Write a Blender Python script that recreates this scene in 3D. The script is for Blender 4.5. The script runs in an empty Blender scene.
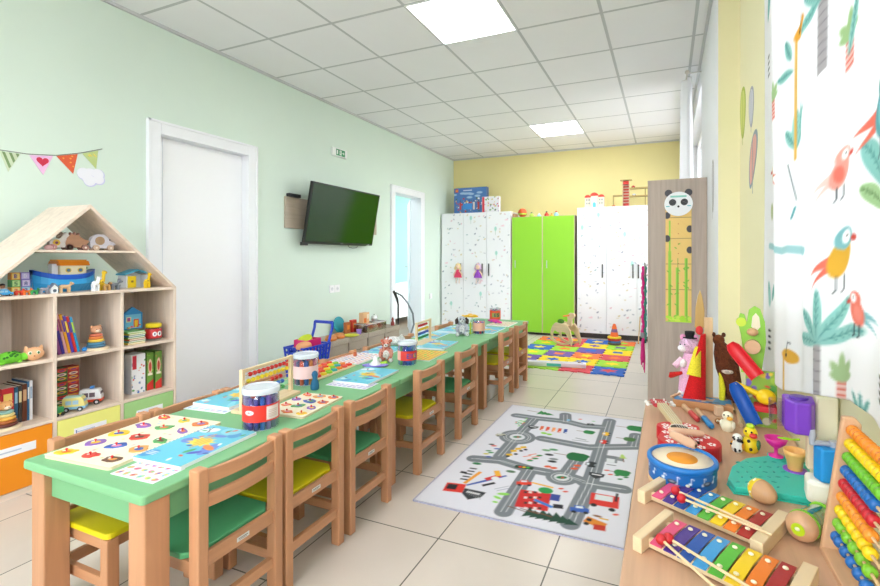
import bpy, math, random
import numpy as np
from mathutils import Matrix, Vector
random.seed(7); rng = random.Random(11)
S = bpy.context.scene; COL = S.collection
PI = math.pi
# ---------------------------------------------------------------- camera
F_PX, YAW, HOR, CXP, EYE = 460.065, 0.3959, 257.96, 474.25, 1.137
cam = bpy.data.objects.new('camera', bpy.data.cameras.new('camera')); COL.objects.link(cam)
cam.location = (0, 0, EYE); cam.rotation_euler = (PI/2, 0, YAW)
cam.data.sensor_width = 36; cam.data.lens = F_PX/880*36
cam.data.shift_x = -(CXP-440)/880; cam.data.shift_y = (HOR-293)/880
cam.data.clip_start = 0.02; cam.data.clip_end = 200
S.camera = cam
S.view_settings.view_transform = 'Standard'; S.view_settings.look = 'None'
S.view_settings.gamma = 1; S.view_settings.use_curve_mapping = False
S.view_settings.exposure = 1.22
# daylight sky outside the windows
W = bpy.data.worlds.new('sky'); S.world = W; W.use_nodes = True
bg = W.node_tree.nodes['Background']
bg.inputs[1].default_value = 4.3
_tc = W.node_tree.nodes.new('ShaderNodeTexCoord'); _sp = W.node_tree.nodes.new('ShaderNodeSeparateXYZ'); _cr = W.node_tree.nodes.new('ShaderNodeValToRGB')
W.node_tree.links.new(_tc.outputs['Generated'], _sp.inputs[0]); W.node_tree.links.new(_sp.outputs[2], _cr.inputs[0]); W.node_tree.links.new(_cr.outputs[0], bg.inputs[0])
_e = _cr.color_ramp.elements; _e[0].position = 0.0; _e[0].color = (.42, .41, .40, 1); _e[1].position = .06; _e[1].color = (.95, .98, 1.0, 1)   # bright sky over paler ground
PANEL_W = 8.0
# room numbers
XL, XRF, XRN, YB, YF, H = -3.363, 0.275, 0.385, 7.13, -2.0, 2.815
YJ = 3.0
# a pixel of the photograph as a real point on a plane of the room
def ray(x, y):
    a = (x-CXP)/F_PX; c = (HOR-y)/F_PX
    return (-math.sin(YAW)+a*math.cos(YAW), math.cos(YAW)+a*math.sin(YAW), c)
def spot(x, y, z=0.55):
    v = ray(x, y); t = (z-EYE)/v[2]; return (v[0]*t, v[1]*t, z)
def onx(x, y, X):
    v = ray(x, y); t = X/v[0]; return (X, v[1]*t, EYE+v[2]*t)
def ony(x, y, Y):
    v = ray(x, y); t = Y/v[1]; return (v[0]*t, Y, EYE+v[2]*t)
# ---------------------------------------------------------------- materials
def lin(h):
    h = h.lstrip('#'); o = []
    for i in (0, 2, 4):
        c = int(h[i:i+2], 16)/255
        o.append(c/12.92 if c <= .04045 else ((c+.055)/1.055)**2.4)
    return tuple(o)
MATS = {}
def new_mat(key):
    m = bpy.data.materials.new(key.replace('#', '').replace(':', '_')); m.use_nodes = True
    nt = m.node_tree; return m, nt, nt.nodes['Principled BSDF']
def N(nt, t, **kw):
    n = nt.nodes.new(t)
    for k, v in kw.items(): setattr(n, k, v)
    return n
def tex(nt, scale, mapscale=(1, 1, 1), detail=3, dist=0.0, coord='Object'):
    tc = N(nt, 'ShaderNodeTexCoord'); mp = N(nt, 'ShaderNodeMapping'); mp.inputs['Scale'].default_value = mapscale
    no = N(nt, 'ShaderNodeTexNoise'); no.inputs['Scale'].default_value = scale; no.inputs['Detail'].default_value = detail
    no.inputs['Distortion'].default_value = dist
    nt.links.new(tc.outputs[coord], mp.inputs[0]); nt.links.new(mp.outputs[0], no.inputs['Vector'])
    return no
def ramp(nt, src, a, b, lo=.3, hi=.7):
    r = N(nt, 'ShaderNodeValToRGB'); e = r.color_ramp.elements
    e[0].position = lo; e[0].color = (*a, 1); e[1].position = hi; e[1].color = (*b, 1)
    nt.links.new(src, r.inputs[0]); return r
def bump(nt, src, bs, strength=.2, dist=.002):
    b = N(nt, 'ShaderNodeBump'); b.inputs['Strength'].default_value = strength; b.inputs['Distance'].default_value = dist
    nt.links.new(src, b.inputs['Height']); nt.links.new(b.outputs[0], bs.inputs['Normal'])
def sc(c, k): return tuple(min(1, x*k) for x in c)
def mat(key):
    """'#rrggbb' glossy plastic, 'fab:#', 'fur:#', 'paint:#', 'woodx/woody/woodz:#' (grain axis), 'met:#', 'glow:#', 'clear:#', 'print'"""
    if key in MATS: return MATS[key]
    kind, _, h = key.rpartition(':') if ':' in key else (('plastic', '', key) if key[0] == '#' else (key, '', '#ffffff'))
    m, nt, bs = new_mat(key); c = lin(h)
    bs.inputs['Base Color'].default_value = (*c, 1); R = bs.inputs['Roughness']
    if kind == 'plastic':
        R.default_value = .38
    elif kind == 'matte': R.default_value = .75
    elif kind == 'paint':
        R.default_value = .5
        no = tex(nt, 40, detail=2); bump(nt, no.outputs[0], bs, .08, .001)
    elif kind == 'wall':
        R.default_value = .8
        no = tex(nt, 1.3, detail=4); r = ramp(nt, no.outputs[0], sc(c, .975), sc(c, 1.02)); nt.links.new(r.outputs[0], bs.inputs['Base Color'])
        n2 = tex(nt, 90, detail=3); bump(nt, n2.outputs[0], bs, .12, .0015)
    elif kind == 'fab':
        R.default_value = .95
        no = tex(nt, 220, detail=2); r = ramp(nt, no.outputs[0], sc(c, .8), sc(c, 1.12)); nt.links.new(r.outputs[0], bs.inputs['Base Color'])
        bump(nt, no.outputs[0], bs, .4, .002)
    elif kind == 'fur':
        R.default_value = 1
        no = tex(nt, 90, detail=6, dist=1); r = ramp(nt, no.outputs[0], sc(c, .6), sc(c, 1.25)); nt.links.new(r.outputs[0], bs.inputs['Base Color'])
        bump(nt, no.outputs[0], bs, .9, .012)
    elif kind in ('woodx', 'woody', 'woodz'):
        ms = {'woodx': (1.5, 26, 26), 'woody': (26, 1.5, 26), 'woodz': (26, 26, 1.5)}[kind]
        no = tex(nt, 1.2, ms, 5, .9); r = ramp(nt, no.outputs[0], sc(c, .87), sc(c, 1.08), .3, .72)
        nt.links.new(r.outputs[0], bs.inputs['Base Color']); R.default_value = .42; bump(nt, no.outputs[0], bs, .1, .001)
    elif kind == 'met': bs.inputs['Metallic'].default_value = 1; R.default_value = .3
    elif kind == 'glow':
        bs.inputs['Emission Color'].default_value = (*c, 1); bs.inputs['Emission Strength'].default_value = PANEL_W
    elif kind == 'clear':
        g = N(nt, 'ShaderNodeBsdfGlossy'); g.inputs['Roughness'].default_value = .08
        t = N(nt, 'ShaderNodeBsdfTransparent'); t.inputs[0].default_value = (*c, 1)
        lw = N(nt, 'ShaderNodeLayerWeight'); lw.inputs[0].default_value = .35
        mx = N(nt, 'ShaderNodeMixShader'); nt.links.new(lw.outputs['Facing'], mx.inputs[0])
        nt.links.new(t.outputs[0], mx.inputs[1]); nt.links.new(g.outputs[0], mx.inputs[2])
        nt.links.new(mx.outputs[0], nt.nodes['Material Output'].inputs[0])
    elif kind == 'frost':
        t = N(nt, 'ShaderNodeBsdfTransparent'); mx = N(nt, 'ShaderNodeMixShader'); mx.inputs[0].default_value = .6; R.default_value = .2
        nt.links.new(t.outputs[0], mx.inputs[1]); nt.links.new(bs.outputs[0], mx.inputs[2]); nt.links.new(mx.outputs[0], nt.nodes['Material Output'].inputs[0])
    elif kind == 'print':                                   # colours drawn on the thing, held per vertex
        a = N(nt, 'ShaderNodeVertexColor'); a.layer_name = 'ink'
        nt.links.new(a.outputs[0], bs.inputs['Base Color']); R.default_value = .4
    elif kind == 'printcloth':
        a = N(nt, 'ShaderNodeVertexColor'); a.layer_name = 'ink'
        nt.links.new(a.outputs[0], bs.inputs['Base Color']); R.default_value = .95
        no = tex(nt, 260, detail=2); bump(nt, no.outputs[0], bs, .3, .002)
    elif kind == 'drape':                                   # thin cotton: daylight shines through
        a = N(nt, 'ShaderNodeVertexColor'); a.layer_name = 'ink'
        nt.links.new(a.outputs[0], bs.inputs['Base Color']); R.default_value = 1
        tr = N(nt, 'ShaderNodeBsdfTranslucent'); nt.links.new(a.outputs[0], tr.inputs[0])
        mx = N(nt, 'ShaderNodeMixShader'); mx.inputs[0].default_value = .24
        nt.links.new(bs.outputs[0], mx.inputs[1]); nt.links.new(tr.outputs[0], mx.inputs[2])
        nt.links.new(mx.outputs[0], nt.nodes['Material Output'].inputs[0])
    MATS[key] = m; return m
def grid_mat(key, c_tile, c_line, px, py, ox, oy, w, rough, var=.03, bumpy=.1):
    m, nt, bs = new_mat(key); L = nt.links.new
    tc = N(nt, 'ShaderNodeTexCoord'); sp = N(nt, 'ShaderNodeSeparateXYZ'); L(tc.outputs['Object'], sp.inputs[0])
    def math_(op, a, b=None):
        n = N(nt, 'ShaderNodeMath', operation=op)
        for i, v in enumerate((a, b)):
            if v is None: continue
            if isinstance(v, (int, float)): n.inputs[i].default_value = v
            else: L(v, n.inputs[i])
        return n.outputs[0]
    outs = []; cells = []
    for s, p, o in ((sp.outputs[0], px, ox), (sp.outputs[1], py, oy)):
        t = math_('DIVIDE', math_('SUBTRACT', s, o), p)
        f = math_('FRACT', math_('ADD', t, 100)); cells.append(math_('FLOOR', t))
        d = math_('MINIMUM', f, math_('SUBTRACT', 1, f))
        outs.append(math_('LESS_THAN', math_('MULTIPLY', d, p), w/2))
    line = math_('MAXIMUM', outs[0], outs[1])
    cb = N(nt, 'ShaderNodeCombineXYZ'); L(cells[0], cb.inputs[0]); L(cells[1], cb.inputs[1])
    wn = N(nt, 'ShaderNodeTexWhiteNoise'); L(cb.outputs[0], wn.inputs['Vector'])
    no = tex(nt, 2.2, (1, 1, 1), 6, .6)
    s = math_('ADD', math_('MULTIPLY', wn.outputs['Value'], .35), no.outputs[0])
    r = ramp(nt, s, sc(lin(c_tile), 1-var), sc(lin(c_tile), 1+var), .4, .85)
    mx = N(nt, 'ShaderNodeMix', data_type='RGBA'); L(line, mx.inputs[0]); L(r.outputs[0], mx.inputs[6]); mx.inputs[7].default_value = (*lin(c_line), 1)
    L(mx.outputs[2], bs.inputs['Base Color']); bs.inputs['Roughness'].default_value = rough
    bump(nt, math_('SUBTRACT', 1, line), bs, bumpy, .003)
    MATS[key] = m
# ---------------------------------------------------------------- mesh builder
class MB:
    def __init__(s): s.v = []; s.f = []; s.k = []; s.sm = []; s.T = Matrix(); s.ink = None
    def _add(s, vs, fs, key, smooth=False):
        b = len(s.v); T = s.T
        s.v += [tuple(T @ Vector(p)) for p in vs]
        for f in fs: s.f.append(tuple(i+b for i in f)); s.k.append(key); s.sm.append(smooth)
        return s
    def at(s, loc=(0, 0, 0), rz=0, rx=0, ry=0, k=1):
        s.T = Matrix.Translation(loc) @ Matrix.Rotation(rz, 4, 'Z') @ Matrix.Rotation(ry, 4, 'Y') @ Matrix.Rotation(rx, 4, 'X') @ Matrix.Scale(k, 4); return s
    def box(s, x0, x1, y0, y1, z0, z1, key):
        v = [(x, y, z) for z in (z0, z1) for y in (y0, y1) for x in (x0, x1)]
        return s._add(v, [(0, 2, 3, 1), (4, 5, 7, 6), (0, 1, 5, 4), (2, 6, 7, 3), (0, 4, 6, 2), (1, 3, 7, 5)], key)
    def cb(s, c, d, key):
        return s.box(c[0]-d[0]/2, c[0]+d[0]/2, c[1]-d[1]/2, c[1]+d[1]/2, c[2]-d[2]/2, c[2]+d[2]/2, key)
    def rings(s, R, key, closed=False, caps=True, smooth=True):
        n = len(R[0]); v = [p for r in R for p in r]; f = []; m = len(R)
        for i in range(m if closed else m-1):
            j = (i+1) % m
            for a in range(n):
                b = (a+1) % n; f.append((i*n+a, i*n+b, j*n+b, j*n+a))
        s._add(v, f, key, smooth)
        if caps and not closed:
            s._add(R[0][::-1], [tuple(range(n))], key); s._add(R[-1], [tuple(range(n))], key)
        return s
    def tube(s, pts, r, key, n=8, closed=False):
        P = [Vector(p) for p in pts]; rr = r if isinstance(r, (list, tuple)) else [r]*len(P); R = []
        up = None
        for i, p in enumerate(P):
            a = P[(i-1) % len(P)] if (closed or i) else p; b = P[(i+1) % len(P)] if (closed or i < len(P)-1) else p
            d = (b-a).normalized()
            if up is None: up = Vector((0, 0, 1)) if abs(d.z) < .9 else Vector((1, 0, 0))
            x = d.cross(up)
            if x.length < 1e-4: x = d.cross(Vector((1, .3, 0)))
            x.normalize(); y = x.cross(d); up = y
            R.append([tuple(p+x*math.cos(2*PI*k/n)*rr[i]+y*math.sin(2*PI*k/n)*rr[i]) for k in range(n)])
        return s.rings(R, key, closed)
    def cyl(s, p0, p1, r, key, r1=None, n=16): return s.tube([p0, p1], [r, r if r1 is None else r1], key, n)
    def lathe(s, prof, key, c=(0, 0, 0), n=24, sx=1, sy=1, caps=True):
        R = [[(c[0]+r*sx*math.cos(2*PI*k/n), c[1]+r*sy*math.sin(2*PI*k/n), c[2]+z) for k in range(n)] for r, z in prof]
        return s.rings(R, key, caps=caps)
    def ell(s, c, r, key, n=14, rx=0, ry=0, rz=0):
        if not isinstance(r, (tuple, list)): r = (r, r, r)
        M = Matrix.Rotation(rz, 3, 'Z') @ Matrix.Rotation(ry, 3, 'Y') @ Matrix.Rotation(rx, 3, 'X'); m = max(6, n//2+1); R = []
        for i in range(m+1):
            t = PI*(.02+.96*i/m)-PI/2
            R.append([tuple(Vector(c)+M @ Vector((r[0]*math.cos(t)*math.cos(2*PI*k/n), r[1]*math.cos(t)*math.sin(2*PI*k/n), r[2]*math.sin(t)))) for k in range(n)])
        return s.rings(R, key)
    def prism(s, poly, t0, t1, key, plane='xy'):
        g = {'xy': lambda a, b, t: (a, b, t), 'yz': lambda a, b, t: (t, a, b), 'xz': lambda a, b, t: (a, t, b)}[plane]
        n = len(poly); v = [g(a, b, t0) for a, b in poly]+[g(a, b, t1) for a, b in poly]
        f = [tuple(range(n))[::-1], tuple(range(n, 2*n))]+[(i, (i+1) % n, n+(i+1) % n, n+i) for i in range(n)]
        return s._add(v, f, key)
    def sheet(s, cv, key, fn=None):
        """the drawing cv laid on a surface: fn(u, v) -> xyz with u, v in metres"""
        h, w = cv.a.shape[:2]; fn = fn or (lambda u, v: (u, v, 0)); b = len(s.v)
        if s.ink is None: s.ink = []
        T = s.T
        for j in range(h):
            for i in range(w): s.v.append(tuple(T @ Vector(fn(i*cv.W/(w-1), j*cv.H/(h-1)))))
        s.ink.append((b, cv.a.reshape(-1, 3)))
        for j in range(h-1):
            for i in range(w-1):
                q = b+j*w+i; s.f.append((q, q+1, q+w+1, q+w)); s.k.append(key); s.sm.append(True)
        return s
    def build(s, name, parent=None, bevel=0, seg=2):
        me = bpy.data.meshes.new(name); me.from_pydata(s.v, [], s.f)
        keys = []
        for k in s.k:
            if k not in keys: keys.append(k)
        for k in keys: me.materials.append(mat(k))
        ix = {k: i for i, k in enumerate(keys)}
        me.polygons.foreach_set('material_index', [ix[k] for k in s.k]); me.polygons.foreach_set('use_smooth', s.sm)
        if s.ink:
            at = me.color_attributes.new('ink', 'FLOAT_COLOR', 'POINT'); a = np.ones((len(s.v), 4), dtype=np.float32)
            for b, c in s.ink: a[b:b+len(c), :3] = c
            at.data.foreach_set('color', a.ravel())
        me.update()
        if not s.ink:
            import bmesh
            bm = bmesh.new(); bm.from_mesh(me); bmesh.ops.recalc_face_normals(bm, faces=bm.faces); bm.to_mesh(me); bm.free()
        o = bpy.data.objects.new(name, me); COL.objects.link(o); o.parent = parent
        if bevel:
            md = o.modifiers.new('soft edges', 'BEVEL'); md.width = bevel; md.segments = seg; md.limit_method = 'ANGLE'; md.angle_limit = .7
        return o
def tag(o, label, cat, group=None, kind=None):
    o['label'] = label; o['category'] = cat
    if group: o['group'] = group
    if kind: o['kind'] = kind
    return o
def thing(name, label, cat, loc=(0, 0, 0), rz=0, group=None, rx=0, ry=0, k=1):
    o = bpy.data.objects.new(name, None); COL.objects.link(o); o.empty_display_size = .05
    o.location = loc; o.rotation_euler = (rx, ry, rz); o.scale = (k, k, k)
    return tag(o, label, cat, group)
def struct(m, name, bevel=0):
    o = m.build(name, None, bevel); o['kind'] = 'structure'; return o
def dup(root, loc, rz=None, label=None, group=None, swap=None, k=None):
    def cp(o, par):
        c = o.copy(); COL.objects.link(c); c.parent = par
        for ch in list(o.children): cp(ch, c)
        return c
    r = cp(root, None); r.location = loc
    if rz is not None: r.rotation_euler.z = rz
    if k: r.scale = (k, k, k)
    if label: r['label'] = label
    if group: r['group'] = group
    return r
# ---------------------------------------------------------------- drawings (patterns printed on things)
class Ink:
    def __init__(s, W_, H_, res, bgc):
        s.W, s.H = W_, H_; w = max(2, int(round(W_/res))+1); h = max(2, int(round(H_/res))+1)
        s.x, s.y = np.meshgrid(np.linspace(0, W_, w), np.linspace(0, H_, h)); s.r = W_/(w-1)
        s.a = np.ones((h, w, 3), dtype=np.float32)*np.array(lin(bgc), dtype=np.float32)
    def put(s, d, col, al=1.0):
        m = (np.clip(.5-d/s.r, 0, 1)*al)[..., None]; s.a = s.a*(1-m)+np.array(lin(col), dtype=np.float32)*m; return s
    def win(s, x0, x1, y0, y1):
        return None
    def ell(s, cx, cy, rx, ry, col, rot=0, al=1):
        c, n = math.cos(rot), math.sin(rot); X = (s.x-cx)*c+(s.y-cy)*n; Y = -(s.x-cx)*n+(s.y-cy)*c
        q = np.sqrt((X/rx)**2+(Y/ry)**2); return s.put((q-1)*min(rx, ry), col, al)
    def ring(s, cx, cy, r, w, col):
        return s.put(np.abs(np.hypot(s.x-cx, s.y-cy)-r)-w/2, col)
    def rect(s, cx, cy, w, h, col, rot=0, al=1):
        c, n = math.cos(rot), math.sin(rot); X = np.abs((s.x-cx)*c+(s.y-cy)*n)-w/2; Y = np.abs(-(s.x-cx)*n+(s.y-cy)*c)-h/2
        return s.put(np.maximum(X, Y), col, al)
    def line(s, pts, w, col, al=1):
        d = np.full_like(s.x, 9.)
        for (ax, ay), (bx, by) in zip(pts[:-1], pts[1:]):
            vx, vy = bx-ax, by-ay; L = vx*vx+vy*vy+1e-12
            t = np.clip(((s.x-ax)*vx+(s.y-ay)*vy)/L, 0, 1); d = np.minimum(d, np.hypot(s.x-ax-t*vx, s.y-ay-t*vy))
        return s.put(d-w/2, col, al)
    def poly(s, pts, col, al=1):
        ins = np.zeros(s.x.shape, bool); d = np.full_like(s.x, 9.); n = len(pts)
        for i in range(n):
            (ax, ay), (bx, by) = pts[i], pts[(i+1) % n]
            if ay != by:
                c = ((ay > s.y) != (by > s.y)) & (s.x < (bx-ax)*(s.y-ay)/(by-ay)+ax); ins ^= c
            vx, vy = bx-ax, by-ay; L = vx*vx+vy*vy+1e-12
            t = np.clip(((s.x-ax)*vx+(s.y-ay)*vy)/L, 0, 1); d = np.minimum(d, np.hypot(s.x-ax-t*vx, s.y-ay-t*vy))
        return s.put(np.where(ins, -d, d), col, al)
    def burst(s, cx, cy, r, col, n=11, k=.6):
        return s.poly([(cx+(r if i % 2 else r*k)*math.cos(PI*i/n), cy+(r if i % 2 else r*k)*.7*math.sin(PI*i/n)) for i in range(2*n)], col)
    def blobs(s, n, x0, x1, y0, y1, r0, r1, cols, R):
        for _ in range(n):
            a = R.uniform(r0, r1); s.ell(R.uniform(x0, x1), R.uniform(y0, y1), a, a*R.uniform(.4, 1), R.choice(cols), R.uniform(0, 3))
        return s
FONT = {'E': '111100111100111', 'X': '101101010101101', 'I': '111010010010111', 'T': '111010010010010', 'S': '111100111001111', '5': '111100111001111', 'A': '010101111101101', 'B': '110101110101110', 'D': '110101101101110', '3': '111001111001111', '2': '111001111100111', '7': '111001010010010', 'L': '100100100100111', 'O': '111101101101111', 'P': '111101111100100', 'R': '110101110101101', 'C': '111100100100111', 'M': '101111111101101', 'N': '110101101101101', 'H': '101101111101101', 'G': '111100101101111', 'F': '111100111100100', 'K': '101101110101101', 'U': '101101101101111', 'V': '101101101101010', 'Y': '101101010010010', '1': '010110010010111', '4': '101101111001001', '8': '111101111101111', '9': '111101111001111', '0': '111101101101111', '6': '111100111101111', ' ': '0'*15}
def ink_text(cv, txt, x, y, h, col, rot=0):
    p = h/5
    for i, ch in enumerate(txt):
        for q, b in enumerate(FONT[ch]):
            if b == '1':
                u = (i*4+q % 3+.5)*p; v = h-(q//3+.5)*p
                cv.rect(x+u*math.cos(rot)-v*math.sin(rot), y+u*math.sin(rot)+v*math.cos(rot), p*1.05, p*1.05, col, rot)
# ================================================================ the room
grid_mat('floor_tiles', '#d6cbc0', '#5f5a50', .4504, .4504, -.853, 1.664, .0055, .28, .055, .25)
grid_mat('ceiling_tiles', '#f1f1f4', '#c3c5c8', .6, .6, -2.811, 2.643, .022, .85, .012, .2)
struct(MB().box(XL-.15, 1.2, YF-.2, YB+.2, -.12, 0, 'floor_tiles'), 'floor')
struct(MB().box(XL-.15, 1.2, YF-.2, YB+.2, H, H+.1, 'ceiling_tiles'), 'ceiling')
GW, YW = 'wall:#dbebdf', 'wall:#eee2a2'
D1, D2 = (2.175, 2.93, 2.03), (5.26, 5.97, 2.02)
m = MB(); x0, x1 = XL-.15, XL
m.box(x0, x1, YF, D1[0], 0, H, GW).box(x0, x1, D1[0], D1[1], D1[2], H, GW).box(x0, x1, D1[1], D2[0], 0, H, GW)
m.box(x0, x1, D2[0], D2[1], D2[2], H, GW).box(x0, x1, D2[1], YB+.15, 0, H, GW)
struct(m, 'wall_left')
struct(MB().box(XL, XRF, YB, YB+.15, 0, H, YW), 'wall_back')
# right wall: the far, white stretch holds a window; at YJ it steps back to the yellow stretch by the counter
WH = 'wall:#e9eaee'
FW = (4.36, 6.75, .95, 2.62)
m = MB(); x0, x1 = XRF, XRF+.25
m.box(x0, x1, YJ, FW[0], 0, H, WH).box(x0, x1, FW[1], YB+.15, 0, H, WH).box(x0, x1, FW[0], FW[1], 0, FW[2], WH).box(x0, x1, FW[0], FW[1], FW[3], H, WH)
YR = 'wall:#f2ebc2'
m.box(x0+.001, XRN+.01, YJ-.004, YJ, 0, H, YR)
struct(m, 'wall_right_far')
NW = (-.9, 1.85, .98, 2.6)
m = MB(); x0, x1 = XRN, XRN+.2
m.box(x0, x1, YF, NW[0], 0, H, YR).box(x0, x1, NW[1], YJ, 0, H, YR).box(x0, x1, NW[0], NW[1], 0, NW[2], YR).box(x0, x1, NW[0], NW[1], NW[3], H, YR)
struct(m, 'wall_right')
m = MB(); y0, y1 = YF-.15, YF
m.box(XL, -3.1, y0, y1, 0, H, GW).box(.1, XRN, y0, y1, 0, H, GW).box(-3.1, .1, y0, y1, 0, .8, GW).box(-3.1, .1, y0, y1, 2.7, H, GW)
struct(m, 'wall_front')
def window(n, axis, a, b, z0, z1, p):
    m = MB(); w = .05
    def bx(u0, u1, v0, v1, q0=0, q1=.06, key='#f4f5f6'):
        if axis == 'y': m.box(p+q0, p+q1, u0, u1, v0, v1, key)
        else: m.box(u0, u1, p+q0, p+q1, v0, v1, key)
    bx(a, a+w, z0, z1); bx(b-w, b, z0, z1); bx(a, b, z0, z0+w); bx(a, b, z1-w, z1)
    k = max(1, int((b-a)/1.0))
    for i in range(1, k): u = a+(b-a)*i/k; bx(u-.04, u+.04, z0, z1)
    bx(a+w, b-w, z0+w, z1-w, .025, .03, 'clear:#fbfdff')
    struct(m, n)
window('window_1', 'y', FW[0], FW[1], FW[2], FW[3], XRF+.1)
window('window_2', 'y', NW[0], NW[1], NW[2], NW[3], XRN+.08)
window('window_fill', 'x', -3.1, .1, .8, 2.7, YF-.1)  # unseen window behind the camera, added to let more daylight in
# white door, closed
def casing(m, a, b, top, w=.09, x=XL, proud=.022):
    m.box(x-.152, x+proud, a-w, a+.004, 0, top+w, 'paint:#f3f5fa').box(x-.152, x+proud, b-.004, b+w, 0, top+w, 'paint:#f3f5fa').box(x-.152, x+proud, a+.004, b-.004, top-.004, top+w, 'paint:#f3f5fa')
    m.box(x+proud, x+proud+.008, a-w, a-w+.02, 0, top+w, 'paint:#f3f5fa').box(x+proud, x+proud+.008, b+w-.02, b+w, 0, top+w, 'paint:#f3f5fa').box(x+proud, x+proud+.008, a-w, b+w, top+w-.02, top+w, 'paint:#f3f5fa')
m = MB(); casing(m, *D1); struct(m, 'trim_1', .004)
m = MB(); casing(m, *D2); struct(m, 'trim_2', .004)
m = MB().box(XL-.10, XL-.06, D1[0]+.006, D1[1]-.006, .006, D1[2]-.008, 'paint:#fafbff')
m.box(XL-.06, XL-.058, D1[0]+.06, D1[0]+.066, .01, D1[2]-.01, 'paint:#dde1ea'); struct(m, 'door_1', .003)
dl = (XL-.165, D2[1]+.02, 0); da = 2.16
m = MB().at(dl, da).box(.02, .72, -.02, .02, .008, D2[2]-.01, 'paint:#f6f7fa')
d2 = struct(m, 'door_2', .003)
MB().at(dl, da).cyl((.66, .02, 1.0), (.66, .065, 1.0), .009, 'met:#b9bcc0').cyl((.66, .065, 1.0), (.56, .065, 1.0), .008, 'met:#b9bcc0').box(.64, .68, .02, .026, .91, 1.05, 'met:#b9bcc0').build('door_handle', d2, .001)
# bedroom behind the open doorway
BX0 = XL-2.6; BW = 'wall:#bfe3e6'
m = MB().box(BX0-.1, BX0, 3.8, 9.5, 0, H, BW).box(BX0, XL-.15, 9.4, 9.5, 0, H, BW).box(BX0, XL-.15, 3.7, 3.8, 0, H, BW)
struct(m, 'wall_bedroom')
m = MB().box(BX0, XL-.15, 3.8, 9.4, -.12, 0, 'woody:#8c7a66'); struct(m, 'floor_bedroom')
m = MB().box(BX0, XL-.15, 3.8, 9.4, H, H+.1, 'wall:#e8eaee'); struct(m, 'ceiling_bedroom')
t = thing('fill_lamp', 'added unseen square fill lamp in the turquoise room behind the doorway', 'lamp', (XL-1.3, 5.3, H))  # lamp out of view, added to brighten the doorway and the bedroom
MB().box(-.42, .42, -.42, .42, -.05, 0, '#f2f2f2').build('frame', t); MB().box(-.4, .4, -.4, .4, -.055, -.05, 'glow:#ffffff').build('diffuser', t)
# skirting
m = MB().box(XL, XL+.012, YF, D1[0]-.09, 0, .07, 'woody:#cfc0ae').box(XL, XL+.012, D1[1]+.09, D2[0]-.09, 0, .07, 'woody:#cfc0ae').box(XL, XL+.012, D2[1]+.09, YB, 0, .07, 'woody:#cfc0ae')
struct(m, 'baseboard_left')
struct(MB().box(XL+.012, XRF, YB-.012, YB, 0, .07, 'woodx:#cfc0ae'), 'baseboard_back')
struct(MB().box(XL, XL+.02, YF, YB, H-.02, H, '#c9cbcd').box(XL+.02, XRF, YB-.02, YB, H-.02, H, '#c9cbcd').box(XRF-.02, XRF, YJ, YB-.02, H-.02, H, '#c9cbcd'), 'trim_3')
# square light panels let into the ceiling grid
for q, (y, lab) in enumerate([(2.643, 'square lit ceiling panel nearest the camera, cut by the top of the view'), (5.643, 'smaller looking lit ceiling panel far down the room, near the yellow wall'), (-.357, 'square lit ceiling panel behind the camera')]):
    t = thing('ceiling_light', lab, 'ceiling light', (-1.311, y+.3, H), group='lit panels in the ceiling grid')
    m = MB(); f = .3
    m.box(-f, f, -f, -f+.014, -.006, 0, '#eef0f0').box(-f, f, f-.014, f, -.006, 0, '#eef0f0').box(-f, -f+.014, -f+.014, f-.014, -.006, 0, '#eef0f0').box(f-.014, f, -f+.014, f-.014, -.006, 0, '#eef0f0')
    m.build('frame', t); MB().box(-f+.014, f-.014, -f+.014, f-.014, -.004, -.001, 'glow:#ffffff').build('diffuser', t)
# ---------------------------------------------------------------- curtains
def leafy(c, x, y, L, a, col, vein='#5fa7a4', w=.28):
    c.ell(x+math.cos(a)*L/2, y+math.sin(a)*L/2, L/2, L*w/2*1.1, col, a)
    c.line([(x, y), (x+math.cos(a)*L*.95, y+math.sin(a)*L*.95)], .003, vein)
    for k in range(1, 6):
        b = .15+.14*k; px, py = x+math.cos(a)*L*b, y+math.sin(a)*L*b
        for s_ in (-1, 1): c.line([(px, py), (px+math.cos(a+s_*.6)*L*.1, py+math.sin(a+s_*.6)*L*.1)], .002, vein)
def palm(c, x, y, s_, trunk=.30):
    c.rect(x, y-trunk*s_/2, .045*s_, trunk*s_, '#bdb9bc')
    for k in range(7): c.line([(x-.02*s_, y-trunk*s_*(.08+.13*k)), (x+.02*s_, y-trunk*s_*(.1+.13*k))], .003, '#908c92')
    for a in (.25, .85, 1.57, 2.3, 2.9): leafy(c, x, y, .2*s_, a, '#9fd6d0', w=.24)
def cactus(c, x, y, s_, g='#b2cf9b'):
    c.rect(x, y-.055*s_, .04*s_, .11*s_, '#f4d6cf')
    for k in range(5): c.rect(x, y-.01*s_-.022*k*s_, .04*s_, .010*s_, '#e4796a')
    for a, l in ((1.57, .10), (1.1, .08), (2.1, .08), (.6, .05), (2.6, .05)): c.ell(x+math.cos(a)*l*s_/2, y+math.sin(a)*l*s_/2, l*s_/2, .015*s_, g, a)
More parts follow.
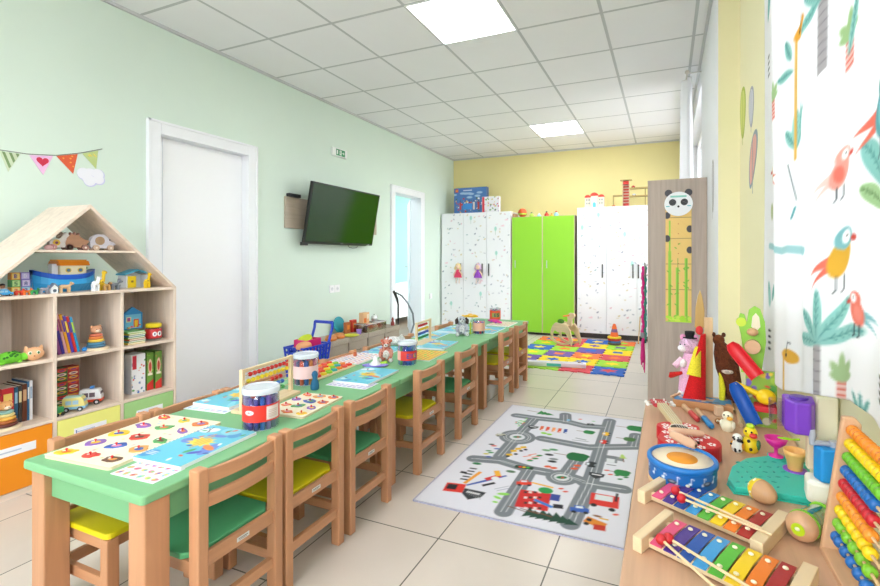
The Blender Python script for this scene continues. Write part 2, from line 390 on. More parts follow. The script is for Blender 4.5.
def parrot(c, x, y, s_, body='#e88a78', tail='#8fc7cc', f=1, wing='#e88a78', head=None):
    c.poly([(x-f*.02*s_, y-.02*s_), (x-f*.12*s_, y-.02*s_), (x-f*.02*s_, y+.02*s_)], tail); c.poly([(x-f*.02*s_, y-.03*s_), (x-f*.11*s_, y-.07*s_), (x-f*.01*s_, y+.01*s_)], tail)
    c.ell(x, y, .035*s_, .06*s_, body, -.3*f); c.ell(x+f*.012*s_, y+.055*s_, .032*s_, .034*s_, head or body); c.ell(x+f*.02*s_, y+.058*s_, .016*s_, .02*s_, '#ffffff')
    c.ell(x+f*.022*s_, y+.06*s_, .004*s_, .004*s_, '#333333'); c.ell(x-f*.004*s_, y-.005*s_, .02*s_, .034*s_, wing, .2); c.ell(x+f*.05*s_, y+.045*s_, .012*s_, .01*s_, '#d9574a')
    for q in (-.012, .014): c.line([(x+q*s_, y-.055*s_), (x+q*s_, y-.095*s_), (x+(q-.01)*s_, y-.105*s_)], .0035, '#3c4a52')
def giraffe(c, x, y, s_, f=1):
    c.line([(x, y), (x-f*.004, y-.36*s_)], .012*s_, '#edc96a'); c.ell(x+f*.035*s_, y+.005*s_, .048*s_, .022*s_, '#edb945', -.3*f)
    c.line([(x+f*.02*s_, y+.02*s_), (x+f*.03*s_, y+.05*s_), (x+f*.045*s_, y+.045*s_)], .004, '#45484d'); c.ell(x+f*.02*s_, y+.01*s_, .006, .006, '#333333')
def flamingo(c, x, y, s_):
    c.line([(x, y), (x+.02*s_, y+.03*s_), (x+.04*s_, y+.01*s_), (x+.03*s_, y-.1*s_), (x-.01*s_, y-.28*s_)], .004, '#4f6a72')
KX = 1.75
def drape(name, label, X, ya, yb, z0f, z1, res, painter, waves, parent=None, group=None, kx=1):
    Wd, Hd = abs(yb-ya)/kx, z1-.7 if kx > 1 else z1-.3; c = Ink(Wd, Hd, res, '#fbfbfd'); painter(c)
    sgn = 1 if yb > ya else -1
    def fn(u, v):
        u = u*kx; y = ya+sgn*u; zb = z0f(y); z = zb+(z1-zb)*(v/Hd)
        return (X+waves(u, v/Hd), y, z)
    t = thing(name, label, 'curtain', (0, 0, 0), group=group)
    m = MB().sheet(c, 'drape', fn); o = m.build('cloth', t)
    md = o.modifiers.new('thickness', 'SOLIDIFY'); md.thickness = .0015; md.offset = 0
    return t
def paint_near(c):
    # u runs from the far edge (Y = 2.06) towards the camera, v = height - .3 ... mapped at photo places
    def P(px, py, X=.33):
        _, y, z = onx(px, py, X); zb = hem(y); return (2.06-y)/KX, (z-zb)/(2.74-zb)*c.H
    def at(px, py): return P(px, py)
    for px, py, s_ in ((822, -4, .62), (820, 343, .66)): palm(c, *at(px, py), s_)
    for px, py, s_ in ((775, 100, .6), (839, 38, .65), (836, 380, .62)): cactus(c, *at(px, py), s_)
    leafy(c, *at(791, 148), .12, 1.2, '#a9dcd6'); leafy(c, *at(791, 148), .11, 1.57, '#a9dcd6'); leafy(c, *at(791, 148), .09, 2.1, '#a9dcd6'); leafy(c, *at(791,148), .10, .8, '#a9dcd6')
    leafy(c, *at(789, 72), .09, 2.7, '#9fd6d0'); leafy(c, *at(788, 60), .08, 1.9, '#9fd6d0'); leafy(c, *at(764, 22), .10, 1.3, '#9fd6d0')
    leafy(c, *at(880, 205), .09, 2.6, '#b7d6a6', '#7ba06c', .4); leafy(c, *at(880, 182), .12, 2.2, '#9fd6d0', w=.4); leafy(c, *at(766, 300), .06, 1.3, '#9fd6d0'); leafy(c, *at(764, 300), .07, 1.7, '#9fd6d0')
    leafy(c, *at(838, 55), .11, 1.3, '#a9dcd6', w=.2)
    parrot(c, *at(877, 110), .8, '#6fb7bd', '#ee8672', 1, '#8fcdd0'); parrot(c, *at(833, 173), .6, '#f0b3a6', '#f4d7cf', 1, '#ec8b7b'); parrot(c, *at(769, 178), .6, '#e8c24b', '#ef8f74', -1, '#e0b23c')
    parrot(c, *at(834, 258), .75, '#e9bf45', '#ee8672', 1, '#e9bf45', '#8fc7cc'); parrot(c, *at(849, 312), .5, '#e98a78', '#8fc7cc', -1, '#ee9a8a')
    giraffe(c, *at(791, 42), .95); giraffe(c, *at(781, 358), .95)
    flamingo(c, *at(769, 66), .8); flamingo(c, *at(769, 352), .8); c.line([at(786, 165), at(791, 200)], .004, '#4f6a72'); c.line([at(790, 208), at(788, 218)], .01, '#6fb7bd')
    c.line([at(764, 246), at(785, 249), at(803, 251)], .022, '#b5dde0'); c.ell(*at(764, 298), .01, .03, '#a9dcd6'); c.ell(*at(766, 212), .01, .03, '#c6cfa2')
    for k in range(4): c.ell(*at(764, 330+6*k), .012, .005, '#333333'); c.ell(*at(764, 148-90+6*k), .012, .005, '#333333'); c.ell(*at(880, 380+8*k), .014, .006, '#333333')
    for k in range(3):
        leafy(c, *at(853, 418), .05, 1.2+.4*k, '#a9dcd6', w=.2)
HEM = [(.97, .845), (1.05, .85), (1.143, .851), (1.347, .807), (1.505, .770), (1.71, .721), (1.968, .711), (2.1, .70)]
def hem(y): return float(np.interp(y, [a for a, b in HEM], [b for a, b in HEM]))
def waves_near(u, t): return .009*math.sin(u*15+.8*t)+.003*math.sin(u*37+1.3)+.005*math.sin(u*6+4*t)
drape('curtain', 'white curtain printed with parrots, palms and giraffes hanging beside the toy counter', .338, 2.06, .2, hem, 2.74, .0042, paint_near, waves_near, kx=KX)
def paint_far(c):
    for k in range(26): c.ell(rng.uniform(0, c.W), rng.uniform(0, c.H), .012, .03, rng.choice(['#c9dcd6', '#d8d4c8', '#d8cfd0', '#c5d6c4']), rng.uniform(0, 3))
drape('curtain', 'white gathered curtain at the far window above the grey-brown cabinet', .165, 4.42, 4.85, lambda y: .08, 2.72, .014, paint_far, lambda u, t: .075*math.sin(u*44)*(.55+.45*(1-t))+.0)
t = thing('curtain_rod', 'thin metal curtain rod at the far window with wall bracket', 'curtain rod', (.165, 4.38, 2.735))
MB().cyl((0, 0, 0), (0, 2.5, 0), .009, 'met:#c9c6c0', n=10).ell((0, -.02, 0), .02, 'met:#c9c6c0').build('rod', t)
MB().cyl((0, .01, 0), (.11, .01, 0), .006, 'met:#c9c6c0', n=8).build('bracket', t)
t = thing('curtain_rod', 'metal curtain rod carrying the printed curtain near the camera', 'curtain rod', (.33, 2.12, 2.755))
MB().cyl((0, 0, 0), (0, -3.1, 0), .011, 'met:#c9c6c0', n=10).build('rod', t); MB().cyl((0, -.01, 0), (.055, -.01, 0), .007, 'met:#c9c6c0', n=8).build('bracket', t)
# ================================================================ tables and chairs
TZ = .55; DZ = .52; BEECH = '#c68f68'; GREEN = 'paint:#7cb683'
WZ, WX, WY = 'woodz:'+BEECH, 'woodx:'+BEECH, 'woody:'+BEECH
def kid_table(y0, y1, label, ends=(-1, 1)):
    x0, x1 = -1.816, -1.246; L = y1-y0; cx, cy = (x0+x1)/2, (y0+y1)/2; w, h = (x1-x0)/2, L/2-.001
    t = thing('table', label, 'table', (cx, cy, 0), group=None)
    r = .014; pts = []
    for sx, sy, a in ((1, 1, 0), (-1, 1, 1), (-1, -1, 2), (1, -1, 3)):
        for k in range(5): b = a*PI/2+k*PI/8; pts.append((sx*(w-r)+r*math.cos(b), sy*(h-r)+r*math.sin(b)))
    MB().prism(pts, DZ-.026, DZ, GREEN).build('tabletop', t, .005, 3)
    g = 'paint:#75b07d'; e = .035; m = MB()
    m.box(-w+.085, w-.085, -h+e, -h+e+.02, DZ-.11, DZ-.0265, g).box(-w+.085, w-.085, h-e-.02, h-e, DZ-.11, DZ-.0265, g)
    ya = -h+.085 if -1 in ends else -h+.004
    m.box(-w+e, -w+e+.02, ya, h-.085, DZ-.11, DZ-.0265, g).box(w-e-.02, w-e, ya, h-.085, DZ-.11, DZ-.0265, g)
    m.build('apron', t, .001)
    for sx in (-1, 1):
        for sy in ends:
            MB().cb((sx*(w-.05), sy*(h-.05), (DZ-.027)/2), (.068, .068, DZ-.027), WZ).build('leg', t, .004)
    return t
kid_table(.762, 2.01, 'green topped low table nearest the camera, with beech legs')
kid_table(2.01, 3.29, 'middle green low table of the long row', (1,))
kid_table(3.29, 4.37, 'farthest green low table of the row, by the play mats', (1,))
def kid_chair(color, label, name='chair'):
    # origin on the floor under the seat; the back is on +x
    t = thing(name, label, 'chair', (0, 0, 0), group='small beech chairs around the green tables')
    hw = .153; xb = .14; xf = -.135
    for s in (-1, 1):
        o = MB().cb((xb, s*(hw-.0175), .273), (.04, .034, .546), WZ).build('rear_leg', t, .005, 3)
        MB().cb((xf, s*(hw-.0225), .1415), (.036, .036, .283), WZ).build('front_leg', t, .004)
        m = MB(); m.cb(((xb+xf)/2, s*(hw-.018), .145), (xb-xf-.03, .018, .032), WX).build('side_stretcher', t, .002)
    m = MB(); m.cb(((xb+xf)/2, hw-.018, .265), (xb-xf-.03, .018, .035), WX).cb(((xb+xf)/2, -hw+.018, .265), (xb-xf-.03, .018, .035), WX)
    m.cb((xf, 0, .265), (.018, 2*hw-.07, .035), WY); m.build('seat_frame', t, .001)
    c = 'paint:'+color; x0, x1, y = xf-.022, xb-.021, hw-.002; r = .02
    pts = [(x1, -y+.034), (x1, y-.034), (x1-.035, y)]+[(x0+r-r*math.sin(k*PI/8), y-r+r*math.cos(k*PI/8)) for k in range(5)]+[(x0+r-r*math.cos(k*PI/8), -y+r-r*math.sin(k*PI/8)) for k in range(5)]+[(x1-.035, -y)]
    MB().prism(pts, .284, .302, c).build('seat', t, .004, 3)
    def slat(z0, z1, bow):
        R = []
        for i in range(9):
            u = -1+2*i/8; yy = u*(hw-.034); xx = xb+.004+bow*(1-u*u)
            R.append([(xx-.008, yy, z0), (xx+.008, yy, z0), (xx+.008, yy, z1), (xx-.008, yy, z1)])
        return MB().rings(R, WY, smooth=False)
    slat(.496, .536, .014).build('back_slat', t, .003); slat(.430, .468, .014).build('back_slat', t, .003)
    rr = slat(.262, .305, 0).build('seat_back_rail', t, .003)
    MB().box(xb+.012, xb+.0135, -.022, .022, .277, .29, '#d9dbd8').box(xb+.0135, xb+.0138, -.017, .017, .284, .286, '#3a3a3a').box(xb+.0135, xb+.0138, -.017, .012, .280, .2815, '#777777').build('label_plate', rr)
    MB().cb((xb, 0, .13), (.02, 2*hw-.068, .034), WY).build('rear_stretcher', t, .002)
    return t
YE, GE = '#e2cf0d', '#55a872'
proto = {}
proto['y'] = kid_chair(YE, 'beech child chair with yellow seat, second from the camera right of the long table')
proto['g'] = kid_chair(GE, 'beech child chair with green seat nearest the camera, back towards the rug side')
xr = -1.19-.14-.02
proto['g'].location = (xr, 1.028, 0); proto['y'].location = (xr, 1.347, 0)
for k, y, lab in (('g', 1.692, 'beech child chair with green seat, third from the camera right of the long table'), ('y', 2.255, 'beech child chair with yellow seat at the middle table, facing the lettered pen tub'), ('g', 2.768, 'beech child chair with green seat at the middle table, by the rug corner'), ('y', 3.58, 'beech child chair with yellow seat, second from the far end on the right'), ('y', 3.985, 'beech child chair at the far right end of the long table, by the play mats')):
    dup(proto[k], (xr, y, 0), 0, lab)
xl = -1.868+.14+.02
for k, y, lab in (('y', 1.0, 'beech child chair with yellow seat tucked under the near table from the shelf side'), ('g', 1.318, 'beech child chair on the shelf side, beside the white door, behind the activity book'), ('y', 1.63, 'beech child chair on the shelf side behind the nearest toy abacus'), ('g', 2.275, 'beech child chair on the wall side in front of the blue shopping trolley'), ('y', 2.69, 'beech child chair on the wall side behind the pink plush giraffe'), ('g', 3.0, 'beech child chair on the wall side behind the far abacus'), ('y', 3.72, 'beech child chair on the wall side behind the plush dog')):
    dup(proto[k], (xl, y, 0), PI, lab)
# ================================================================ the road rug
RX0, RX1, RY0, RY1 = -1.093, -.150, 1.876, 3.382
c = Ink(RX1-RX0, RY1-RY0, .0052, '#e2e2ec')
def rp(px, py):                                                   # place in the drawing
    x, y, _ = spot(px, py, .006); return x-RX0, y-RY0
def q7(a, b): return rp(400+a/3.3846, 400+b/3.3846)
GR, WHT = '#7c828a', '#e9eaee'
def road(pts, w=.085, close=False):
    P = [q7(*p) for p in pts]; c.line(P, w, GR)
    return P
roads = [[(395, 52), (465, 62), (560, 72), (625, 88), (690, 92)], [(710, 70), (640, 290), (575, 420)], [(455, 62), (395, 125), (340, 190)], [(480, 130), (560, 145), (640, 160), (795, 158)],
         [(250, 198), (340, 205), (440, 235), (500, 245)], [(440, 235), (350, 378)], [(600, 200), (560, 255)], [(560, 50), (560, 74)], [(625, 280), (755, 302)], [(790, 158), (800, 120)], [(575, 260), (620, 275)]]
PP = [road(r) for r in roads]
for (a, b), r in (((397, 125), .115), ((547, 262), .082)): c.ell(*q7(a, b), r, r, GR)
for P in PP:
    for k in (-.012, .012): c.line([(x+k, y+k*.3) for x, y in P], .003, '#dfe2e6')
for (a, b), r in (((397, 125), .115), ((547, 262), .082)):
    c.ring(*q7(a, b), r-.03, .003, '#dfe2e6'); c.ring(*q7(a, b), r-.045, .003, '#dfe2e6'); c.ell(*q7(a, b), r*.42, r*.42, '#d9dce2')
    x, y = q7(a, b); c.ell(x, y, .028, .016, '#2f7d4c', .4); c.ell(x+.005, y, .008, .008, '#c94b3a')
def E(a, b, rx, ry, col, rot=0): x, y = q7(a, b); c.ell(x, y, rx, ry, col, rot)
def Rr(a, b, w, h, col, rot=0): x, y = q7(a, b); c.rect(x, y, w, h, col, rot)
def car(a, b, col, rot=0, s=1):
    x, y = q7(a, b); u, v = math.cos(rot), math.sin(rot)
    c.rect(x, y, .07*s, .03*s, col, rot); c.rect(x-v*.018*s, y+u*.018*s, .038*s, .026*s, col, rot); c.rect(x-v*.019*s, y+u*.019*s, .026*s, .014*s, '#dfe9f2', rot)
    for k in (-.022, .022): c.ell(x+u*k*s+v*.016*s, y+v*k*s-u*.016*s, .009*s, .009*s, '#22262c')
def tree(a, b, s, kind=0, g='#2e8548', rot=-1.4):
    x, y = q7(a, b); dx, dy = math.cos(rot), math.sin(rot)
    c.line([(x, y), (x+dx*.09*s, y+dy*.09*s)], .006, '#7a4a35')
    if kind == 0:
        for k in range(3): c.ell(x-dx*.02*s*k, y-dy*.02*s*k, .03*s, .045*s, g, rot); c.ell(x-dx*.015*k*s+.02*s, y-dy*.02*k*s+.02*s, .026*s, .02*s, g)
    else:
        for k in range(3): u = k*.032*s; w = .045*s*(1-.2*k); c.poly([(x-dx*u+dy*w, y-dy*u-dx*w), (x-dx*u-dy*w, y-dy*u+dx*w), (x-dx*(u+.055*s), y-dy*(u+.055*s))], g)
tree(470, 42, 1.0, 1, rot=PI*.95); tree(785, 95, 1.1, 0, rot=PI); tree(768, 132, .7, 0, '#4b7a45', PI); tree(632, 108, .7, 0, rot=PI); tree(585, 190, 1.2, 0, '#1f6f3e', PI); tree(740, 245, .8, 0, rot=PI)
for a, b, s in ((425, 378, .95), (470, 386, 1.0), (515, 396, 1.0)): tree(a, b, s, 1, '#24493b', PI*.95)
# terraces, town hall, brick tower
for k in range(5): Rr(480+k*20, 95+k*2.6, .022, .075, ['#e5703f', '#e2512f', '#f1a067', '#de5a3a', '#2f50a5'][k], .1)
for k in range(5): Rr(482+k*20, 100+k*2.6, .014, .01, '#ffffff')
E(487, 112, .02, .016, '#8fce3d'); E(505, 116, .018, .014, '#8fce3d')
Rr(452, 338, .15, .16, '#cf2f2e', .12)
for i in range(4):
    for j in range(4): Rr(425+i*16, 312+j*18, .015, .018, ['#3a3230', '#e9d8d4'][(i+j) % 2], .12)
E(493, 306, .036, .03, '#2f9a52'); Rr(525, 330, .045, .06, '#3a4d9c', .1); Rr(485, 350, .10, .02, '#3a7fd0', -.35); Rr(535, 360, .045, .035, '#2b2b33', .2)
# ship, coaches, signs on the lower left
Rr(185, 296, .10, .085, '#e0372c', .18); Rr(176, 293, .05, .05, '#1d1d24', .18); Rr(246, 262, .02, .15, '#f0a036', -.2)
for k in range(5): Rr(216+k*8, 268-k*9, .04, .013, '#26262c', .1)
Rr(215, 245, .035, .022, '#26262c')
for k in range(5): Rr(262+k*16, 272-k*4+8, .014, .12, '#4560b0', -.75)
Rr(315, 262, .09, .03, '#d8372e', .9); Rr(300, 285, .07, .02, '#26262c', .8); Rr(330, 248, .03, .06, '#efb23b', .5); E(322, 265, .02, .02, '#e8e8ee')
def shield(a, b, s):
    x, y = q7(a, b); c.poly([(x-.045*s, y+.03*s), (x+.045*s, y+.03*s), (x+.04*s, y-.01*s), (x, y-.045*s), (x-.04*s, y-.01*s)], '#33373d'); c.rect(x, y+.008*s, .055*s, .012*s, '#e6e6ea')
shield(245, 318, 1.25); shield(665, 255, .9); shield(450, 92, .8)
for k in range(7): x, y = q7(228+k*7, 318+k*3); c.line([(x, y), (x-.01, y+.04)], .003, '#8a8d92')
for a, b in ((345, 296), (353, 302)): Rr(a, b, .004, .08, '#8a93a5', -.8)
E(350, 318, .03, .012, '#8fd65a', .3); E(330, 330, .022, .01, '#8fd65a', -.3); E(322, 345, .014, .008, '#8fd65a')
# traffic light, cars, digger, fire engine
Rr(420, 228, .10, .034, '#23402f', .1)
for k, cc in enumerate(('#e23b30', '#f2c433', '#42b649')): E(407+k*13, 226+k*1.5, .009, .009, cc)
car(420, 282, '#e2412f', .3, 1.1); x, y = q7(470, 284); c.line([(x-.03, y), (x+.07, y-.01)], .014, '#efb13a')
for a, b in ((385, 172), (400, 165), (370, 185), (418, 160)): Rr(a, b, .035, .03, '#e9b92e', .5)
for a, b in ((365, 190), (392, 183), (410, 172), (425, 168)): E(a, b, .012, .012, '#26262c')
for a, b in ((430, 190), (445, 200), (460, 192), (448, 184)): Rr(a, b, .05, .008, '#e46a42', .7)
for a, b in ((440, 205), (458, 198), (472, 188)): E(a, b, .018, .01, '#2f8a4a', .4)
car(700, 115, '#f2bd33', PI/2, .9); car(692, 142, '#e33c33', PI/2, .9); car(648, 218, '#2c2f36', PI/2, 1.0); car(608, 372, '#3b62b8', .2, 1.2); car(645, 82, '#3a3d44', .1, .7); car(340, 118, '#b9b6a5', .6, .9)
Rr(692, 340, .13, .11, '#dd3a34', .05); Rr(690, 332, .08, .05, '#dfe3e8', .05); E(655, 355, .015, .015, '#24242a'); E(717, 372, .015, .015, '#24242a'); Rr(733, 330, .012, .08, '#24242a')
for k in range(4): Rr(715, 190+k*10, .05, .007, '#34373d', .05)
Rr(715, 200, .065, .09, '#7d828a', .05); Rr(713, 205, .045, .05, '#dfe2e8', .05); Rr(745, 200, .04, .05, '#8b9097'); tree(755, 198, .5, 1, '#b8d56a')
Rr(660, 415, .09, .05, '#df8a32', -.3); Rr(675, 432, .05, .04, '#c83b2a', .1); E(640, 405, .012, .012, '#26262c'); E(668, 393, .02, .008, '#8a5a32'); E(630, 418, .012, .012, '#26262c'); Rr(690, 403, .04, .01, '#e0b03e')
for k in range(20): a, b = rng.uniform(395, 430), rng.uniform(62, 92); E(a-(b-62)*.5, b, .010, .005, rng.choice(['#8fd65a', '#4aa85a', '#e66a4a', '#56b06a']), rng.uniform(0, 3))
for a, b, cc in ((310, 150, '#26262c'), (328, 165, '#4460b5'), (300, 172, '#2e8548'), (292, 182, '#c9c04a'), (318, 155, '#e0523f'), (300, 192, '#3a55a8'), (308, 178, '#2e8548')): E(a, b, .018, .009, cc, .3)
for a, b, cc in ((260, 215, '#2f7d4c'), (375, 242, '#55795c'), (520, 168, '#5b9a6a'), (505, 185, '#3a4043'), (515, 208, '#26262c'), (495, 170, '#7aa87c'), (520, 200, '#8a8f95')): E(a, b, .026, .014, cc, .1)
for a, b in ((500, 225), (520, 230), (590, 232), (600, 222)): E(a, b, .02, .013, '#e2603a', .4)
for a, b in ((610, 65), (700, 238), (712, 252), (560, 310), (545, 300), (730, 388)): E(a, b, .014, .008, '#e0604a', .4)
E(570, 68, .012, .02, '#8fc3e0'); E(655, 72, .012, .006, '#6fbf7a')
Rr(610, 138, .10, .006, '#777c84', .1); Rr(612, 132, .07, .012, '#9aa0a8', -.15)
for a, b in ((755, 255), (745, 268), (735, 255), (765, 262)): E(a, b, .014, .008, '#2e8548', .4)
m = MB().at((RX0, RY0, .006)).sheet(c, 'printcloth').at().box(RX0+.003, RX1-.003, RY0+.003, RY1-.003, 0.0005, .0055, 'fab:#c9c9dd')
m.at((RX0, RY0, .003)).box(-.004, .004, 0, RY1-RY0, -.0025, .003, 'fab:#c5c3dc').box(RX1-RX0-.004, RX1-RX0+.004, 0, RY1-RY0, -.0025, .003, 'fab:#c5c3dc').box(0, RX1-RX0, -.004, .004, -.0025, .003, 'fab:#c5c3dc').box(0, RX1-RX0, RY1-RY0-.004, RY1-RY0+.004, -.0025, .003, 'fab:#c5c3dc')
tag(m.build('road_rug'), 'pale grey play rug printed with roads, cars and trees on the floor', 'rug')
# ================================================================ foam puzzle mat
NX, NY = 4, 6; MX0, MY0, TS = -1.645, 4.60, .3175
tone = {'g': '#a3da3c', 'r': '#e0505c', 'b': '#2765c4', 'o': '#f37a3a', 'y': '#fbd914', 'p': '#7157a8'}
tn = {'g': 'lime green', 'r': 'raspberry red', 'b': 'blue', 'o': 'orange', 'y': 'yellow', 'p': 'violet'}
rowsF = ['ggrb', 'tgyg', 'porr', 'bgyg', 'pryg', 'ryby']
rowsF = ['ggrb', 'pyyg', 'gpor', 'bgpy', 'gryg', 'orbo']; innerF = ['yyor', 'ybby', 'yoyo', 'yobb', 'yppp', 'byyg']
def edge(sgn_fn, n=5, dep=.018):
    pts = []
    for i in range(n):
        a, b = i/n, (i+1)/n; d = dep if i % 2 else 0
        pts += [(a, d), (b, d)]
    return pts
def foam(col, inner, seed):
    R = random.Random(seed); s = TS; e = edge(None)
    pts = [(u*s, v) for u, v in e]+[(s-v, u*s) for u, v in e]+[(s-u*s, s-v) for u, v in e]+[(v, s-u*s) for u, v in e]
    P = []
    for p in pts:
        if not P or abs(P[-1][0]-p[0])+abs(P[-1][1]-p[1]) > 1e-5: P.append(p)
    if abs(P[0][0]-P[-1][0])+abs(P[0][1]-P[-1][1]) < 1e-5: P.pop()
    return P
ordn = ['nearest', 'second', 'third', 'fourth', 'fifth', 'farthest']; coln = ['leftmost', 'second from the left', 'third from the left', 'rightmost']
for j in range(NY):
    for i in range(NX):
        k, ki = rowsF[j][i], innerF[j][i]
        t = thing('foam_mat_tile', '%s foam tile with %s inlay, %s row, %s' % (tn[k], tn[ki], ordn[j], coln[i]), 'play mat', (MX0+i*TS, MY0+j*TS, .0005), group='foam puzzle tiles on the floor by the green cupboard')
        MB().prism(foam(k, ki, 0), 0, .010, 'matte:'+tone[k]).build('foam_base', t, .0015)
        R = random.Random(i*7+j); n = R.choice([5, 6, 7, 4]); cc = TS/2; P = []
        for q in range(2*n): a = q*PI/n+R.random(); r = (.085 if q % 2 else .045)*R.uniform(.8, 1.15); a = q*PI/n; P.append((cc+r*math.cos(a)*1.1, cc+r*math.sin(a)))
        MB().prism(P, .0085, .0108, 'matte:'+tone[ki]).build('shape_inlay', t)
# ================================================================ on the long table
def spotd(x, y, z=DZ): return spot(x, y, z)
def flatprint(name, label, cat, x, y, z, w, h, rz, painter, th=.004, base='#f4f4f6', res=None, group=None, key='print', bevel=0):
    res = res or max(.0016, math.sqrt(w*h/9000))
    c = Ink(w-.002, h-.002, res, '#ffffff'); painter(c)
    m = MB().box(0, w, 0, h, 0, th-.0004, base); m.at((.001, .001, th)).sheet(c, key)
    o = m.build(name); o.location = (x, y, z); o.rotation_euler.z = rz
    return tag(o, label, cat, group)
def paint_book(hue=0):
    def f(c):
        c.rect(c.W/2, c.H/2, c.W, c.H, '#66c4da'); R = random.Random(hue)
        for k in range(9): c.ell(R.uniform(0, c.W), R.uniform(0, c.H), R.uniform(.015, .05), R.uniform(.01, .03), R.choice(['#a6e3ee', '#5fc4e0', '#8fd9ea', '#3f8fd0', '#6a6fd0']), R.uniform(0, 3), .8)
        c.burst(c.W*.48, c.H*.55, .055, '#f6d443', 10, .62)
        for k, (a, b) in enumerate(((.40, .62), (.45, .56), (.50, .50), (.55, .44))): c.line([(c.W*(a-.03), c.H*(b-.06)), (c.W*(a+.04), c.H*(b+.16))], .006, '#d8a03a')
        c.ell(c.W*.18, c.H*.85, .035, .02, '#e8edf4', .4); c.line([(c.W*.12, c.H*.95), (c.W*.22, c.H*.78)], .003, '#2a2a33'); c.line([(c.W*.1, c.H*.9), (c.W*.24, c.H*.8)], .003, '#2a2a33')
        for k in range(12): c.ell(R.uniform(.05, .95)*c.W, R.uniform(.05, .95)*c.H, .010, .005, R.choice(['#2f3f9a', '#5a4fc0', '#e05a3a', '#3fa35f', '#efe05a', '#ffffff']), R.uniform(0, 3))
        c.ell(c.W*.75, c.H*.3, .022, .010, '#4a4fc0', .6); c.ell(c.W*.62, c.H*.32, .02, .009, '#3fa35f', 1.2); c.ell(c.W*.8, c.H*.45, .012, .03, '#f08a4a', 1.2)
        for k in range(3): c.line([(c.W*.06, c.H*(.12+.03*k)), (c.W*.06+.03, c.H*(.12+.03*k))], .003, '#ffffff')
    return f
def paint_sheet(seed, bgc='#f1eef4', cols=('#e04f7a', '#f09a4a', '#5fb0c0', '#7a5fb0', '#8fcf6a', '#d9d04a', '#c04a50'), r=.011):
    def f(c):
        c.rect(c.W/2, c.H/2, c.W, c.H, bgc); R = random.Random(seed); nx, ny = int(c.W/.028), int(c.H/.028)
        for i in range(nx):
            for j in range(ny):
                x, y = (i+.5)*c.W/nx, (j+.5)*c.H/ny
                c.ell(x, y, r, r*.7, R.choice(cols), R.uniform(0, 3), .85); c.ell(x+R.uniform(-.006, .006), y, r*.5, r*.4, R.choice(cols), 0); c.line([(x-.01, y-.014), (x+.01, y-.014)], .002, '#55505a', .6)
    return f
def activity_book(x, y, rz, label, hue, w=.20, h=.28, n=14, z=DZ, lead=.0):
    t = thing('activity_book', label, 'book', (x, y, z), rz)
    MB().box(.004, w, 0, h, .001, .0105, '#f3f3f5').build('pages', t)
    c = Ink(w-.006, h-.002, .0024, '#7fd3e6'); paint_book(hue)(c)
    MB().box(.003, w, 0, h, 0.0105, .0114, '#f2f4f7').at((.005, .001, .0118)).sheet(c, 'print').build('cover', t)
    m = MB()
    for k in range(n):
        yy = .008+(h-.016)*k/(n-1); m.tube([(.004+.006*math.cos(a), yy, .0068+.0062*math.sin(a)) for a in [q*2*PI/8 for q in range(8)]], .0009, 'met:#b5b8bd', 5, True)
    m.build('wire_binding', t)
    return t
ACOL = ['#e0762f', '#4a9ad8', '#f2c52e', '#d9483a', '#4f9f5a', '#8a5fb0', '#e6a35a', '#6a4a3a', '#ef8fb0', '#3a5fb0']
def peg_board(x, y, w, h, rz, label, nx, ny, seed, bgc='#f5ead2', s=1.0, name='peg_puzzle', dots=True, big=None):
    t = thing(name, label, 'puzzle', (x, y, DZ), rz); R = random.Random(seed)
    c = Ink(w-.002, h-.002, .0028, bgc)
    for _ in range(26 if dots else 0):
        c.ell(R.uniform(.02, w-.02), R.uniform(.02, h-.02), .006, .004, R.choice(['#e9b86a', '#b5d98a', '#e58f9a', '#9fc8e6', '#f2e08a']), R.uniform(0, 3), .8)
    rr = .012; pts = []
    for sx, sy, a in ((1, 1, 0), (0, 1, 1), (0, 0, 2), (1, 0, 3)):
        for k in range(5): b = a*PI/2+k*PI/8; pts.append(((w-rr if sx else rr)+rr*math.cos(b), (h-rr if sy else rr)+rr*math.sin(b)))
    MB().prism(pts, 0, .0088, 'woodx:'+'#ecd9b5').at((.001, .001, .0092)).box(0, w-.002, .006, h-.008, -.0008, -.0002, bgc).sheet(c, 'print').build('board', t)
    for i in range(nx):
        for j in range(ny):
            cx, cy = (i+.5)*w/nx+R.uniform(-.006, .006), (j+.5)*h/ny+R.uniform(-.006, .006)
            if big and (i, j) in big: continue
            r = .46*min(w/nx, h/ny)*R.uniform(.7, 1.1); a0 = R.uniform(-.5, .5); n = 12; kx, ky = R.uniform(.9, 1.15), R.uniform(.55, .8)
            P = []
            for q in range(n):
                a = q*2*PI/n; rad = r*R.uniform(.68, 1.05); px, py = kx*rad*math.cos(a), ky*rad*math.sin(a)
                P.append((cx+px*math.cos(a0)-py*math.sin(a0), cy+px*math.sin(a0)+py*math.cos(a0)))
            col = R.choice(ACOL)
            m = MB().prism(P, .009, .0125, col); p2 = [(cx+(u-cx)*.5+.004, cy+(v-cy)*.45-.002) for u, v in P]; m.prism(p2, .0125, .0128, R.choice(ACOL))
            p3 = [(cx+(u-cx)*.18-.3*r, cy+(v-cy)*.2) for u, v in P]; m.prism(p3, .0125, .0129, '#fbfbf4')
            pc = m.build('animal_piece', t)
            MB().lathe([(.0016, .0125), (.0016, .016), (.0034, .0175), (.0040, .0195), (.0025, .0215)], '#d8262a', (cx, cy, 0), 10).build('knob', pc)
    return t
peg_board(-1.7764, 0.7967, 0.2891, 0.3942, .085, 'large cream peg puzzle board of animals, nearest item on the long table', 3, 5, 5)
activity_book(-1.5052, 0.8892, .06, 'turquoise spiral activity book with yellow splash nearest the camera, beside the animal puzzle', 3, .205, .285, 22)
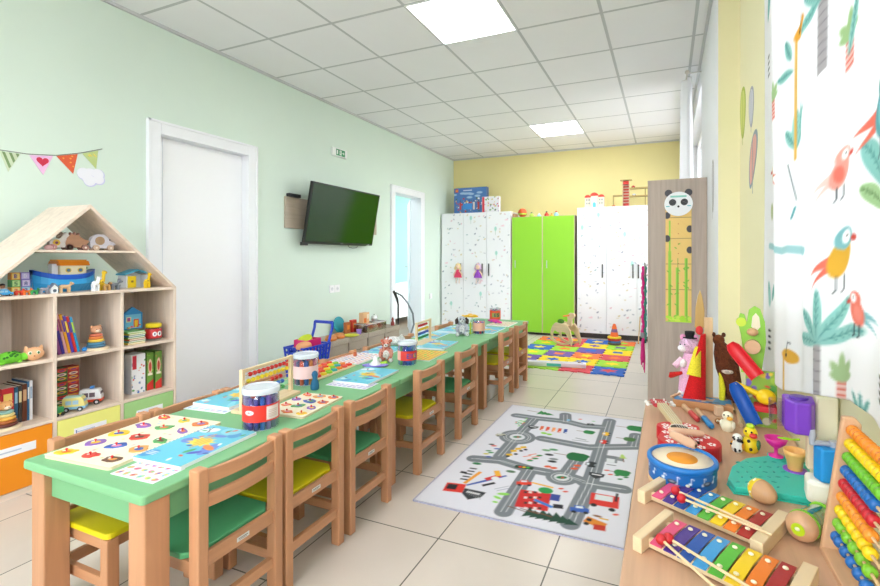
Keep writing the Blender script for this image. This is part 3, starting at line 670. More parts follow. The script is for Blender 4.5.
flatprint('printed_sheet', 'printed sheet of small pink and purple pictures sticking out under the nearest activity book', 'sheet', -1.4663, 0.8115, DZ, 0.1734, 0.0946, .05, paint_sheet(4, '#ece6f2'), .002)
# two books against the shelf side
flatprint('printed_sheet', 'printed sheet under the book on the shelf side of the near table', 'sheet', -1.8237, 1.2771, DZ, 0.2102, 0.1051, .10, paint_sheet(9, '#dfe6f2', ('#8fb8e0', '#b59fd0', '#e8a0b0', '#9fd0d8')), .002)
activity_book(-1.8289, 1.3191, .05, 'turquoise activity book left of the near toy abacus, shelf side', 8, .20, .27, 20, DZ+.0022)
# pen tubs
PENC = ['#5a3f9a', '#3f3a8a', '#2f5fb0', '#7a4fb0', '#d8366a', '#c0408a', '#e8553a', '#2f8fc0', '#4a3f7a', '#ef8a3a', '#3f9f5f', '#f2c52e']
PENN = ['dark purple', 'indigo', 'blue', 'violet', 'raspberry', 'magenta', 'red', 'light blue', 'dusky purple', 'orange', 'green', 'yellow']
def pen_tub(x, y, r, h, label, wrap, wcol, n, cols, z=DZ, short='', motif=None, lid=True, wz=(.22, .62)):
    t = thing('pen_tub', label, 'tub', (x, y, z), rz=-.7)
    prof = [(r*.93, 0), (r, .004), (r, h*.9), (r*1.0, h*.9)]
    MB().lathe(prof, 'clear:#f4f6fb', n=32, caps=False).build('tub_wall', t)
    MB().lathe([(r*.93, 0), (r*.93, .002)], '#e9ecf2', n=32).build('tub_base', t)
    if lid: MB().lathe([(r*1.04, h*.86), (r*1.05, h*.9), (r*1.05, h*.97), (r*1.0, h), (r*.88, h), (r*.86, h*.975)], 'frost:#eef3fb', n=32, caps=True).build('lid', t)
    # paper wrapper, printed
    a0, a1 = -2.3, 1.5; Wd = (a1-a0)*r; c = Ink(Wd, h*(wz[1]-wz[0]), .0022, wcol)
    if motif: motif(c)
    MB().sheet(c, 'print', lambda u, v: ((r+.0012)*math.cos(a0+u/r), (r+.0012)*math.sin(a0+u/r), h*wz[0]+v)).build('paper_wrapper', t)
    R = random.Random(int(x*1000)); k = 0
    rr = .0088
    slots = []
    for ring, cnt in ((r-.012, n), (r*.42, max(3, n//3))):
        for q in range(cnt): a = q*2*PI/cnt+.2; slots.append((ring*math.cos(a), ring*math.sin(a)))
    for q, (sx, sy) in enumerate(slots):
        ci = cols[q % len(cols)]; hh = h*.80*R.uniform(.94, 1.0)
        px, py = x+sx, y+sy
        o = MB().cyl((0, 0, 0), (0, 0, hh*.72), rr, '#e9e9ef' if ci == 99 else PENC[ci], n=10).cyl((0, 0, hh*.72), (0, 0, hh*.96), rr*1.08, PENC[ci], n=10).cyl((0, 0, hh*.96), (0, 0, hh), rr*.9, PENC[ci], rr*.4, 10).build('felt_pen')
        o.location = (px, py, z+.0025); tag(o, '%s felt pen inside %s' % (PENN[ci], short), 'pen', 'felt pens in the clear tubs')
    return t
def motif_round(c):
    c.rect(c.W*.78, c.H*.5, c.W*.22, c.H*.8, '#f2e4e0'); c.ell(c.W*.42, c.H*.58, .016, .008, '#f6f6f8'); ink_text(c, '120', c.W*.42-.010, c.H*.58-.003, .006, '#d8362f')
    for k in range(5): c.line([(c.W*.70, c.H*(.25+.1*k)), (c.W*.85, c.H*(.25+.1*k))], .0015, '#b98a80')
def motif_letters(c):
    c.rect(c.W*.2, c.H*.5, c.W*.25, c.H, '#eeb0a4'); ink_text(c, 'EXS', c.W*.50, c.H*.22, c.H*.5, '#2f4fa0'); c.ell(c.W*.75, c.H*.5, .010, .014, '#f2c52e'); ink_text(c, 'S', c.W*.73, c.H*.25, c.H*.5, '#2f4fa0')
x, y, _ = spotd(263, 426); pen_tub(-1.375, 1.258, .062, .148, 'clear tub of purple and blue felt pens with red wrapper, nearest the camera', 1, '#e2362b', 15, [0, 1, 2, 3, 0, 4, 5, 6, 1, 3, 0], short='the nearest tub', motif=motif_round)
pen_tub(-1.6397, 1.7711, .057, .150, 'clear tub of pens standing behind the near toy abacus', 1, '#f0c9c9', 13, [4, 5, 8, 6, 2, 9, 7], short='the tub behind the near abacus', lid=True)
x, y, _ = spotd(407, 366); pen_tub(x-.025, y+.045, .055, .135, 'clear tub of blue felt pens with lettered red wrapper at the middle table', 1, '#dc3a34', 15, [2, 2, 7, 2, 10, 1], short='the tub with the lettered red wrapper', motif=motif_letters)
x, y, _ = spotd(477, 334); pen_tub(x, y+.04, .050, .120, 'pen tub with pale peach wrapper behind the plush dog', 1, '#f0b8a0', 12, [4, 5, 1, 1, 4, 2], short='the tub with the peach wrapper', lid=False, wz=(.2, .75))
pen_tub(-1.57, 4.295, .054, .130, 'red wrapped pen tub farthest away on the long table', 1, '#e2502f', 12, [6, 4, 1, 1, 10, 5], short='the farthest tub', lid=False, motif=lambda c: (c.rect(c.W/2, c.H/2, c.W*.4, c.H*.5, '#8f9a4a'), ink_text(c, 'ES', c.W*.42, c.H*.3, c.H*.4, '#3a3f4a')), wz=(.1, .75))
for k, (px, cc, nm) in enumerate(((470.5, '#c9e04a', 'lime green'), (473.5, '#f2ea3a', 'yellow'))):
    x, y, _ = spotd(px, 334-k); o = MB().cyl((0, 0, 0), (0, 0, .07), .009, cc).cyl((0, 0, .07), (0, 0, .092), .007, cc).cyl((0, 0, .092), (0, 0, .098), .005, cc, .002).build('highlighter'); o.location = (x, y, DZ)
    tag(o, '%s highlighter standing beside the peach wrapped pen tub' % nm, 'highlighter')
# toy abacuses
def toy_abacus(x, y, rz, L, hh, rows, label, nb=10, foot=.09):
    t = thing('toy_abacus', label, 'abacus', (x, y, DZ), rz); W_ = '#e9cfa6'
    for s in (0, 1): MB().box(-.008, .008, s*L-.008, s*L+.008, .014, hh, 'woodz:'+W_).build('post', t, .002)
    MB().box(-.007, .007, .008, L-.008, hh-.014, hh-.002, 'woody:'+W_).build('top_bar', t, .001)
    MB().box(-foot/2, foot/2, -.012, L+.012, 0, .014, 'woody:'+W_).build('base', t, .002)
    for k, (cc, cnt, start) in enumerate(rows):
        z = hh-.028-k*(hh-.05)/max(1, len(rows)); r = min(.0095, (hh-.05)/len(rows)*.42)
        MB().cyl((0, .006, z), (0, L-.006, z), .0016, 'woody:#e0c79c', n=6).build('rod', t)
        for q in range(cnt):
            yy = .008+start*(L-.016)+(q+.5)*(L-.016)/nb*.92
            MB().lathe([(.002, -.0078*L/.30), (r*.8, -.0065*L/.30), (r, 0), (r*.8, .0065*L/.30), (.002, .0078*L/.30)], cc, (0, 0, 0), 10).at() .build('bead', t).matrix_local = Matrix.Translation((0, yy, z)) @ Matrix.Rotation(PI/2, 4, 'X')
    return t
toy_abacus(-1.5504, 1.3265, .10, .285, .175, [('#cf2622', 9, .08), ('#ecd42a', 10, .05), ('#cf2622', 3, .55), ('#2a63b8', 4, .5), ('#3f9a4a', 3, .6)], 'wooden toy abacus with red and yellow bead rows beside the near pen tub')
toy_abacus(-1.6103, 2.8086, .08, .235, .165, [('#d2362f', 8, .05), ('#edc92c', 9, .04), ('#2a55b0', 9, .04), ('#2f8f4f', 9, .04)], 'small wooden toy abacus with red, yellow, blue and green rows at the middle table')
# second peg puzzle
peg_board(-1.4768, 1.3507, 0.1945, 0.2754, .10, 'small cream peg puzzle with red knobs behind the nearest pen tub', 3, 4, 12, dots=False)
# blue bottle figure
x, y, _ = spotd(313.5, 391)
o = MB().lathe([(.014, 0), (.019, .004), (.020, .02), (.016, .038), (.009, .052), (.012, .062), (.0145, .072), (.011, .083), (.004, .088)], 'matte:#23678f', n=20).build('skittle'); o.location = (x-.01, y+.02, DZ)
tag(o, 'dark blue skittle shaped bottle standing between the two puzzles', 'bottle')
# colourful stacking shape board
t = thing('shape_board', 'cream board of red, yellow, green and turquoise shape pieces beside the blue bottle', 'puzzle', (-1.80, 1.824, DZ), .06)
MB().box(0, .185, 0, .325, 0, .009, 'woody:#ecd7ac').build('board', t, .003)
R = random.Random(3)
for i in range(4):
    for j in range(7):
        cx, cy = .024+.045*i, .026+.045*j; cc = ['#e3472f', '#f1cf2b', '#8fce35', '#35b5c0', '#ef8a2f', '#e8564a'][(i*2+j) % 6]
        n = [4, 6, 16][R.randrange(3)]; P = [(cx+.018*math.cos(q*2*PI/n+.4), cy+.018*math.sin(q*2*PI/n+.4)) for q in range(n)]
        MB().prism(P, .009, .021, cc).build('shape_piece', t, .002)
# third book pair
flatprint('printed_sheet', 'loose printed sheet under the activity book at the table seam', 'sheet', -1.5262, 1.7816, DZ, 0.226, 0.1156, .03, paint_sheet(19, '#e9e6f4', ('#8f9fd0', '#b59fd0', '#c9b8e0')), .002)
activity_book(-1.522, 1.8237, .05, 'turquoise activity book with yellow splash behind the second peg puzzle', 14, .205, .30, 22, DZ+.0022)
# sheet of stickers and white cat salt shaker
flatprint('picture_board', 'pale board with small red and blue pictures beside the blue trolley', 'puzzle', -1.8499, 2.181, DZ, 0.2102, 0.2733, .05, paint_sheet(22, '#f2ecef', ('#d8433a', '#3f66b8', '#e88fa0', '#8f5fb0', '#e8a04a')), .006)
x, y, _ = spotd(371, 368); t = thing('toy_sailboat', 'purple based toy with white sail shape between book and plush giraffe', 'toy', (x, y+.04, DZ), .4)
MB().lathe([(.035, 0), (.055, .006), (.058, .010), (.05, .011)], '#8f7fe0', n=28, sx=1.3, sy=.7).build('hull', t)
MB().lathe([(.030, .010), (.032, .016), (.014, .032), (.012, .048), (.007, .056)], '#f5f5f8', n=20).build('figure', t)
for k, (px, py, cc) in enumerate(((383, 365, '#a5d83a'), (355, 357, '#b5562f'))):
    x, y, _ = spotd(px, py); t = thing('peg_figure' if k else 'clay_blob', ['lime green soft toy piece at the feet of the plush giraffe', 'small wooden peg figure on the picture board'][k], 'toy', (x, y, DZ if not k else DZ+.0065))
    if k: MB().lathe([(.010, 0), (.012, .012), (.007, .026)], cc, n=14).build('body', t); MB().ell((0, 0, .034), .009, '#c98a5a').build('head', t)
    else: MB().ell((0, 0, .010), (.024, .018, .010), cc).ell((.016, .006, .014), .010, cc).build('body', t)
# plush animals
def plush(x, y, rz, label, fur, belly, ear, s=1.0, dotc=None, long_ears=False, horns=False, z=DZ):
    t = thing('plush_toy', label, 'plush toy', (x, y, z), rz, k=s); F_, B_, E_ = 'fur:'+fur, 'fur:'+belly, 'fur:'+ear
    m = MB().ell((0, 0, .055), (.034, .038, .052), F_, 18).ell((.020, 0, .050), (.022, .026, .036), B_, 14)
    m.ell((0, 0, .125 if horns else .118), (.030, .030, .032), F_, 18).tube([(0, 0, .08), (0, 0, .11)], [.024, .022], F_, 14)
    m.ell((.028, 0, .112 if not horns else .118), (.018, .016, .013), B_, 12)
    for s_ in (-1, 1):
        m.tube([(.015, s_*.026, .02), (.045, s_*.034, .014), (.062, s_*.038, .016)], [.018, .016, .015], F_, 12).ell((.064, s_*.038, .017), (.010, .014, .016), B_, 10)
        m.tube([(.008, s_*.030, .085), (.026, s_*.042, .058), (.036, s_*.036, .038)], [.013, .012, .012], F_, 10)
    if dotc:
        R = random.Random(4)
        for k in range(34):
            a, zz = R.uniform(-2.2, 2.2), R.uniform(.02, .14); rr = .037 if zz < .09 else .029
            m.ell((rr*math.cos(a)*.86, rr*math.sin(a), zz), (.007, .007, .006), 'fur:'+R.choice(dotc), 8)
    m.build('body', t)
    for s_ in (-1, 1):
        if long_ears: MB().tube([(.0, s_*.026, .135), (.002, s_*.040, .118), (.004, s_*.040, .088)], [.010, .015, .013], E_, 10).build('ear', t)
        else: MB().ell((-.004, s_*.030, .146), (.007, .014, .012), E_, 10).build('ear', t)
        MB().ell((.028, s_*.012, .126), .0038, '#17171a', 8).build('eye', t)
        if horns: MB().cyl((-.002, s_*.010, .150), (-.004, s_*.012, .170), .0035, E_, n=8).ell((-.004, s_*.012, .172), .006, 'fur:#8a4a35', 8).build('horn', t)
    MB().ell((.045, 0, .116 if not horns else .122), (.005, .006, .004), '#3a2a2a', 8).build('nose', t)
    return t
x, y, _ = spotd(385, 362); plush(x-.01, y+.03, -1.1, 'pink and orange spotted plush giraffe sitting on the long table', '#e59a86', '#f6ece4', '#d9765f', .82, ['#c9573f', '#f0e2d8', '#d9785f'], horns=True)
x, y, _ = spotd(461, 336); plush(x-.01, y+.04, -1.1, 'grey and white plush dog with dark floppy ears sitting on the far table', '#c6cad6', '#e6e8ef', '#4a3d3c', 1.02, ['#8f94a5', '#dfe2ea'], long_ears=True)
# middle table flat things
activity_book(-1.582, 2.722, .10, 'turquoise activity book in front of the middle toy abacus', 21, .215, .30, 20)
flatprint('yellow_puzzle', 'bright yellow puzzle sheet with red and green pictures beside the lettered pen tub', 'puzzle', -1.5052, 2.4175, DZ, 0.1997, 0.2838, .05, paint_sheet(31, '#f0d23a', ('#d8432f', '#3f9f5a', '#e8742f', '#c9392f')), .005)
flatprint('activity_sheet', 'blue activity sheet behind the plush giraffe on the wall side', 'sheet', -1.8394, 2.4806, DZ, 0.1997, 0.2523, .05, paint_book(33), .003)
flatprint('activity_sheet', 'blue activity sheet behind the middle toy abacus on the wall side', 'sheet', -1.8289, 3.1008, DZ, 0.2102, 0.2733, .05, paint_book(35), .003)
for k in range(3): flatprint('activity_sheet', ['lowest', 'middle', 'top'][k]+' blue activity sheet of the pile left of the plush dog', 'sheet', -1.79+.012*k, 3.39+.01*k, DZ+.0042*k, .23, .31, .03*k, paint_book(41+k), .004, group='activity sheets piled beside the plush dog')
flatprint('activity_sheet', 'lilac and blue activity sheet on the far table in front of the pink toy', 'sheet', -1.5241, 3.5002, DZ, 0.226, 0.3364, .02, paint_book(51), .004)
flatprint('puzzle_board', 'pale peg puzzle at the far end of the long table', 'puzzle', -1.5136, 3.9101, DZ, 0.2102, 0.2733, .0, paint_sheet(61, '#efe6cf', ('#e07f4a', '#c04f8a', '#8fb85a')), .008)
x, y, _ = spotd(438, 333); flatprint('orange_card', 'orange and red picture card lying at the wall side of the far table', 'card', -1.73, 3.56, DZ, .12, .13, .2, paint_sheet(63, '#f08a3a', ('#e0482f', '#f6c33a')), .004)
x, y, _ = spotd(494, 325); t = thing('toy_crocodile', 'pink and magenta rubbery toy lying at the far end of the table', 'toy', (x-.02, y+.08, DZ+.0085), -.5)
MB().tube([(-.10, 0, .014), (-.04, 0, .017), (.03, .004, .018), (.09, 0, .012)], [.006, .014, .016, .008], '#e84aa0', 12).build('body', t)
for s_ in (-1, 1):
    for u in (-.03, .035): MB().tube([(u, s_*.012, .012), (u, s_*.026, .006)], [.008, .007], '#b85ac8', 8).build('foot', t)
x, y, _ = spotd(472, 326); t = thing('toy_plane', 'yellow toy aeroplane standing behind the plush dog', 'toy plane', (x-.1, y+.18, DZ), .5)
MB().tube([(-.07, 0, .062), (-.02, 0, .066), (.05, 0, .064), (.08, 0, .060)], [.006, .013, .015, .006], '#f5bd1c', 12).build('fuselage', t)
MB().cb((.01, 0, .074), (.035, .19, .006), '#f5bd1c').build('wing', t, .002); MB().cb((-.065, 0, .072), (.02, .06, .004), '#f5bd1c').build('tail', t, .001); MB().lathe([(.025, 0), (.022, .004), (.006, .008), (.006, .056)], '#f2f2f4', n=16).build('stand', t)
# spray bottle nozzle and white plush behind the abacus
x, y, _ = spotd(409, 338); t = thing('plush_toy', 'fluffy white plush lying behind the lettered pen tub', 'plush toy', (-1.79, 2.79, DZ), .4)
m = MB().ell((0, 0, .030), (.065, .05, .030), 'fur:#f0efec', 18).ell((.055, .01, .036), (.03, .03, .026), 'fur:#f0efec', 14); m.build('body', t)
for s_ in (-1, 1): MB().ell((.055, .01+s_*.022, .060), (.008, .010, .012), 'fur:#e0dcd6', 8).build('ear', t)
# ================================================================ house shaped shelf
SX0, SX1 = -3.25, -2.85; PLY = '#e8d5c4'; PW, PX, PY = 'woodz:'+PLY, 'woodx:'+PLY, 'woody:'+PLY
Y0S, CW = 1.017, .3111; YS = [Y0S+CW*k for k in range(4)]; ZS = [.03, .325, .63, .94]; ZA = 1.425; th = .016
sh = thing('house_shelf', 'house shaped birch shelf unit with coloured drawers beside the white door', 'shelf', ((SX0+SX1)/2, (YS[0]+YS[3])/2, 0))
ox, oy = (SX0+SX1)/2, (YS[0]+YS[3])/2; hx = .2; w = YS[3]-YS[0]
def P_(name, m, bev=.0015): return m.build(name, sh, bev)
for k in range(4):
    y = YS[k]-oy; a, b = (y, y+th) if k == 0 else ((y-th, y) if k == 3 else (y-th/2, y+th/2))
    P_('side_panel' if k in (0, 3) else 'divider', MB().box(-hx, hx, a, b, .0 if k in (0, 3) else .03, ZS[3]-.0005, PW))
MBk = MB().box(-hx+.012, hx, -w/2+th, w/2-th, ZS[0]-.03, ZS[0], PY); P_('bottom_shelf', MBk)
for z in ZS[1:3]:
    for k in range(3):
        a, b = YS[k]-oy+(th if k == 0 else th/2), YS[k+1]-oy-(th if k == 2 else th/2); P_('shelf_board', MB().box(-hx+.008, hx, a, b, z-th, z, PY))
P_('shelf_board', MB().box(-hx+.008, hx, -w/2, w/2, ZS[3], ZS[3]+th, PY))
zt = ZS[3]+th
P_('back_panel', MB().box(-hx, -hx+.006, -w/2, w/2, .03, ZS[3], 'woodz:#ead9ca'))
for s_ in (-1, 1):
    e, ap = s_*w/2, 0; n = Vector((0, ZA-zt, -e)).normalized()*th if s_ > 0 else Vector((0, -(ZA-zt), e)).normalized()*th
    P_('roof_panel', MB().prism([(e, zt), (e-s_*th*1.35, zt), (0, ZA-th*1.35), (0, ZA)], -hx, hx, PY, 'yz'))
zg = 1.178; hw_ = w/2*(ZA-zg)/(ZA-zt)-.018; P_('gable_shelf', MB().box(-hx+.03, hx-.004, -hw_-.004, hw_+.004, zg-.013, zg, PY))
for k, (cc, nm) in enumerate((('#f39212', 'orange'), ('#f0ee86', 'pale yellow'), ('#a5d38b', 'light green'))):
    a, b = YS[k]-oy+(th if k == 0 else th/2)+.003, YS[k+1]-oy-(th if k == 2 else th/2)-.003
    d = P_('drawer', MB().box(hx-.018, hx-.001, a, b, ZS[0]+.003, ZS[1]-th-.003, 'paint:'+cc).box(-hx+.03, hx-.0185, a+.006, b-.006, ZS[0]+.001, ZS[1]-th-.06, PW), .001); d['label'] = nm+' drawer'
    yc = (a+b)/2+.0; MB().box(hx-.001, hx+.0008, yc-.075, yc+.075, .205, .245, '#f3f5fb').box(hx+.0008, hx+.001, yc-.06, yc+.02, .222, .228, '#bcc6dc').box(hx+.0008, hx+.001, yc-.068, yc-.062, .218, .236, '#7c8cb8').build('paper_label', d)
# wall-side screw dot
P_('screw_cap', MB().cyl((hx-.03, w/2-.0005, ZS[3]-.03), (hx-.03, w/2+.001, ZS[3]-.03), .004, '#5a5048', n=10), 0)
Z1, Z2, Z3, Z4, Z5 = ZS[1], ZS[2], zt, zg, 0
def xs(px, X=-2.93): return onx(px, 300, X)[1]
# ---- gable toys on wheels
def wheel(m, x, y, r, key, w_=.010): m.cyl((x, y-w_/2, r), (x, y+w_/2, r), r, key, n=16); return m
def pull_toy(name, label, px, X, shape, body, wheelc, k=1, z=Z4, hub=None):
    t = thing(name, label, 'toy', (X, xs(px, X), z), -PI/2+PI, k=k)
    return t
X = -2.98
def rolling(name, label, px, z, X, outline, body, wheelc, thick=.022, wr=.013, wy=(-.028, .030), hole=None, extras=None):
    t = thing(name, label, 'toy', (X, xs(px, X), z), k=1.25)
    MB().prism(outline, -thick/2, thick/2, body, 'yz').build('body', t, .003)
    for y in wy:
        for s_ in (-1, 1):
            a, b = s_*(thick/2+.001), s_*(thick/2+.009); MB().cyl((a, y, wr), (b, y, wr), wr, wheelc, n=18).cyl((b, y, wr), (b+s_*.001, y, wr), wr*.35, '#f4e9dc', n=10).build('wheel', t)
    if extras: extras(t)
    return t
ele = [(-.045, .012), (-.048, .040), (-.040, .062), (-.02, .074), (.008, .074), (.024, .062), (.030, .046), (.042, .040), (.060, .040), (.062, .032), (.046, .024), (.034, .018), (.030, .010), (-.02, .010)]
el = rolling('toy_elephant', 'white wooden elephant on wheels on the gable shelf', 101, Z4, X, ele, 'paint:#dcdce8', 'woodz:#d9bfa8')
MB().cyl((.0112, -.010, .045), (.0122, -.010, .045), .019, 'woodz:#b99a7a', n=20).build('back_inlay', el)
MB().ell((.0115, .030, .050), (.001, .003, .003), '#33333a', 8).build('eye', el)
hed = [(-.040, .012), (-.046, .035), (-.036, .058), (-.016, .070), (.010, .066), (.030, .050), (.050, .044), (.046, .034), (.036, .020), (.034, .012)]
h_ = rolling('toy_hedgehog', 'brown wooden hedgehog on wheels beside the white elephant on the gable shelf', 75, Z4, X, hed, 'woody:#c99a7c', 'woodz:#b58a80')
for k in range(7): a = 1.2+.33*k; MB().prism([(-.005+.036*math.cos(a-.14), .034+.034*math.sin(a-.14)), (-.005+.048*math.cos(a), .034+.046*math.sin(a)), (-.005+.036*math.cos(a+.14), .034+.034*math.sin(a+.14))], -.009, .009, 'matte:#c58f86', 'yz').build('spike', h_)
hor = [(-.036, .012), (-.040, .040), (-.020, .046), (.0, .050), (.012, .070), (.022, .078), (.034, .064), (.026, .052), (.022, .036), (.022, .012)]
ho = rolling('toy_horse', 'white wooden horse on wheels with yellow flower, left on the gable shelf', 59, Z4, X, hor, 'paint:#e9e6e4', 'woodz:#d9a5a0')
MB().cyl((.0112, -.014, .032), (.013, -.014, .032), .013, '#e9c33a', n=8).cyl((.013, -.014, .032), (.0135, -.014, .032), .006, '#7a4a6a', n=8).build('flower', ho); MB().tube([(0, .010, .076), (0, .0, .062), (0, -.004, .052)], [.006, .009, .007], 'fur:#b8a898', 8).build('mane', ho)
x_, y_, z_ = X+.06, xs(47, X+.06), Z4
t = thing('toy_snail', 'small pink round wooden toy lowest left on the gable shelf', 'toy', (x_, y_+.006, z_)); MB().ell((0, 0, .013), (.010, .020, .013), 'woody:#dcb0b4').build('body', t); MB().cyl((-.004, .014, .018), (.004, .014, .018), .009, 'woody:#c88f98', n=14).build('shell', t)
# ---- ark and animals on the house floor
X = -3.02
t = thing('toy_ark', 'large blue toy ark with orange roofed cabin on the shelf floor under the gable', 'toy boat', (X, (xs(31, X)+xs(93, X))/2, Z3)); L = (xs(93, X)-xs(31, X))/2
R_ = []
for i in range(13):
    u = -1+2*i/12; wd = .075*(1-abs(u)**3*.8); hz = .088+.028*abs(u)**2.5; R_.append([(-wd*.55, u*L*.9, 0), (wd*.55, u*L*.9, 0), (wd, u*L, hz*.45), (wd*1.02, u*L*1.0, hz), (-wd*1.02, u*L*1.0, hz), (-wd, u*L, hz*.45)])
MB().rings(R_, '#3aa9e6', smooth=False).build('hull', t, .004)
R_ = []
for i in range(13):
    u = -1+2*i/12; wd = .079*(1-abs(u)**3*.8); hz = .088+.028*abs(u)**2.5; R_.append([(wd, u*L, hz-.022), (wd+.003, u*L, hz+.003), (-wd-.003, u*L, hz+.003), (-wd, u*L, hz-.022)])
MB().rings(R_, '#1f5fd0', smooth=False).build('gunwale', t, .002)
MB().box(-.045, .045, -.035, .085, .088, .142, '#f3e9c4').build('cabin', t, .004)
for yy in (.0, .055):
    MB().cyl((.0452, yy, .115), (.047, yy, .115), .013, '#e8c83a', n=16).cyl((.047, yy, .115), (.0475, yy, .115), .009, '#5f7f9a', n=16).build('porthole', t)
MB().prism([(-.06, .140), (.06, .140), (.045, .165), (-.045, .165)], -.045, .095, '#ef8f22', 'xz').build('cabin_roof', t, .003)
MB().box(-.035, .035, -.045, .09, .165, .172, '#f6a62a').build('roof_cap', t, .001)
MB().box(-.01, .03, -.065, -.038, .088, .150, '#e8e8ea').build('side_tower', t, .003)
def stick_man(name, label, px, X, z, body, hair, s=1.0, skin='#c98f6a'):
    t = thing(name, label, 'toy figure', (X, xs(px, X), z), k=s); m = MB().tube([(0, 0, 0), (0, 0, .022), (0, 0, .034)], [.010, .011, .007], body, 12)
    for s_ in (-1, 1): m.tube([(0, s_*.008, .030), (.008, s_*.014, .018)], [.004, .0035], body, 6)
    m.build('body', t); MB().ell((0, 0, .043), .010, skin, 12).build('head', t); MB().ell((-.002, 0, .048), (.011, .011, .009), hair, 12).build('hair', t); return t
stick_man('toy_figure', 'dark haired toy figure in green standing on the ark deck', 83.5, X+.02, Z3+.105, '#3f8a4a', '#1d1a1a')
def beast(label, px, X, z, col, L=.05, h=.045, leg=.005, neck=.0, snout=.0, rz=PI/2, name='toy_animal', tail=True, ear=.005, horn=None, spots=None, z_=0, matk='matte:', py=None):
    """a standing four-legged figure, length along x before turning"""
    y = xs(px, X); t = thing(name, label, 'toy animal', (X, y, z), rz); c = matk+col; m = MB(); bl = h*.45
    m.tube([(-L*.38, 0, h*.62), (-L*.2, 0, h*.66), (L*.12, 0, h*.64), (L*.32, 0, h*.68)], [h*.16, h*.23, h*.22, h*.18], c, 10)
    hz = h*(.95+neck); m.tube([(L*.26, 0, h*.70), (L*.42, 0, hz*.9), (L*.46, 0, hz)], [h*.15, h*.12, h*.13], c, 8)
    m.ell((L*.52, 0, hz), (h*.22+snout, h*.14, h*.14), c, 10)
    for sx in (-.32, .26):
        for s_ in (-1, 1): m.tube([(L*sx, s_*h*.12, h*.58), (L*sx+.001, s_*h*.14, h*.28), (L*sx, s_*h*.14, 0)], [leg*1.5, leg, leg], c, 7)
    if tail: m.tube([(-L*.42, 0, h*.66), (-L*.52, 0, h*.5), (-L*.54, 0, h*.34)], [leg*.6, leg*.5, leg*.5], c, 6)
    for s_ in (-1, 1): m.ell((L*.44, s_*h*.13, hz+h*.12), (ear*.5, ear*.6, ear), c, 8)
    m.build('body', t)
    if horn: MB().ell((L*.38, 0, hz-.003), (h*.2, h*.22, h*.22), matk+horn, 12).build('mane', t)
    if spots:
        m = MB(); R = random.Random(px)
        for k in range(8): m.ell((L*R.uniform(-.3, .3), R.choice((-1, 1))*h*.19, h*R.uniform(.58, .74)), (h*.06, h*.04, h*.05), matk+spots, 6)
        m.build('spots', t)
    return t
XA = -2.895
beast('grey dog figure in front of the blue ark', 44, XA, Z3, '#9a9aa5', .042, .036); beast('brown horse figure in front of the blue ark', 65, XA, Z3, '#d9b58a', .060, .048)
t = thing('toy_doghouse', 'tiny white toy house with grey roof in front of the blue ark', 'toy', (XA, xs(53.5, XA), Z3)); MB().prism([(-.014, 0), (.014, 0), (.014, .030), (0, .045), (-.014, .030)], -.012, .012, '#f2f4f6', 'yz').build('walls', t, .001); MB().prism([(-.019, .026), (0, .047), (.019, .026), (.019, .031), (0, .053), (-.019, .031)], -.015, .015, '#7f8fa8', 'yz').build('roof', t); MB().cyl((.012, 0, .014), (.0125, 0, .014), .008, '#5a6a7a', n=12).build('doorway', t)
beast('white llama figure beside the stern of the ark', 95.5, -2.89, Z3, '#eef0f2', .034, .062, neck=.15); beast('tall yellow giraffe figure beside the white llama', 101, -2.92, Z3, '#eec62f', .032, .066, neck=.55, spots='#a5702a')
beast('brown lion figure with dark mane between giraffe and elephant', 107, -2.89, Z3, '#c69a5a', .036, .040, horn='#6a4426'); beast('grey elephant figure beside the toy playhouse', 115, -2.90, Z3, '#7c828c', .052, .048, leg=.008, snout=.006, ear=.012)
t = thing('toy_playhouse', 'white toy playhouse with blue roof and yellow doors on the shelf floor', 'toy house', (-3.0, (xs(124, -3.0)+xs(143, -3.0))/2, Z3)); 
MB().prism([(-.065, 0), (.065, 0), (.065, .075), (0, .10), (-.065, .075)], -.04, -.032, '#e9eaec', 'yz').box(-.032, .04, -.065, -.058, 0, .075, '#e9eaec').box(-.032, .04, .058, .065, 0, .075, '#e9eaec').build('walls', t)
MB().prism([(-.075, .078), (0, .104), (.075, .078), (.075, .086), (0, .113), (-.075, .086)], -.045, .045, '#4fb0d0', 'yz').build('roof', t, .001)
d = MB().box(.040, .044, -.058, -.012, .003, .072, '#f2d21f').build('door', t, .001); MB().box(.044, .0455, -.040, -.028, .034, .046, '#8a6a2a').build('window_cutout', d)
MB().at((.042, .060, .003), .9).box(0, .004, 0, .045, 0, .070, '#f2d21f').build('door', t, .001)
beast('yellow giraffe figure in front of the playhouse door', 147, -2.90, Z3, '#f0c81c', .030, .060, neck=.4, spots='#8f6a22')
def block(px, X, z, cols, label, s=.036, letter=None, py=0):
    t = thing('alphabet_block', label, 'toy block', (X, xs(px, X), z), rng.uniform(-.15, .15)); MB().box(-s/2, s/2, -s/2, s/2, 0, s, cols[0]).build('cube', t, .002)
    c = Ink(s*.8, s*.8, .0016, cols[1]); ink_text(c, letter or 'S', s*.22, s*.12, s*.55, cols[2]); MB().at((s/2+.0004, -s*.4, s*.1)).sheet(c, 'print', lambda u, v: (0, u, v)).build('letter_face', t)
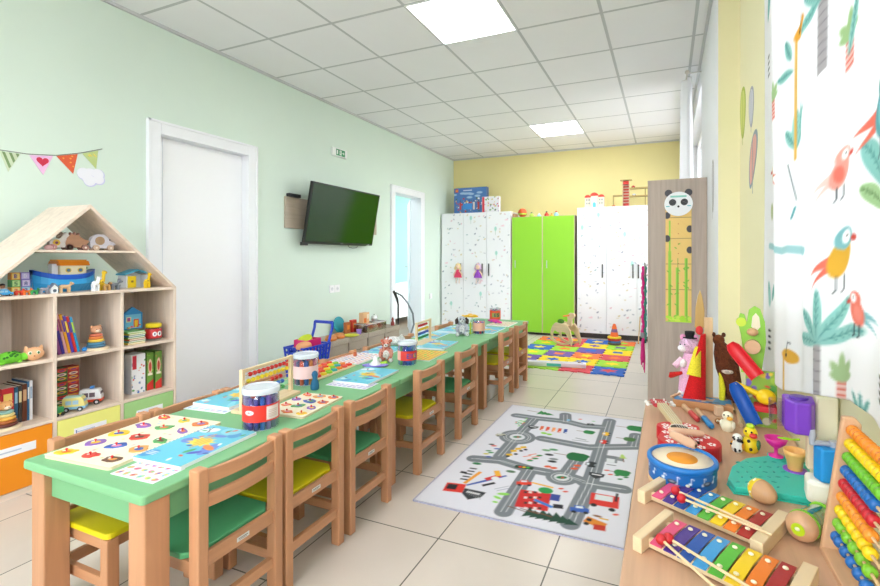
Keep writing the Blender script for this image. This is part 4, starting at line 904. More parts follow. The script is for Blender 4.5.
for k, (px, zz, cols, lt, lab) in enumerate((((14), 0, ('#f2b632', '#f7e39a', '#d8432f'), '2', 'yellow letter block at the bottom left on the shelf floor'), (14, 1, ('#4aa35a', '#bfe39a', '#2f7a4a'), '5', 'green letter block stacked second in the left pile of blocks'), (14, 2, ('#e89a32', '#f6d77a', '#5a3fa0'), 'B', 'orange letter block on top of the left pile of blocks'), (24, 0, ('#6fb8e0', '#cfe6f2', '#4a5fb0'), '3', 'pale blue letter block at the bot of the right pile of blocks'), (24, 1, ('#8f7fd0', '#d8d0f0', '#3f4fa0'), 'A', 'lilac letter block in the middle of the right pile of blocks'), (24, 2, ('#7a6ac8', '#c8c0ee', '#e0e0f4'), 'D', 'violet letter block on top of the right pile of blocks'))):
    block(px, -3.0, Z3+zz*.0362, cols, lab.replace(' bot ', ' bottom '), .036, lt)
for px, X2, cc, lab in ((19, -2.90, '#d8452f', 'red toy creature left of the grey dog on the shelf floor'), (27, -2.895, '#e8742f', 'orange toy creature in front of the letter blocks'), (34, -2.89, '#3fa35a', 'green toy creature beside the grey dog')):
    beast(lab, px, X2, Z3, cc, .036, .026, leg=.005)
def toy_car(px, X, z, L, hh, body, roof, label, name='toy_car', stripe=None, front=None, win='#9fc4dc', rz=0, box=False, siren=None, wcol='#2a2c30', k=1):
    """length along y"""
    t = thing(name, label, 'toy car', (X, xs(px, X), z), rz, k=k); w2 = L*.26; r = hh*.17
    if box: pr = [(-L/2, r), (L/2, r), (L/2, hh*.50), (L*.40, hh*.92), (L*.34, hh), (-L*.46, hh), (-L/2, hh*.9)]
    else: pr = [(-L/2, r), (L/2, r), (L/2, hh*.5), (L*.32, hh*.56), (L*.16, hh*.95), (-L*.2, hh), (-L*.36, hh*.62), (-L/2, hh*.52)]
    MB().prism(pr, -w2, w2, body, 'yz').build('body', t, hh*.06, 3)
    if roof: MB().box(-w2*.9, w2*.9, -L*.3 if not box else -L*.44, L*.12 if not box else L*.32, hh*.985, hh*1.05, roof).build('roof', t, .001)
    if stripe: MB().box(-w2-.001, w2+.001, -L*.502, L*.502, r*1.1, hh*.36, stripe).build('side_band', t, .0008)
    m = MB()
    for s_ in (-1, 1):
        xx = (w2, w2+.001) if s_ > 0 else (-w2-.001, -w2)
        m.box(xx[0], xx[1], -L*.34, -L*.08, hh*.52, hh*.80, win).box(xx[0], xx[1], -L*.03, L*.22 if box else L*.14, hh*.52, hh*.80, win)
    if box: m.box(-w2*.8, w2*.8, L*.455, L*.465, hh*.55, hh*.82, win)
    m.build('windows', t)
    for u in (-L*.30, L*.30):
        for s_ in (-1, 1): MB().cyl((s_*(w2-.004), u, r), (s_*(w2+.004), u, r), r, wcol, n=16).cyl((s_*(w2+.004), u, r), (s_*(w2+.0045), u, r), r*.5, '#d9dde2', n=12).build('wheel', t)
    if siren: MB().box(-w2*.4, w2*.4, -L*.05, L*.12, hh*1.02, hh*1.18, siren).build('siren', t, .002)
    return t
toy_car(3.5, -2.90, Z3, .062, .034, '#3f9fd8', '#e8e8ee', 'small blue and white toy car at the left end of the shelf floor')
stick_man('toy_figure', 'red and black toy figure behind the blue toy car', 2.5, -2.98, Z3, '#c8322a', '#1d1a1a')
beast('grey hippo figure behind the bow of the ark', 39, -3.12, Z3, '#8f95a0', .06, .075, leg=.010, snout=.008)
# ---- middle row
def book_row(items, X, z, label_fmt, group, depth=.14, lean=0, y0=None, name='book'):
    y = y0
    for k, (th_, h_, cc, c2, d) in enumerate(items):
        t = thing(name, label_fmt % d, 'book', (X, y, z), group=group, rx=lean)
        MB().box(-depth, 0, 0, th_, .0, h_, cc).build('cover', t, .0012)
        MB().box(-depth-.0008, -depth+.002, .0015, th_-.0015, .002, h_-.002, '#f1ece0').box(-depth+.004, -.004, .0015, th_-.0015, h_-.0002, h_+.0006, '#f1ece0').build('pages', t)
        MB().box(0, .0006, th_*.15, th_*.85, h_*.55, h_*.85, c2).build('spine_print', t)
        y += th_+.0015 if not lean else th_/math.cos(lean)+.002
    return y
book_row([(.014, .200, '#8f4a8a', '#e8a0c0', 'purple picture book, first of the leaning row from the left'), (.012, .235, '#3f2f8a', '#c04a9a', 'dark violet picture book, tallest of the leaning row'), (.011, .222, '#d8a0a0', '#8a3a5a', 'pinkish picture book in the leaning row'), (.012, .215, '#e8a42f', '#5a3f9a', 'orange yellow patterned book in the leaning row'), (.012, .205, '#5a3fb8', '#e8c83a', 'violet and yellow book in the leaning row'), (.011, .20, '#d8342f', '#3f4fb0', 'red topped book in the leaning row'), (.011, .195, '#2f9fd8', '#b8e04a', 'light blue book, last of the leaning row')], -2.93, Z2, '%s', 'picture books leaning in the middle cell', .15, lean=.20, y0=YS[1]+.052)
t = thing('toy_mallet', 'small blue round toy beside the foot of the leaning books', 'toy', (-2.91, xs(84.5, -2.91), Z2)); MB().ell((0, 0, .012), .012, '#2a8fe0').build('ball', t)
def ring_tower(px, X, z, rings, label, r0, base=None, bear='#dca27c', k=1.1):
    t = thing('stacking_toy', label, 'stacking toy', (X, xs(px, X), z), k=k); zz = 0
    if base: MB().lathe([(r0*1.3, 0), (r0*1.32, .008), (r0*1.2, .012)], 'woody:'+base, n=26).build('base', t); zz = .012
    n = len(rings); h = .0135
    for i, cc in enumerate(rings):
        r = r0*(1-.42*i/n); MB().lathe([(r*.8, zz), (r, zz+h*.3), (r, zz+h*.7), (r*.8, zz+h)], 'woody:'+cc, n=24).build('ring', t); zz += h
    m = MB().ell((0, 0, zz+.020), (.022, .024, .020), 'woody:'+bear, 16).ell((.018, 0, zz+.014), (.010, .012, .008), 'woody:#f0d8c0', 10)
    for s_ in (-1, 1): m.ell((-.002, s_*.018, zz+.036), (.005, .007, .007), 'woody:'+bear, 10)
    m.build('bear_head', t)
    m = MB()
    for s_ in (-1, 1): m.ell((.021, s_*.008, zz+.023), .002, '#2a2224', 6)
    m.ell((.028, 0, zz+.015), .002, '#2a2224', 6).build('face', t)
    return t
ring_tower(96, -2.92, Z2, ['#4f7f9f', '#5a93b0', '#e8c34a', '#e88a4a', '#d8765a'], 'wooden stacking bear with blue to orange rings in the middle cell', .040, '#e6cfae')
# turtle, cat, books in the left cell
t = thing('plush_toy', 'lime green spotted turtle toy in the left cell of the middle row', 'toy animal', (-2.91, xs(9, -2.91), Z2), 0, k=.85)
m = MB().ell((0, 0, .034), (.045, .055, .034), 'matte:#6fc832', 18).ell((.012, .062, .030), (.022, .022, .022), 'matte:#7fd83a', 14)
for a in ((.02, .036), (.02, -.036), (-.02, .036), (-.02, -.036)): m.ell((a[0], a[1], .010), (.014, .014, .010), 'matte:#7fd83a', 10)
m.build('body', t); R = random.Random(2); m = MB()
for k in range(16): a, b = R.uniform(-1.3, 1.3), R.uniform(.1, 1.2); m.ell((.045*math.cos(a)*math.cos(b), .055*math.sin(a)*math.cos(b), .034+.034*math.sin(b)), .0065, 'matte:#2f7a22', 8)
m.build('spots', t)
t = thing('toy_cat', 'round orange striped cat head toy beside the green turtle', 'toy animal', (-2.90, xs(33.5, -2.90), Z2), -.3, k=1.25)
m = MB().ell((0, 0, .026), (.026, .032, .026), '#efb88a', 18)
for s_ in (-1, 1): m.tube([(0, s_*.020, .044), (0, s_*.024, .058)], [.010, .002], '#efb88a', 8)
m.build('head', t); m = MB()
for s_ in (-1, 1): m.ell((.023, s_*.012, .032), (.004, .006, .007), '#f6f6e8', 8).ell((.0265, s_*.012, .032), (.002, .0035, .005), '#3f7a4a', 8)
m.ell((.026, 0, .020), (.003, .003, .002), '#a5482f', 6).build('face', t)
m = MB()
for k in range(5): m.box(.0, .004, -.016+.008*k-.001, -.016+.008*k+.001, .046, .052, '#b8692f')
m.build('stripes', t)
book_row([(.011, .10, '#2f4f9a', '#d8d8e8', 'dark blue slim book leaning at the left edge of the view')], -2.95, Z2, '%s', None, .13, lean=.25, y0=xs(0, -2.95)-.03)
# right cell
t = thing('dolls_house_book', 'blue house shaped picture book with red door standing in the right cell', 'book', (-3.0, (xs(124, -3.0)+xs(140, -3.0))/2, Z2+.0745), 0)
MB().prism([(-.055, 0), (.055, 0), (.055, .095), (0, .135), (-.055, .095)], -.010, .010, '#2f8fd0', 'yz').build('cover', t, .002)
c = Ink(.09, .085, .002, '#6fc0e6'); c.rect(.062, .03, .03, .05, '#d84a32'); c.rect(.062, .03, .018, .035, '#f0c83a'); c.rect(.02, .055, .026, .03, '#f2e2a0'); c.rect(.02, .055, .018, .022, '#a54a8a'); c.blobs(10, 0, .09, 0, .02, .003, .007, ['#3fa35a', '#e8c83a', '#d84a6a'], rng)
MB().at((.0106, -.045, .005)).sheet(c, 'print', lambda u, v: (0, u, v)).build('front_picture', t)
for k in range(7):
    cc = ['#e8c83a', '#3fb0a0', '#e0663a', '#5fae4a', '#3f8fc8', '#d8d04a', '#7ac26a'][k]; nm = ['yellow', 'teal', 'orange red', 'green', 'blue', 'lime yellow', 'light green'][k]
    t = thing('book', nm+' thin book in the flat stack in the right cell, %s from the bottom' % ['first', 'second', 'third', 'fourth', 'fifth', 'sixth', 'seventh'][k], 'book', (-2.965, (xs(123.5, -2.93)+xs(142, -2.93))/2+.002*(k % 3-1), Z2+k*.0106), .02*(k % 3-1), group='flat stack of thin books')
    MB().box(-.075, .075, -.048, .048, 0, .002, cc).box(-.075, .075, -.048, .048, .0082, .0102, cc).box(-.075, .075, -.048, -.046, 0, .0102, cc).build('cover', t); MB().box(-.072, .073, -.046, .046, .002, .0082, '#f3efe4').build('pages', t)
t = thing('toy_jar', 'round jar with red and white label and yellow lid in the right cell', 'jar', (-2.93, xs(153.5, -2.93), Z2), k=1.42)
MB().lathe([(.026, 0), (.030, .004), (.030, .052), (.026, .056)], 'clear:#e8eef6', n=28).build('jar_wall', t); MB().lathe([(.0305, .010), (.0312, .012), (.0312, .048), (.0305, .050)], '#c8282f', n=28, caps=False).build('label_band', t)
c = Ink(.05, .03, .0015, '#c8282f'); c.ell(.012, .015, .008, .010, '#f4f4f6'); c.ell(.032, .015, .010, .011, '#f4f4f6'); c.ell(.032, .015, .004, .006, '#2a3a6a'); c.ell(.012, .015, .003, .005, '#2a3a6a')
MB().sheet(c, 'print', lambda u, v: (.0316*math.cos(-.8+u/.0316), .0316*math.sin(-.8+u/.0316), .014+v)).build('label_print', t)
MB().lathe([(.028, .056), (.030, .058), (.030, .070), (.026, .073)], '#f0d51f', n=28).build('lid', t)
t = thing('toy_truck', 'dark blue toy behind the jar with the yellow lid', 'toy', (-3.02, xs(144, -3.02), Z2)); MB().box(-.02, .02, -.03, .03, .01, .055, '#3a5a9a').build('body', t, .004)
for s_ in (-1, 1): MB().cyl((.02, s_*.018, .010), (.026, s_*.018, .010), .010, '#26282c', n=14).build('wheel', t)
# ---- lower row
ring_tower(5.5, -2.90, Z1, ['#6a3028', '#b5652a', '#e8b04a', '#e8d28a', '#8fb8b0'], 'wooden stacking bear with dark red to green rings in the lower left cell', .040, '#e6cfae', '#e2a86a')
y = book_row([(.03, .15, '#b83a32', '#e8c06a', 'red story book in the lower left cell'), (.045, .18, '#c9303a', '#f0d070', 'thick red story book with gold print in the lower left cell'), (.014, .178, '#2a5a7a', '#8fb8d0', 'slim dark teal book in the lower left cell'), (.014, .18, '#3f3a3a', '#d8c89a', 'slim charcoal book in the lower left cell'), (.018, .185, '#6a3a2a', '#c9a07a', 'brown book in the lower left cell'), (.007, .195, '#2f6fa0', '#e0e8f0', 'thin blue book near the divider in the lower left cell'), (.012, .195, '#e6e8ee', '#9fb0c8', 'white spined book last in the lower left cell')], -2.945, Z1, '%s', 'story books in the lower left cell', .15, 0, y0=xs(33, -2.945)-.150)
def game_box(X, y, z, w_, h_, d_, paint, side, label, name='game_box', group=None, rz=0, cat='box'):
    t = thing(name, label, cat, (X, y, z), rz, group=group); MB().box(-d_, 0, 0, w_, 0, h_, side).build('carton', t, .0012)
    c = Ink(w_-.002, h_-.002, max(.0018, math.sqrt(w_*h_/4000)), side); paint(c); MB().at((.0005, .001, .001)).sheet(c, 'print', lambda u, v: (0, u, v)).build('front_print', t); return t
def pt_stack(a, b):
    def f(c):
        for k in range(3): c.ell(c.W/2, c.H*(.2+.3*k), c.W*.4, c.H*.11, ['#e8b83a', '#f0e0c0', '#e0563a'][k]); c.ell(c.W/2, c.H*(.2+.3*k), c.W*.25, c.H*.05, '#6a3a8a')
        c.rect(c.W/2, c.H*.93, c.W, c.H*.1, b)
    return f
Xg = -3.0
for k, (cc, c2, nm) in enumerate((('#3f6a3a', '#c8322f', 'green'), ('#b02f3a', '#d8a03a', 'crimson'))):
    y = [xs(55.5, Xg), xs(67.5, Xg)][k]
    for q in range(3): game_box(Xg, y, Z1+q*.0735, .054, .072, .06, pt_stack(cc, c2), cc, '%s game box with round pictures, %s of its pile behind the toy van' % (nm, ['lowest', 'middle', 'top'][q]))
toy_car(75, -2.905, Z1, .096, .074, '#e4d685', '#a9d6c8', 'pale yellow toy food van with teal roof in the lower middle cell', 'toy_van', stripe='#7fb8d8', box=True, rz=-.75)
toy_car(91.5, -2.955, Z1, .100, .084, '#eef0f3', None, 'white toy ambulance with red bumper and blue siren in the lower middle cell', 'toy_ambulance', stripe='#e0502f', box=True, siren='#4a86c8', win='#6a5a66', rz=-.75)
t = thing('toy_bus', 'green and yellow toy vehicle at the left of the lower middle cell', 'toy car', (-2.89, xs(57, -2.89), Z1), .2); MB().box(-.018, .018, -.022, .022, .012, .045, '#3a9a5a').box(-.019, .019, -.023, .023, .008, .018, '#e8d83a').build('body', t, .004)
for s_ in (-1, 1): MB().cyl((.016, s_*.013, .009), (.022, s_*.013, .009), .009, '#2a2c30', n=14).build('wheel', t)
y = book_row([(.010, .15, '#3f7a7a', '#a0c0b0', 'teal slim book in the lower right cell'), (.010, .16, '#5a4a52', '#b0a0a0', 'dark slim book in the lower right cell'), (.007, .15, '#8a8f98', '#d0d0d8', 'grey slim book in the lower right cell')], -2.93, Z1, '%s', 'slim books in the lower right cell', .15, 0, y0=YS[2]+.010)
def pt_white(c): c.blobs(26, 0, c.W, 0, c.H*.85, .003, .008, ['#3f6fc0', '#e0b83a', '#5faa5a', '#d8564a', '#8f9fb8'], rng); c.rect(c.W*.2, c.H*.8, c.W*.3, c.H*.35, '#c8283a')
game_box(-2.925, xs(131.5, -2.925), Z1, xs(145.5, -2.925)-xs(131.5, -2.925), .235, .10, pt_white, '#eef0f4', 'white game box with red corner and small pictures in the lower right cell')
def pt_green(c):
    c.rect(c.W/2, c.H/2, c.W, c.H, '#6a9a3f'); c.blobs(12, 0, c.W, 0, c.H, .004, .009, ['#8fc04a', '#4a7a32', '#a58a4a'], rng); c.ell(c.W/2, c.H*.62, c.W*.3, c.H*.2, '#e8c8b0'); c.ell(c.W/2, c.H*.62, c.W*.2, c.H*.13, '#c84a3a'); c.poly([(0, 0), (c.W, 0), (c.W, c.H*.28), (0, c.H*.16)], '#d8342f'); c.rect(c.W/2, c.H*.42, c.W*.7, c.H*.06, '#f0e8d8')
for k in range(2): game_box(-2.93+.005*k, xs(146.5+8*k, -2.93)+.001, Z1, .041, .232, .10, pt_green, '#557f35', ['green puzzle box with red base beside the white game box', 'green puzzle box with red base next to the right panel'][k])
# ================================================================ left wall
def poly_on_wall(pts, z=0): return [(onx(px, py, XL)[1], onx(px, py, XL)[2]) for px, py in pts]
t = thing('wall_sticker', 'bunting sticker with striped, heart, orange and green pennants on the mint wall', 'wall sticker', (XL+.001, 0, 0))
P = poly_on_wall([(-30, 147), (0, 150), (27, 154), (55, 155.5), (80, 153), (102, 149)]); MB().tube([(.0015, a, b) for a, b in P], .0022, 'matte:#7d7f76', 6).build('string', t)
def flag(px4, base, deco, nm):
    Q = poly_on_wall(px4); f = MB().prism(Q, .0004, .0012, 'matte:'+base, 'yz').build('pennant', t); f['label'] = nm
    m = MB(); (ax, az), (bx, bz), (cx, cz) = Q
    def bc(u, v): return (ax+(bx-ax)*u+(cx-ax)*v, az+(bz-az)*u+(cz-az)*v)   # u along top, v down
    if deco == 'stripe':
        for k in (.12, .45, .78):
            m.prism([bc(k, 0), bc(k+.14, 0), bc(k+.14, max(.02, 1-k-.14)*.95), bc(k, (1-k)*.92)], .0012, .0016, 'matte:#7d9a68', 'yz')
    elif deco == 'heart':
        c0 = bc(.38, .30); s_ = .030; H_ = []
        for q in range(20): a = q*2*PI/20; H_.append((c0[0]+s_*.062*16*math.sin(a)**3, c0[1]+s_*.062*(13*math.cos(a)-5*math.cos(2*a)-2*math.cos(3*a)-math.cos(4*a))))
        m.prism(H_, .0012, .0018, 'matte:#d0324f', 'yz')
    elif deco == 'dots':
        for k in range(9): u, v = rng.uniform(.1, .6), rng.uniform(.05, .35); p = bc(u, v); m.ell((.0013, p[0], p[1]), (.0005, .006, .004), 'matte:#e8d86a', 6)
    else:
        for u, v in ((.2, .15), (.5, .2), (.35, .4), (.65, .1), (.3, .62)): p = bc(u, v); m.ell((.0013, p[0], p[1]), (.0005, .007, .005), 'matte:#f2a04a', 6)
    m.build('pattern', f)
flag([(-1, 151), (20, 154), (8, 172)], '#cfdcc0', 'stripe', 'green and white striped pennant'); flag([(29, 155), (53, 156), (43, 175)], '#efbfe6', 'heart', 'pink pennant with red heart')
flag([(56, 156), (77.5, 154), (73, 174)], '#e0603a', 'x', 'orange pennant'); flag([(82, 153.5), (98, 150.5), (96, 169)], '#c0d08a', 'dots', 'green speckled pennant')
t = thing('wall_sticker', 'small lilac white cloud sticker under the right end of the bunting', 'wall sticker', (XL+.001, 0, 0))
m = MB()
for k, (px, py, r) in enumerate(((84, 174, .035), (91, 177, .05), (98, 175, .034), (99, 180, .030), (90, 181, .034))): _, y, z = onx(px, py, XL); m.cyl((0, y, z), (.0016+.0003*k, y, z), r*1.08, 'matte:#cfd0f0', n=24).cyl((0, y-.004, z+.003), (.002+.0003*k, y-.004, z+.003), r, 'matte:#efeff8', n=24)
m.build('cloud', t)
# exit sign, sockets
a, b = onx(331, 149, XL), onx(345, 157.5, XL); zc = 2.30
t = thing('exit_sign', 'green and white emergency exit sign high on the mint wall above the television', 'sign', (XL, (a[1]+b[1])/2, zc))
MB().box(0, .03, -.12, .12, -.045, .045, '#eef3f0').build('housing', t, .004)
c = Ink(.15, .07, .0022, '#168a54'); c.rect(.075, .035, .15, .07, '#168a54'); c.rect(.022, .035, .020, .045, '#f2f7f4'); c.rect(.075, .035, .032, .05, '#f2f7f4'); c.ell(.076, .052, .005, .005, '#168a54'); c.line([(.076, .046), (.074, .034), (.082, .026), (.080, .016)], .005, '#168a54'); c.line([(.074, .034), (.068, .022)], .005, '#168a54'); c.line([(.066, .042), (.084, .040)], .004, '#168a54')
c.line([(.105, .035), (.135, .035)], .006, '#f2f7f4'); c.line([(.122, .046), (.135, .035), (.122, .024)], .006, '#f2f7f4')
MB().at((.0305, -.07, -.035)).sheet(c, 'print', lambda u, v: (0, u, v)).build('pictogram', t)
for k, (px, py, lab) in enumerate(((333, 290, 'left white socket plate on the mint wall below the television'), (339.5, 289, 'right white socket plate on the mint wall below the television'))):
    _, y, z = onx(px, py, XL); z = .80; y = 4.02+.087*k
    t = thing('wall_socket', lab, 'socket', (XL, y, z), group='pair of sockets'); MB().box(0, .009, -.041, .041, -.041, .041, '#f5f6f8').build('plate', t, .003); MB().cyl((.0088, 0, 0), (.0093, 0, 0), .021, '#dcdfe4', n=20).cyl((.0093, -.008, 0), (.0096, -.008, 0), .0025, '#3a3c40', n=8).cyl((.0093, .008, 0), (.0096, .008, 0), .0025, '#3a3c40', n=8).build('insert', t)
_, y, z = onx(430.5, 296, XL); t = thing('light_switch', 'white light switch between the open doorway and the patterned cupboard', 'switch', (XL, y, z)); MB().box(0, .009, -.041, .041, -.041, .041, '#f1f3f5').build('plate', t, .003); MB().at((.009, 0, 0), ry=-.05).box(-.002, .003, -.02, .02, -.03, .03, '#fafafa').build('rocker', t, .001)
# plank and television
t = thing('wall_board', 'light wood board fixed to the wall behind the television', 'board', (XL, 4.09, 1.575)); MB().box(0, .018, -.745, .745, -.15, .15, 'woody:#b9ab98').build('board', t, .002)
t = thing('set_top_box', 'small black box on top of the wooden wall board, left of the television', 'box', (XL+.02, 3.44, 1.7255)); MB().box(-.012, .03, -.075, .075, 0, .032, '#1f2124').build('casing', t, .003); MB().cyl((.03, .03, .016), (.031, .03, .016), .004, '#3f4a52', n=10).build('sensor', t)
XT, XB_, yT0, yT1, zT0, zT1 = -3.137, -3.25, 3.487, 4.607, 1.283, 1.878
ang = math.atan2(XT-XB_, zT1-zT0); Lh = math.hypot(XT-XB_, zT1-zT0)
t = thing('television', 'large black flat television tilted forward on the mint wall', 'television', (XB_, (yT0+yT1)/2, zT0)); hw = (yT1-yT0)/2
def tilt(m): m.T = Matrix.Rotation(ang, 4, 'Y'); return m
tilt(MB()).box(-.035, 0, -hw, hw, 0, Lh, '#141517').build('casing', t, .004)
m = tilt(MB()).box(0, .002, -hw+.014, hw-.014, .022, Lh-.014, 'screen'); 
ms, nt, bs = new_mat('screen'); bs.inputs['Base Color'].default_value = (*lin('#163a0c'), 1); bs.inputs['Roughness'].default_value = .12; MATS['screen'] = ms
m.build('screen', t)
tilt(MB()).box(.0, .004, -.02, .02, .006, .012, '#8a8d92').box(.0, .0035, hw-.09, hw-.07, .006, .014, '#b8bcc2').build('logo_strip', t)
MB().box(XL+.018-XB_, -.075, -.12, .12, .12, .42, '#2a2c2f').cyl((-.085, 0, .25), (.01, 0, .25), .022, '#2a2c2f').build('wall_mount', t, .002)
MB().box(-.06, -.005, -hw+.01, -hw+.06, -.022, .012, '#1c1d20').box(-.05, -.01, -hw+.06, hw-.1, -.006, .006, '#1c1d20').build('soundbar', t, .002)
MB().tube([(-.01, .12, .0), (-.008, .14, -.028), (-.006, .2, -.036), (-.006, .27, -.030), (-.01, .30, .004)], .003, '#1a1b1d', 6).build('cable', t)
# ---- blue toy trolley
TX0, TX1, TY0, TY1, TB, TT = -2.99, -2.77, 2.97, 3.30, .20, .385; BL = '#1b3fc0'
t = thing('toy_trolley', 'blue plastic toy shopping trolley full of play food by the mint wall', 'trolley', ((TX0+TX1)/2, (TY0+TY1)/2, 0)); hx_, hy_ = (TX1-TX0)/2, (TY1-TY0)/2
m = MB(); 
def ring_at(z, f, w=.012): 
    a, b = hx_*f, hy_*f; m.box(-a, a, -b, -b+w, z, z+.016, BL).box(-a, a, b-w, b, z, z+.016, BL).box(-a, -a+w, -b+w, b-w, z, z+.016, BL).box(a-w, a, -b+w, b-w, z, z+.016, BL)
for k in range(5): ring_at(TB+k*.0425, .86+.035*k)
for s_ in (-1, 1):
    for k in range(9):
        u = -1+2*k/8; m.tube([(s_*hx_*.855, u*hy_*.84, TB+.008), (s_*hx_*.99, u*hy_*.97, TT)], .009, BL, 6)
    for k in range(5):
        u = -1+2*k/4; m.tube([(u*hx_*.84, s_*hy_*.855, TB+.008), (u*hx_*.97, s_*hy_*.985, TT)], .009, BL, 6)
m.box(-hx_*.86, hx_*.86, -hy_*.86, hy_*.86, TB-.006, TB, BL).build('basket', t)
m = MB()
for s_ in (-1, 1): m.tube([(s_*.10, hy_*.9, TT), (s_*.10, hy_*1.18, .50), (s_*.10, hy_*1.22, .555)], .012, BL, 8)
m.tube([(-.10, hy_*1.22, .555), (.10, hy_*1.22, .555)], .014, BL, 10).build('handle', t); m = MB()
for s_ in (-1, 1): m.tube([(s_*.095, hy_*.78, .03), (s_*.11, hy_*.82, TB)], .012, BL, 8).tube([(s_*.095, -hy_*.70, .03), (s_*.11, -hy_*.80, TB)], .012, BL, 8).tube([(s_*.095, -hy_*.75, .055), (s_*.095, hy_*.8, .055)], .012, BL, 8)
m.box(-.1, .1, -hy_*.7, hy_*.8, .05, .06, BL).build('chassis', t); m = MB()
for s_ in (-1, 1):
    for u in (-.72, .80): MB().cyl((s_*.095-.008, u*hy_, .024), (s_*.095+.008, u*hy_, .024), .024, '#2a2c30', n=18).build('wheel', t)
bx_, by_ = (TX0+TX1)/2, (TY0+TY1)/2
def food(name, label, px, py, z, build, cat='toy food'):
    x, y, _ = px, py, z; t = thing(name, label, cat, (px, py, z)); build(t); return t
food('toy_crate', 'magenta toy basket on top of the load in the blue trolley', bx_-.02, by_+.02, TB+.165, lambda t: (MB().box(-.07, .07, -.09, .09, 0, .006, '#d81f6a').box(-.07, -.062, -.09, .09, .006, .065, '#d81f6a').box(.062, .07, -.09, .09, .006, .065, '#d81f6a').box(-.062, .062, -.09, -.082, .006, .065, '#d81f6a').box(-.062, .062, .082, .09, .006, .065, '#d81f6a').build('basket_walls', t, .002)))
food('toy_food', 'yellow green toy bowl leaning in the magenta basket', bx_-.02, by_+.02, TB+.172, lambda t: MB().at(rx=.5).lathe([(.02, .02), (.055, .035), (.062, .075), (.058, .075), (.05, .042), (.018, .028)], '#c8d82a', n=20).build('bowl', t))
food('toy_bread', 'peach coloured toy bread loaf at the left of the blue trolley', bx_+.05, by_-.10, TB+.15, lambda t: MB().ell((0, 0, .04), (.05, .08, .04), 'matte:#e0a070', 16).build('loaf', t))
for k, (dx, dy, dz, r, cc, nm) in enumerate(((-.05, -.14, 0, .05, '#e0452f', 'red'), (.05, -.10, 0, .045, '#4aa84a', 'green'), (-.04, -.02, 0, .05, '#e8b82f', 'yellow'), (.06, .02, 0, .045, '#d8742f', 'orange'), (-.05, .11, 0, .048, '#7a4fb0', 'purple'), (.05, .12, 0, .05, '#35a0a8', 'teal'), (-.0, -.06, .085, .04, '#f0d22f', 'bright yellow'), (.02, .06, .08, .036, '#c83a5a', 'pink red'), (.07, -.17, .0, .03, '#7fc03a', 'lime'))):
    food('toy_food', nm+' play food piece inside the blue trolley', bx_+dx, by_+dy, TB+dz+.001, lambda t, r=r, cc=cc: (MB().ell((0, 0, r*.92), (r, r, r*.92), cc, 14).build('fruit', t), MB().cyl((0, 0, r*1.8), (.003, 0, r*2.05), .004, '#5a7a3a', n=6).build('stem', t)))
# ---- taupe storage boxes
SB0, BWd, BZ = 3.555, .328, .315
for k in range(4):
    t = thing('storage_box', ['taupe lidded fabric storage box next to the blue trolley', 'second taupe storage box from the trolley, with toys on its lid', 'third taupe storage box from the trolley, under the clear toy tray', 'taupe storage box nearest the open doorway'][k], 'storage box', (-3.18, SB0+BWd*(k+.5), 0), group='taupe storage boxes along the mint wall')
    w_ = BWd/2-.004
    MB().box(-.155, .155, -w_+.006, w_-.006, 0, BZ-.055, 'fab:#a69b8d').build('body', t, .006); MB().box(-.162, .162, -w_, w_, BZ-.0545, BZ, 'fab:#aea395').build('lid', t, .008)
    MB().tube([(.156, -.03, .17), (.164, -.015, .162), (.164, .015, .162), (.156, .03, .17)], .004, 'fab:#8a7f72', 6).build('pull_loop', t)
def onbox(px, X=-3.1): return (X, onx(px, 300, X)[1], BZ)
for k, (px, X) in enumerate(((331, -3.08), (339, -3.10))):
    t = thing('toy_bread', ['orange toy bread roll nearest the trolley on the first storage box', 'second orange toy bread roll on the first storage box'][k], 'toy food', onbox(px, X), .3); MB().lathe([(.05, 0), (.06, .012), (.058, .024)], 'matte:#e0833a', n=20).build('base', t); MB().lathe([(.057, .024), (.050, .044), (.02, .054)], 'matte:#d8925a', n=20).build('crust', t)
t = thing('toy_plate', 'teal round toy plate leaning against the mint wall on the first storage box', 'toy', (-3.30, onx(340, 300, -3.30)[1], BZ)); MB().at((0, 0, .002), ry=PI/2-.18).lathe([(.085, 0), (.09, .004), (.088, .01)], '#2f9fb0', (-.09, 0, 0), n=28).build('plate', t)
t = thing('toy_plate', 'flat yellow green toy plate lying on the second storage box', 'toy', onbox(351, -3.06)); MB().lathe([(.05, 0), (.085, .010), (.088, .014), (.08, .014), (.045, .006)], '#d8dc3a', n=26).build('plate', t)
for k, (px, cc, hh, w_, nm) in enumerate(((347, '#b8683a', .12, .035, 'brown toy box with window standing'), (353, '#d8402f', .135, .04, 'red toy box standing'))):
    x, y, z = onbox(px, -3.22); t = thing('toy_box', nm+' at the back of the second storage box', 'toy', (x, y, z)); MB().box(-.02, .02, -w_, w_, 0, hh, cc).build('carton', t, .003); MB().box(.0201, .021, -w_*.6, w_*.6, hh*.35, hh*.75, '#e8923a').build('picture', t)
t = thing('toy_cup', 'lilac toy cup at the front of the second storage box', 'toy cup', onbox(359, -3.07)); MB().lathe([(.022, 0), (.03, .05), (.027, .05), (.020, .004)], '#9f7fd0', n=20).build('cup', t)
x, y, z = onbox(369.5, -3.13); t = thing('toy_tray', 'clear plastic tray of red play food on the third storage box', 'tray', (x, y, z)); a_, b_ = .10, .19
MB().box(-a_, a_, -b_, b_, 0, .004, 'clear:#e6dcd8').box(-a_, a_, -b_, -b_+.003, .004, .085, 'clear:#e6dcd8').box(-a_, a_, b_-.003, b_, .004, .085, 'clear:#e6dcd8').box(-a_, -a_+.003, -b_, b_, .004, .085, 'clear:#e6dcd8').box(a_-.003, a_, -b_, b_, .004, .085, 'clear:#e6dcd8').build('tray_walls', t)
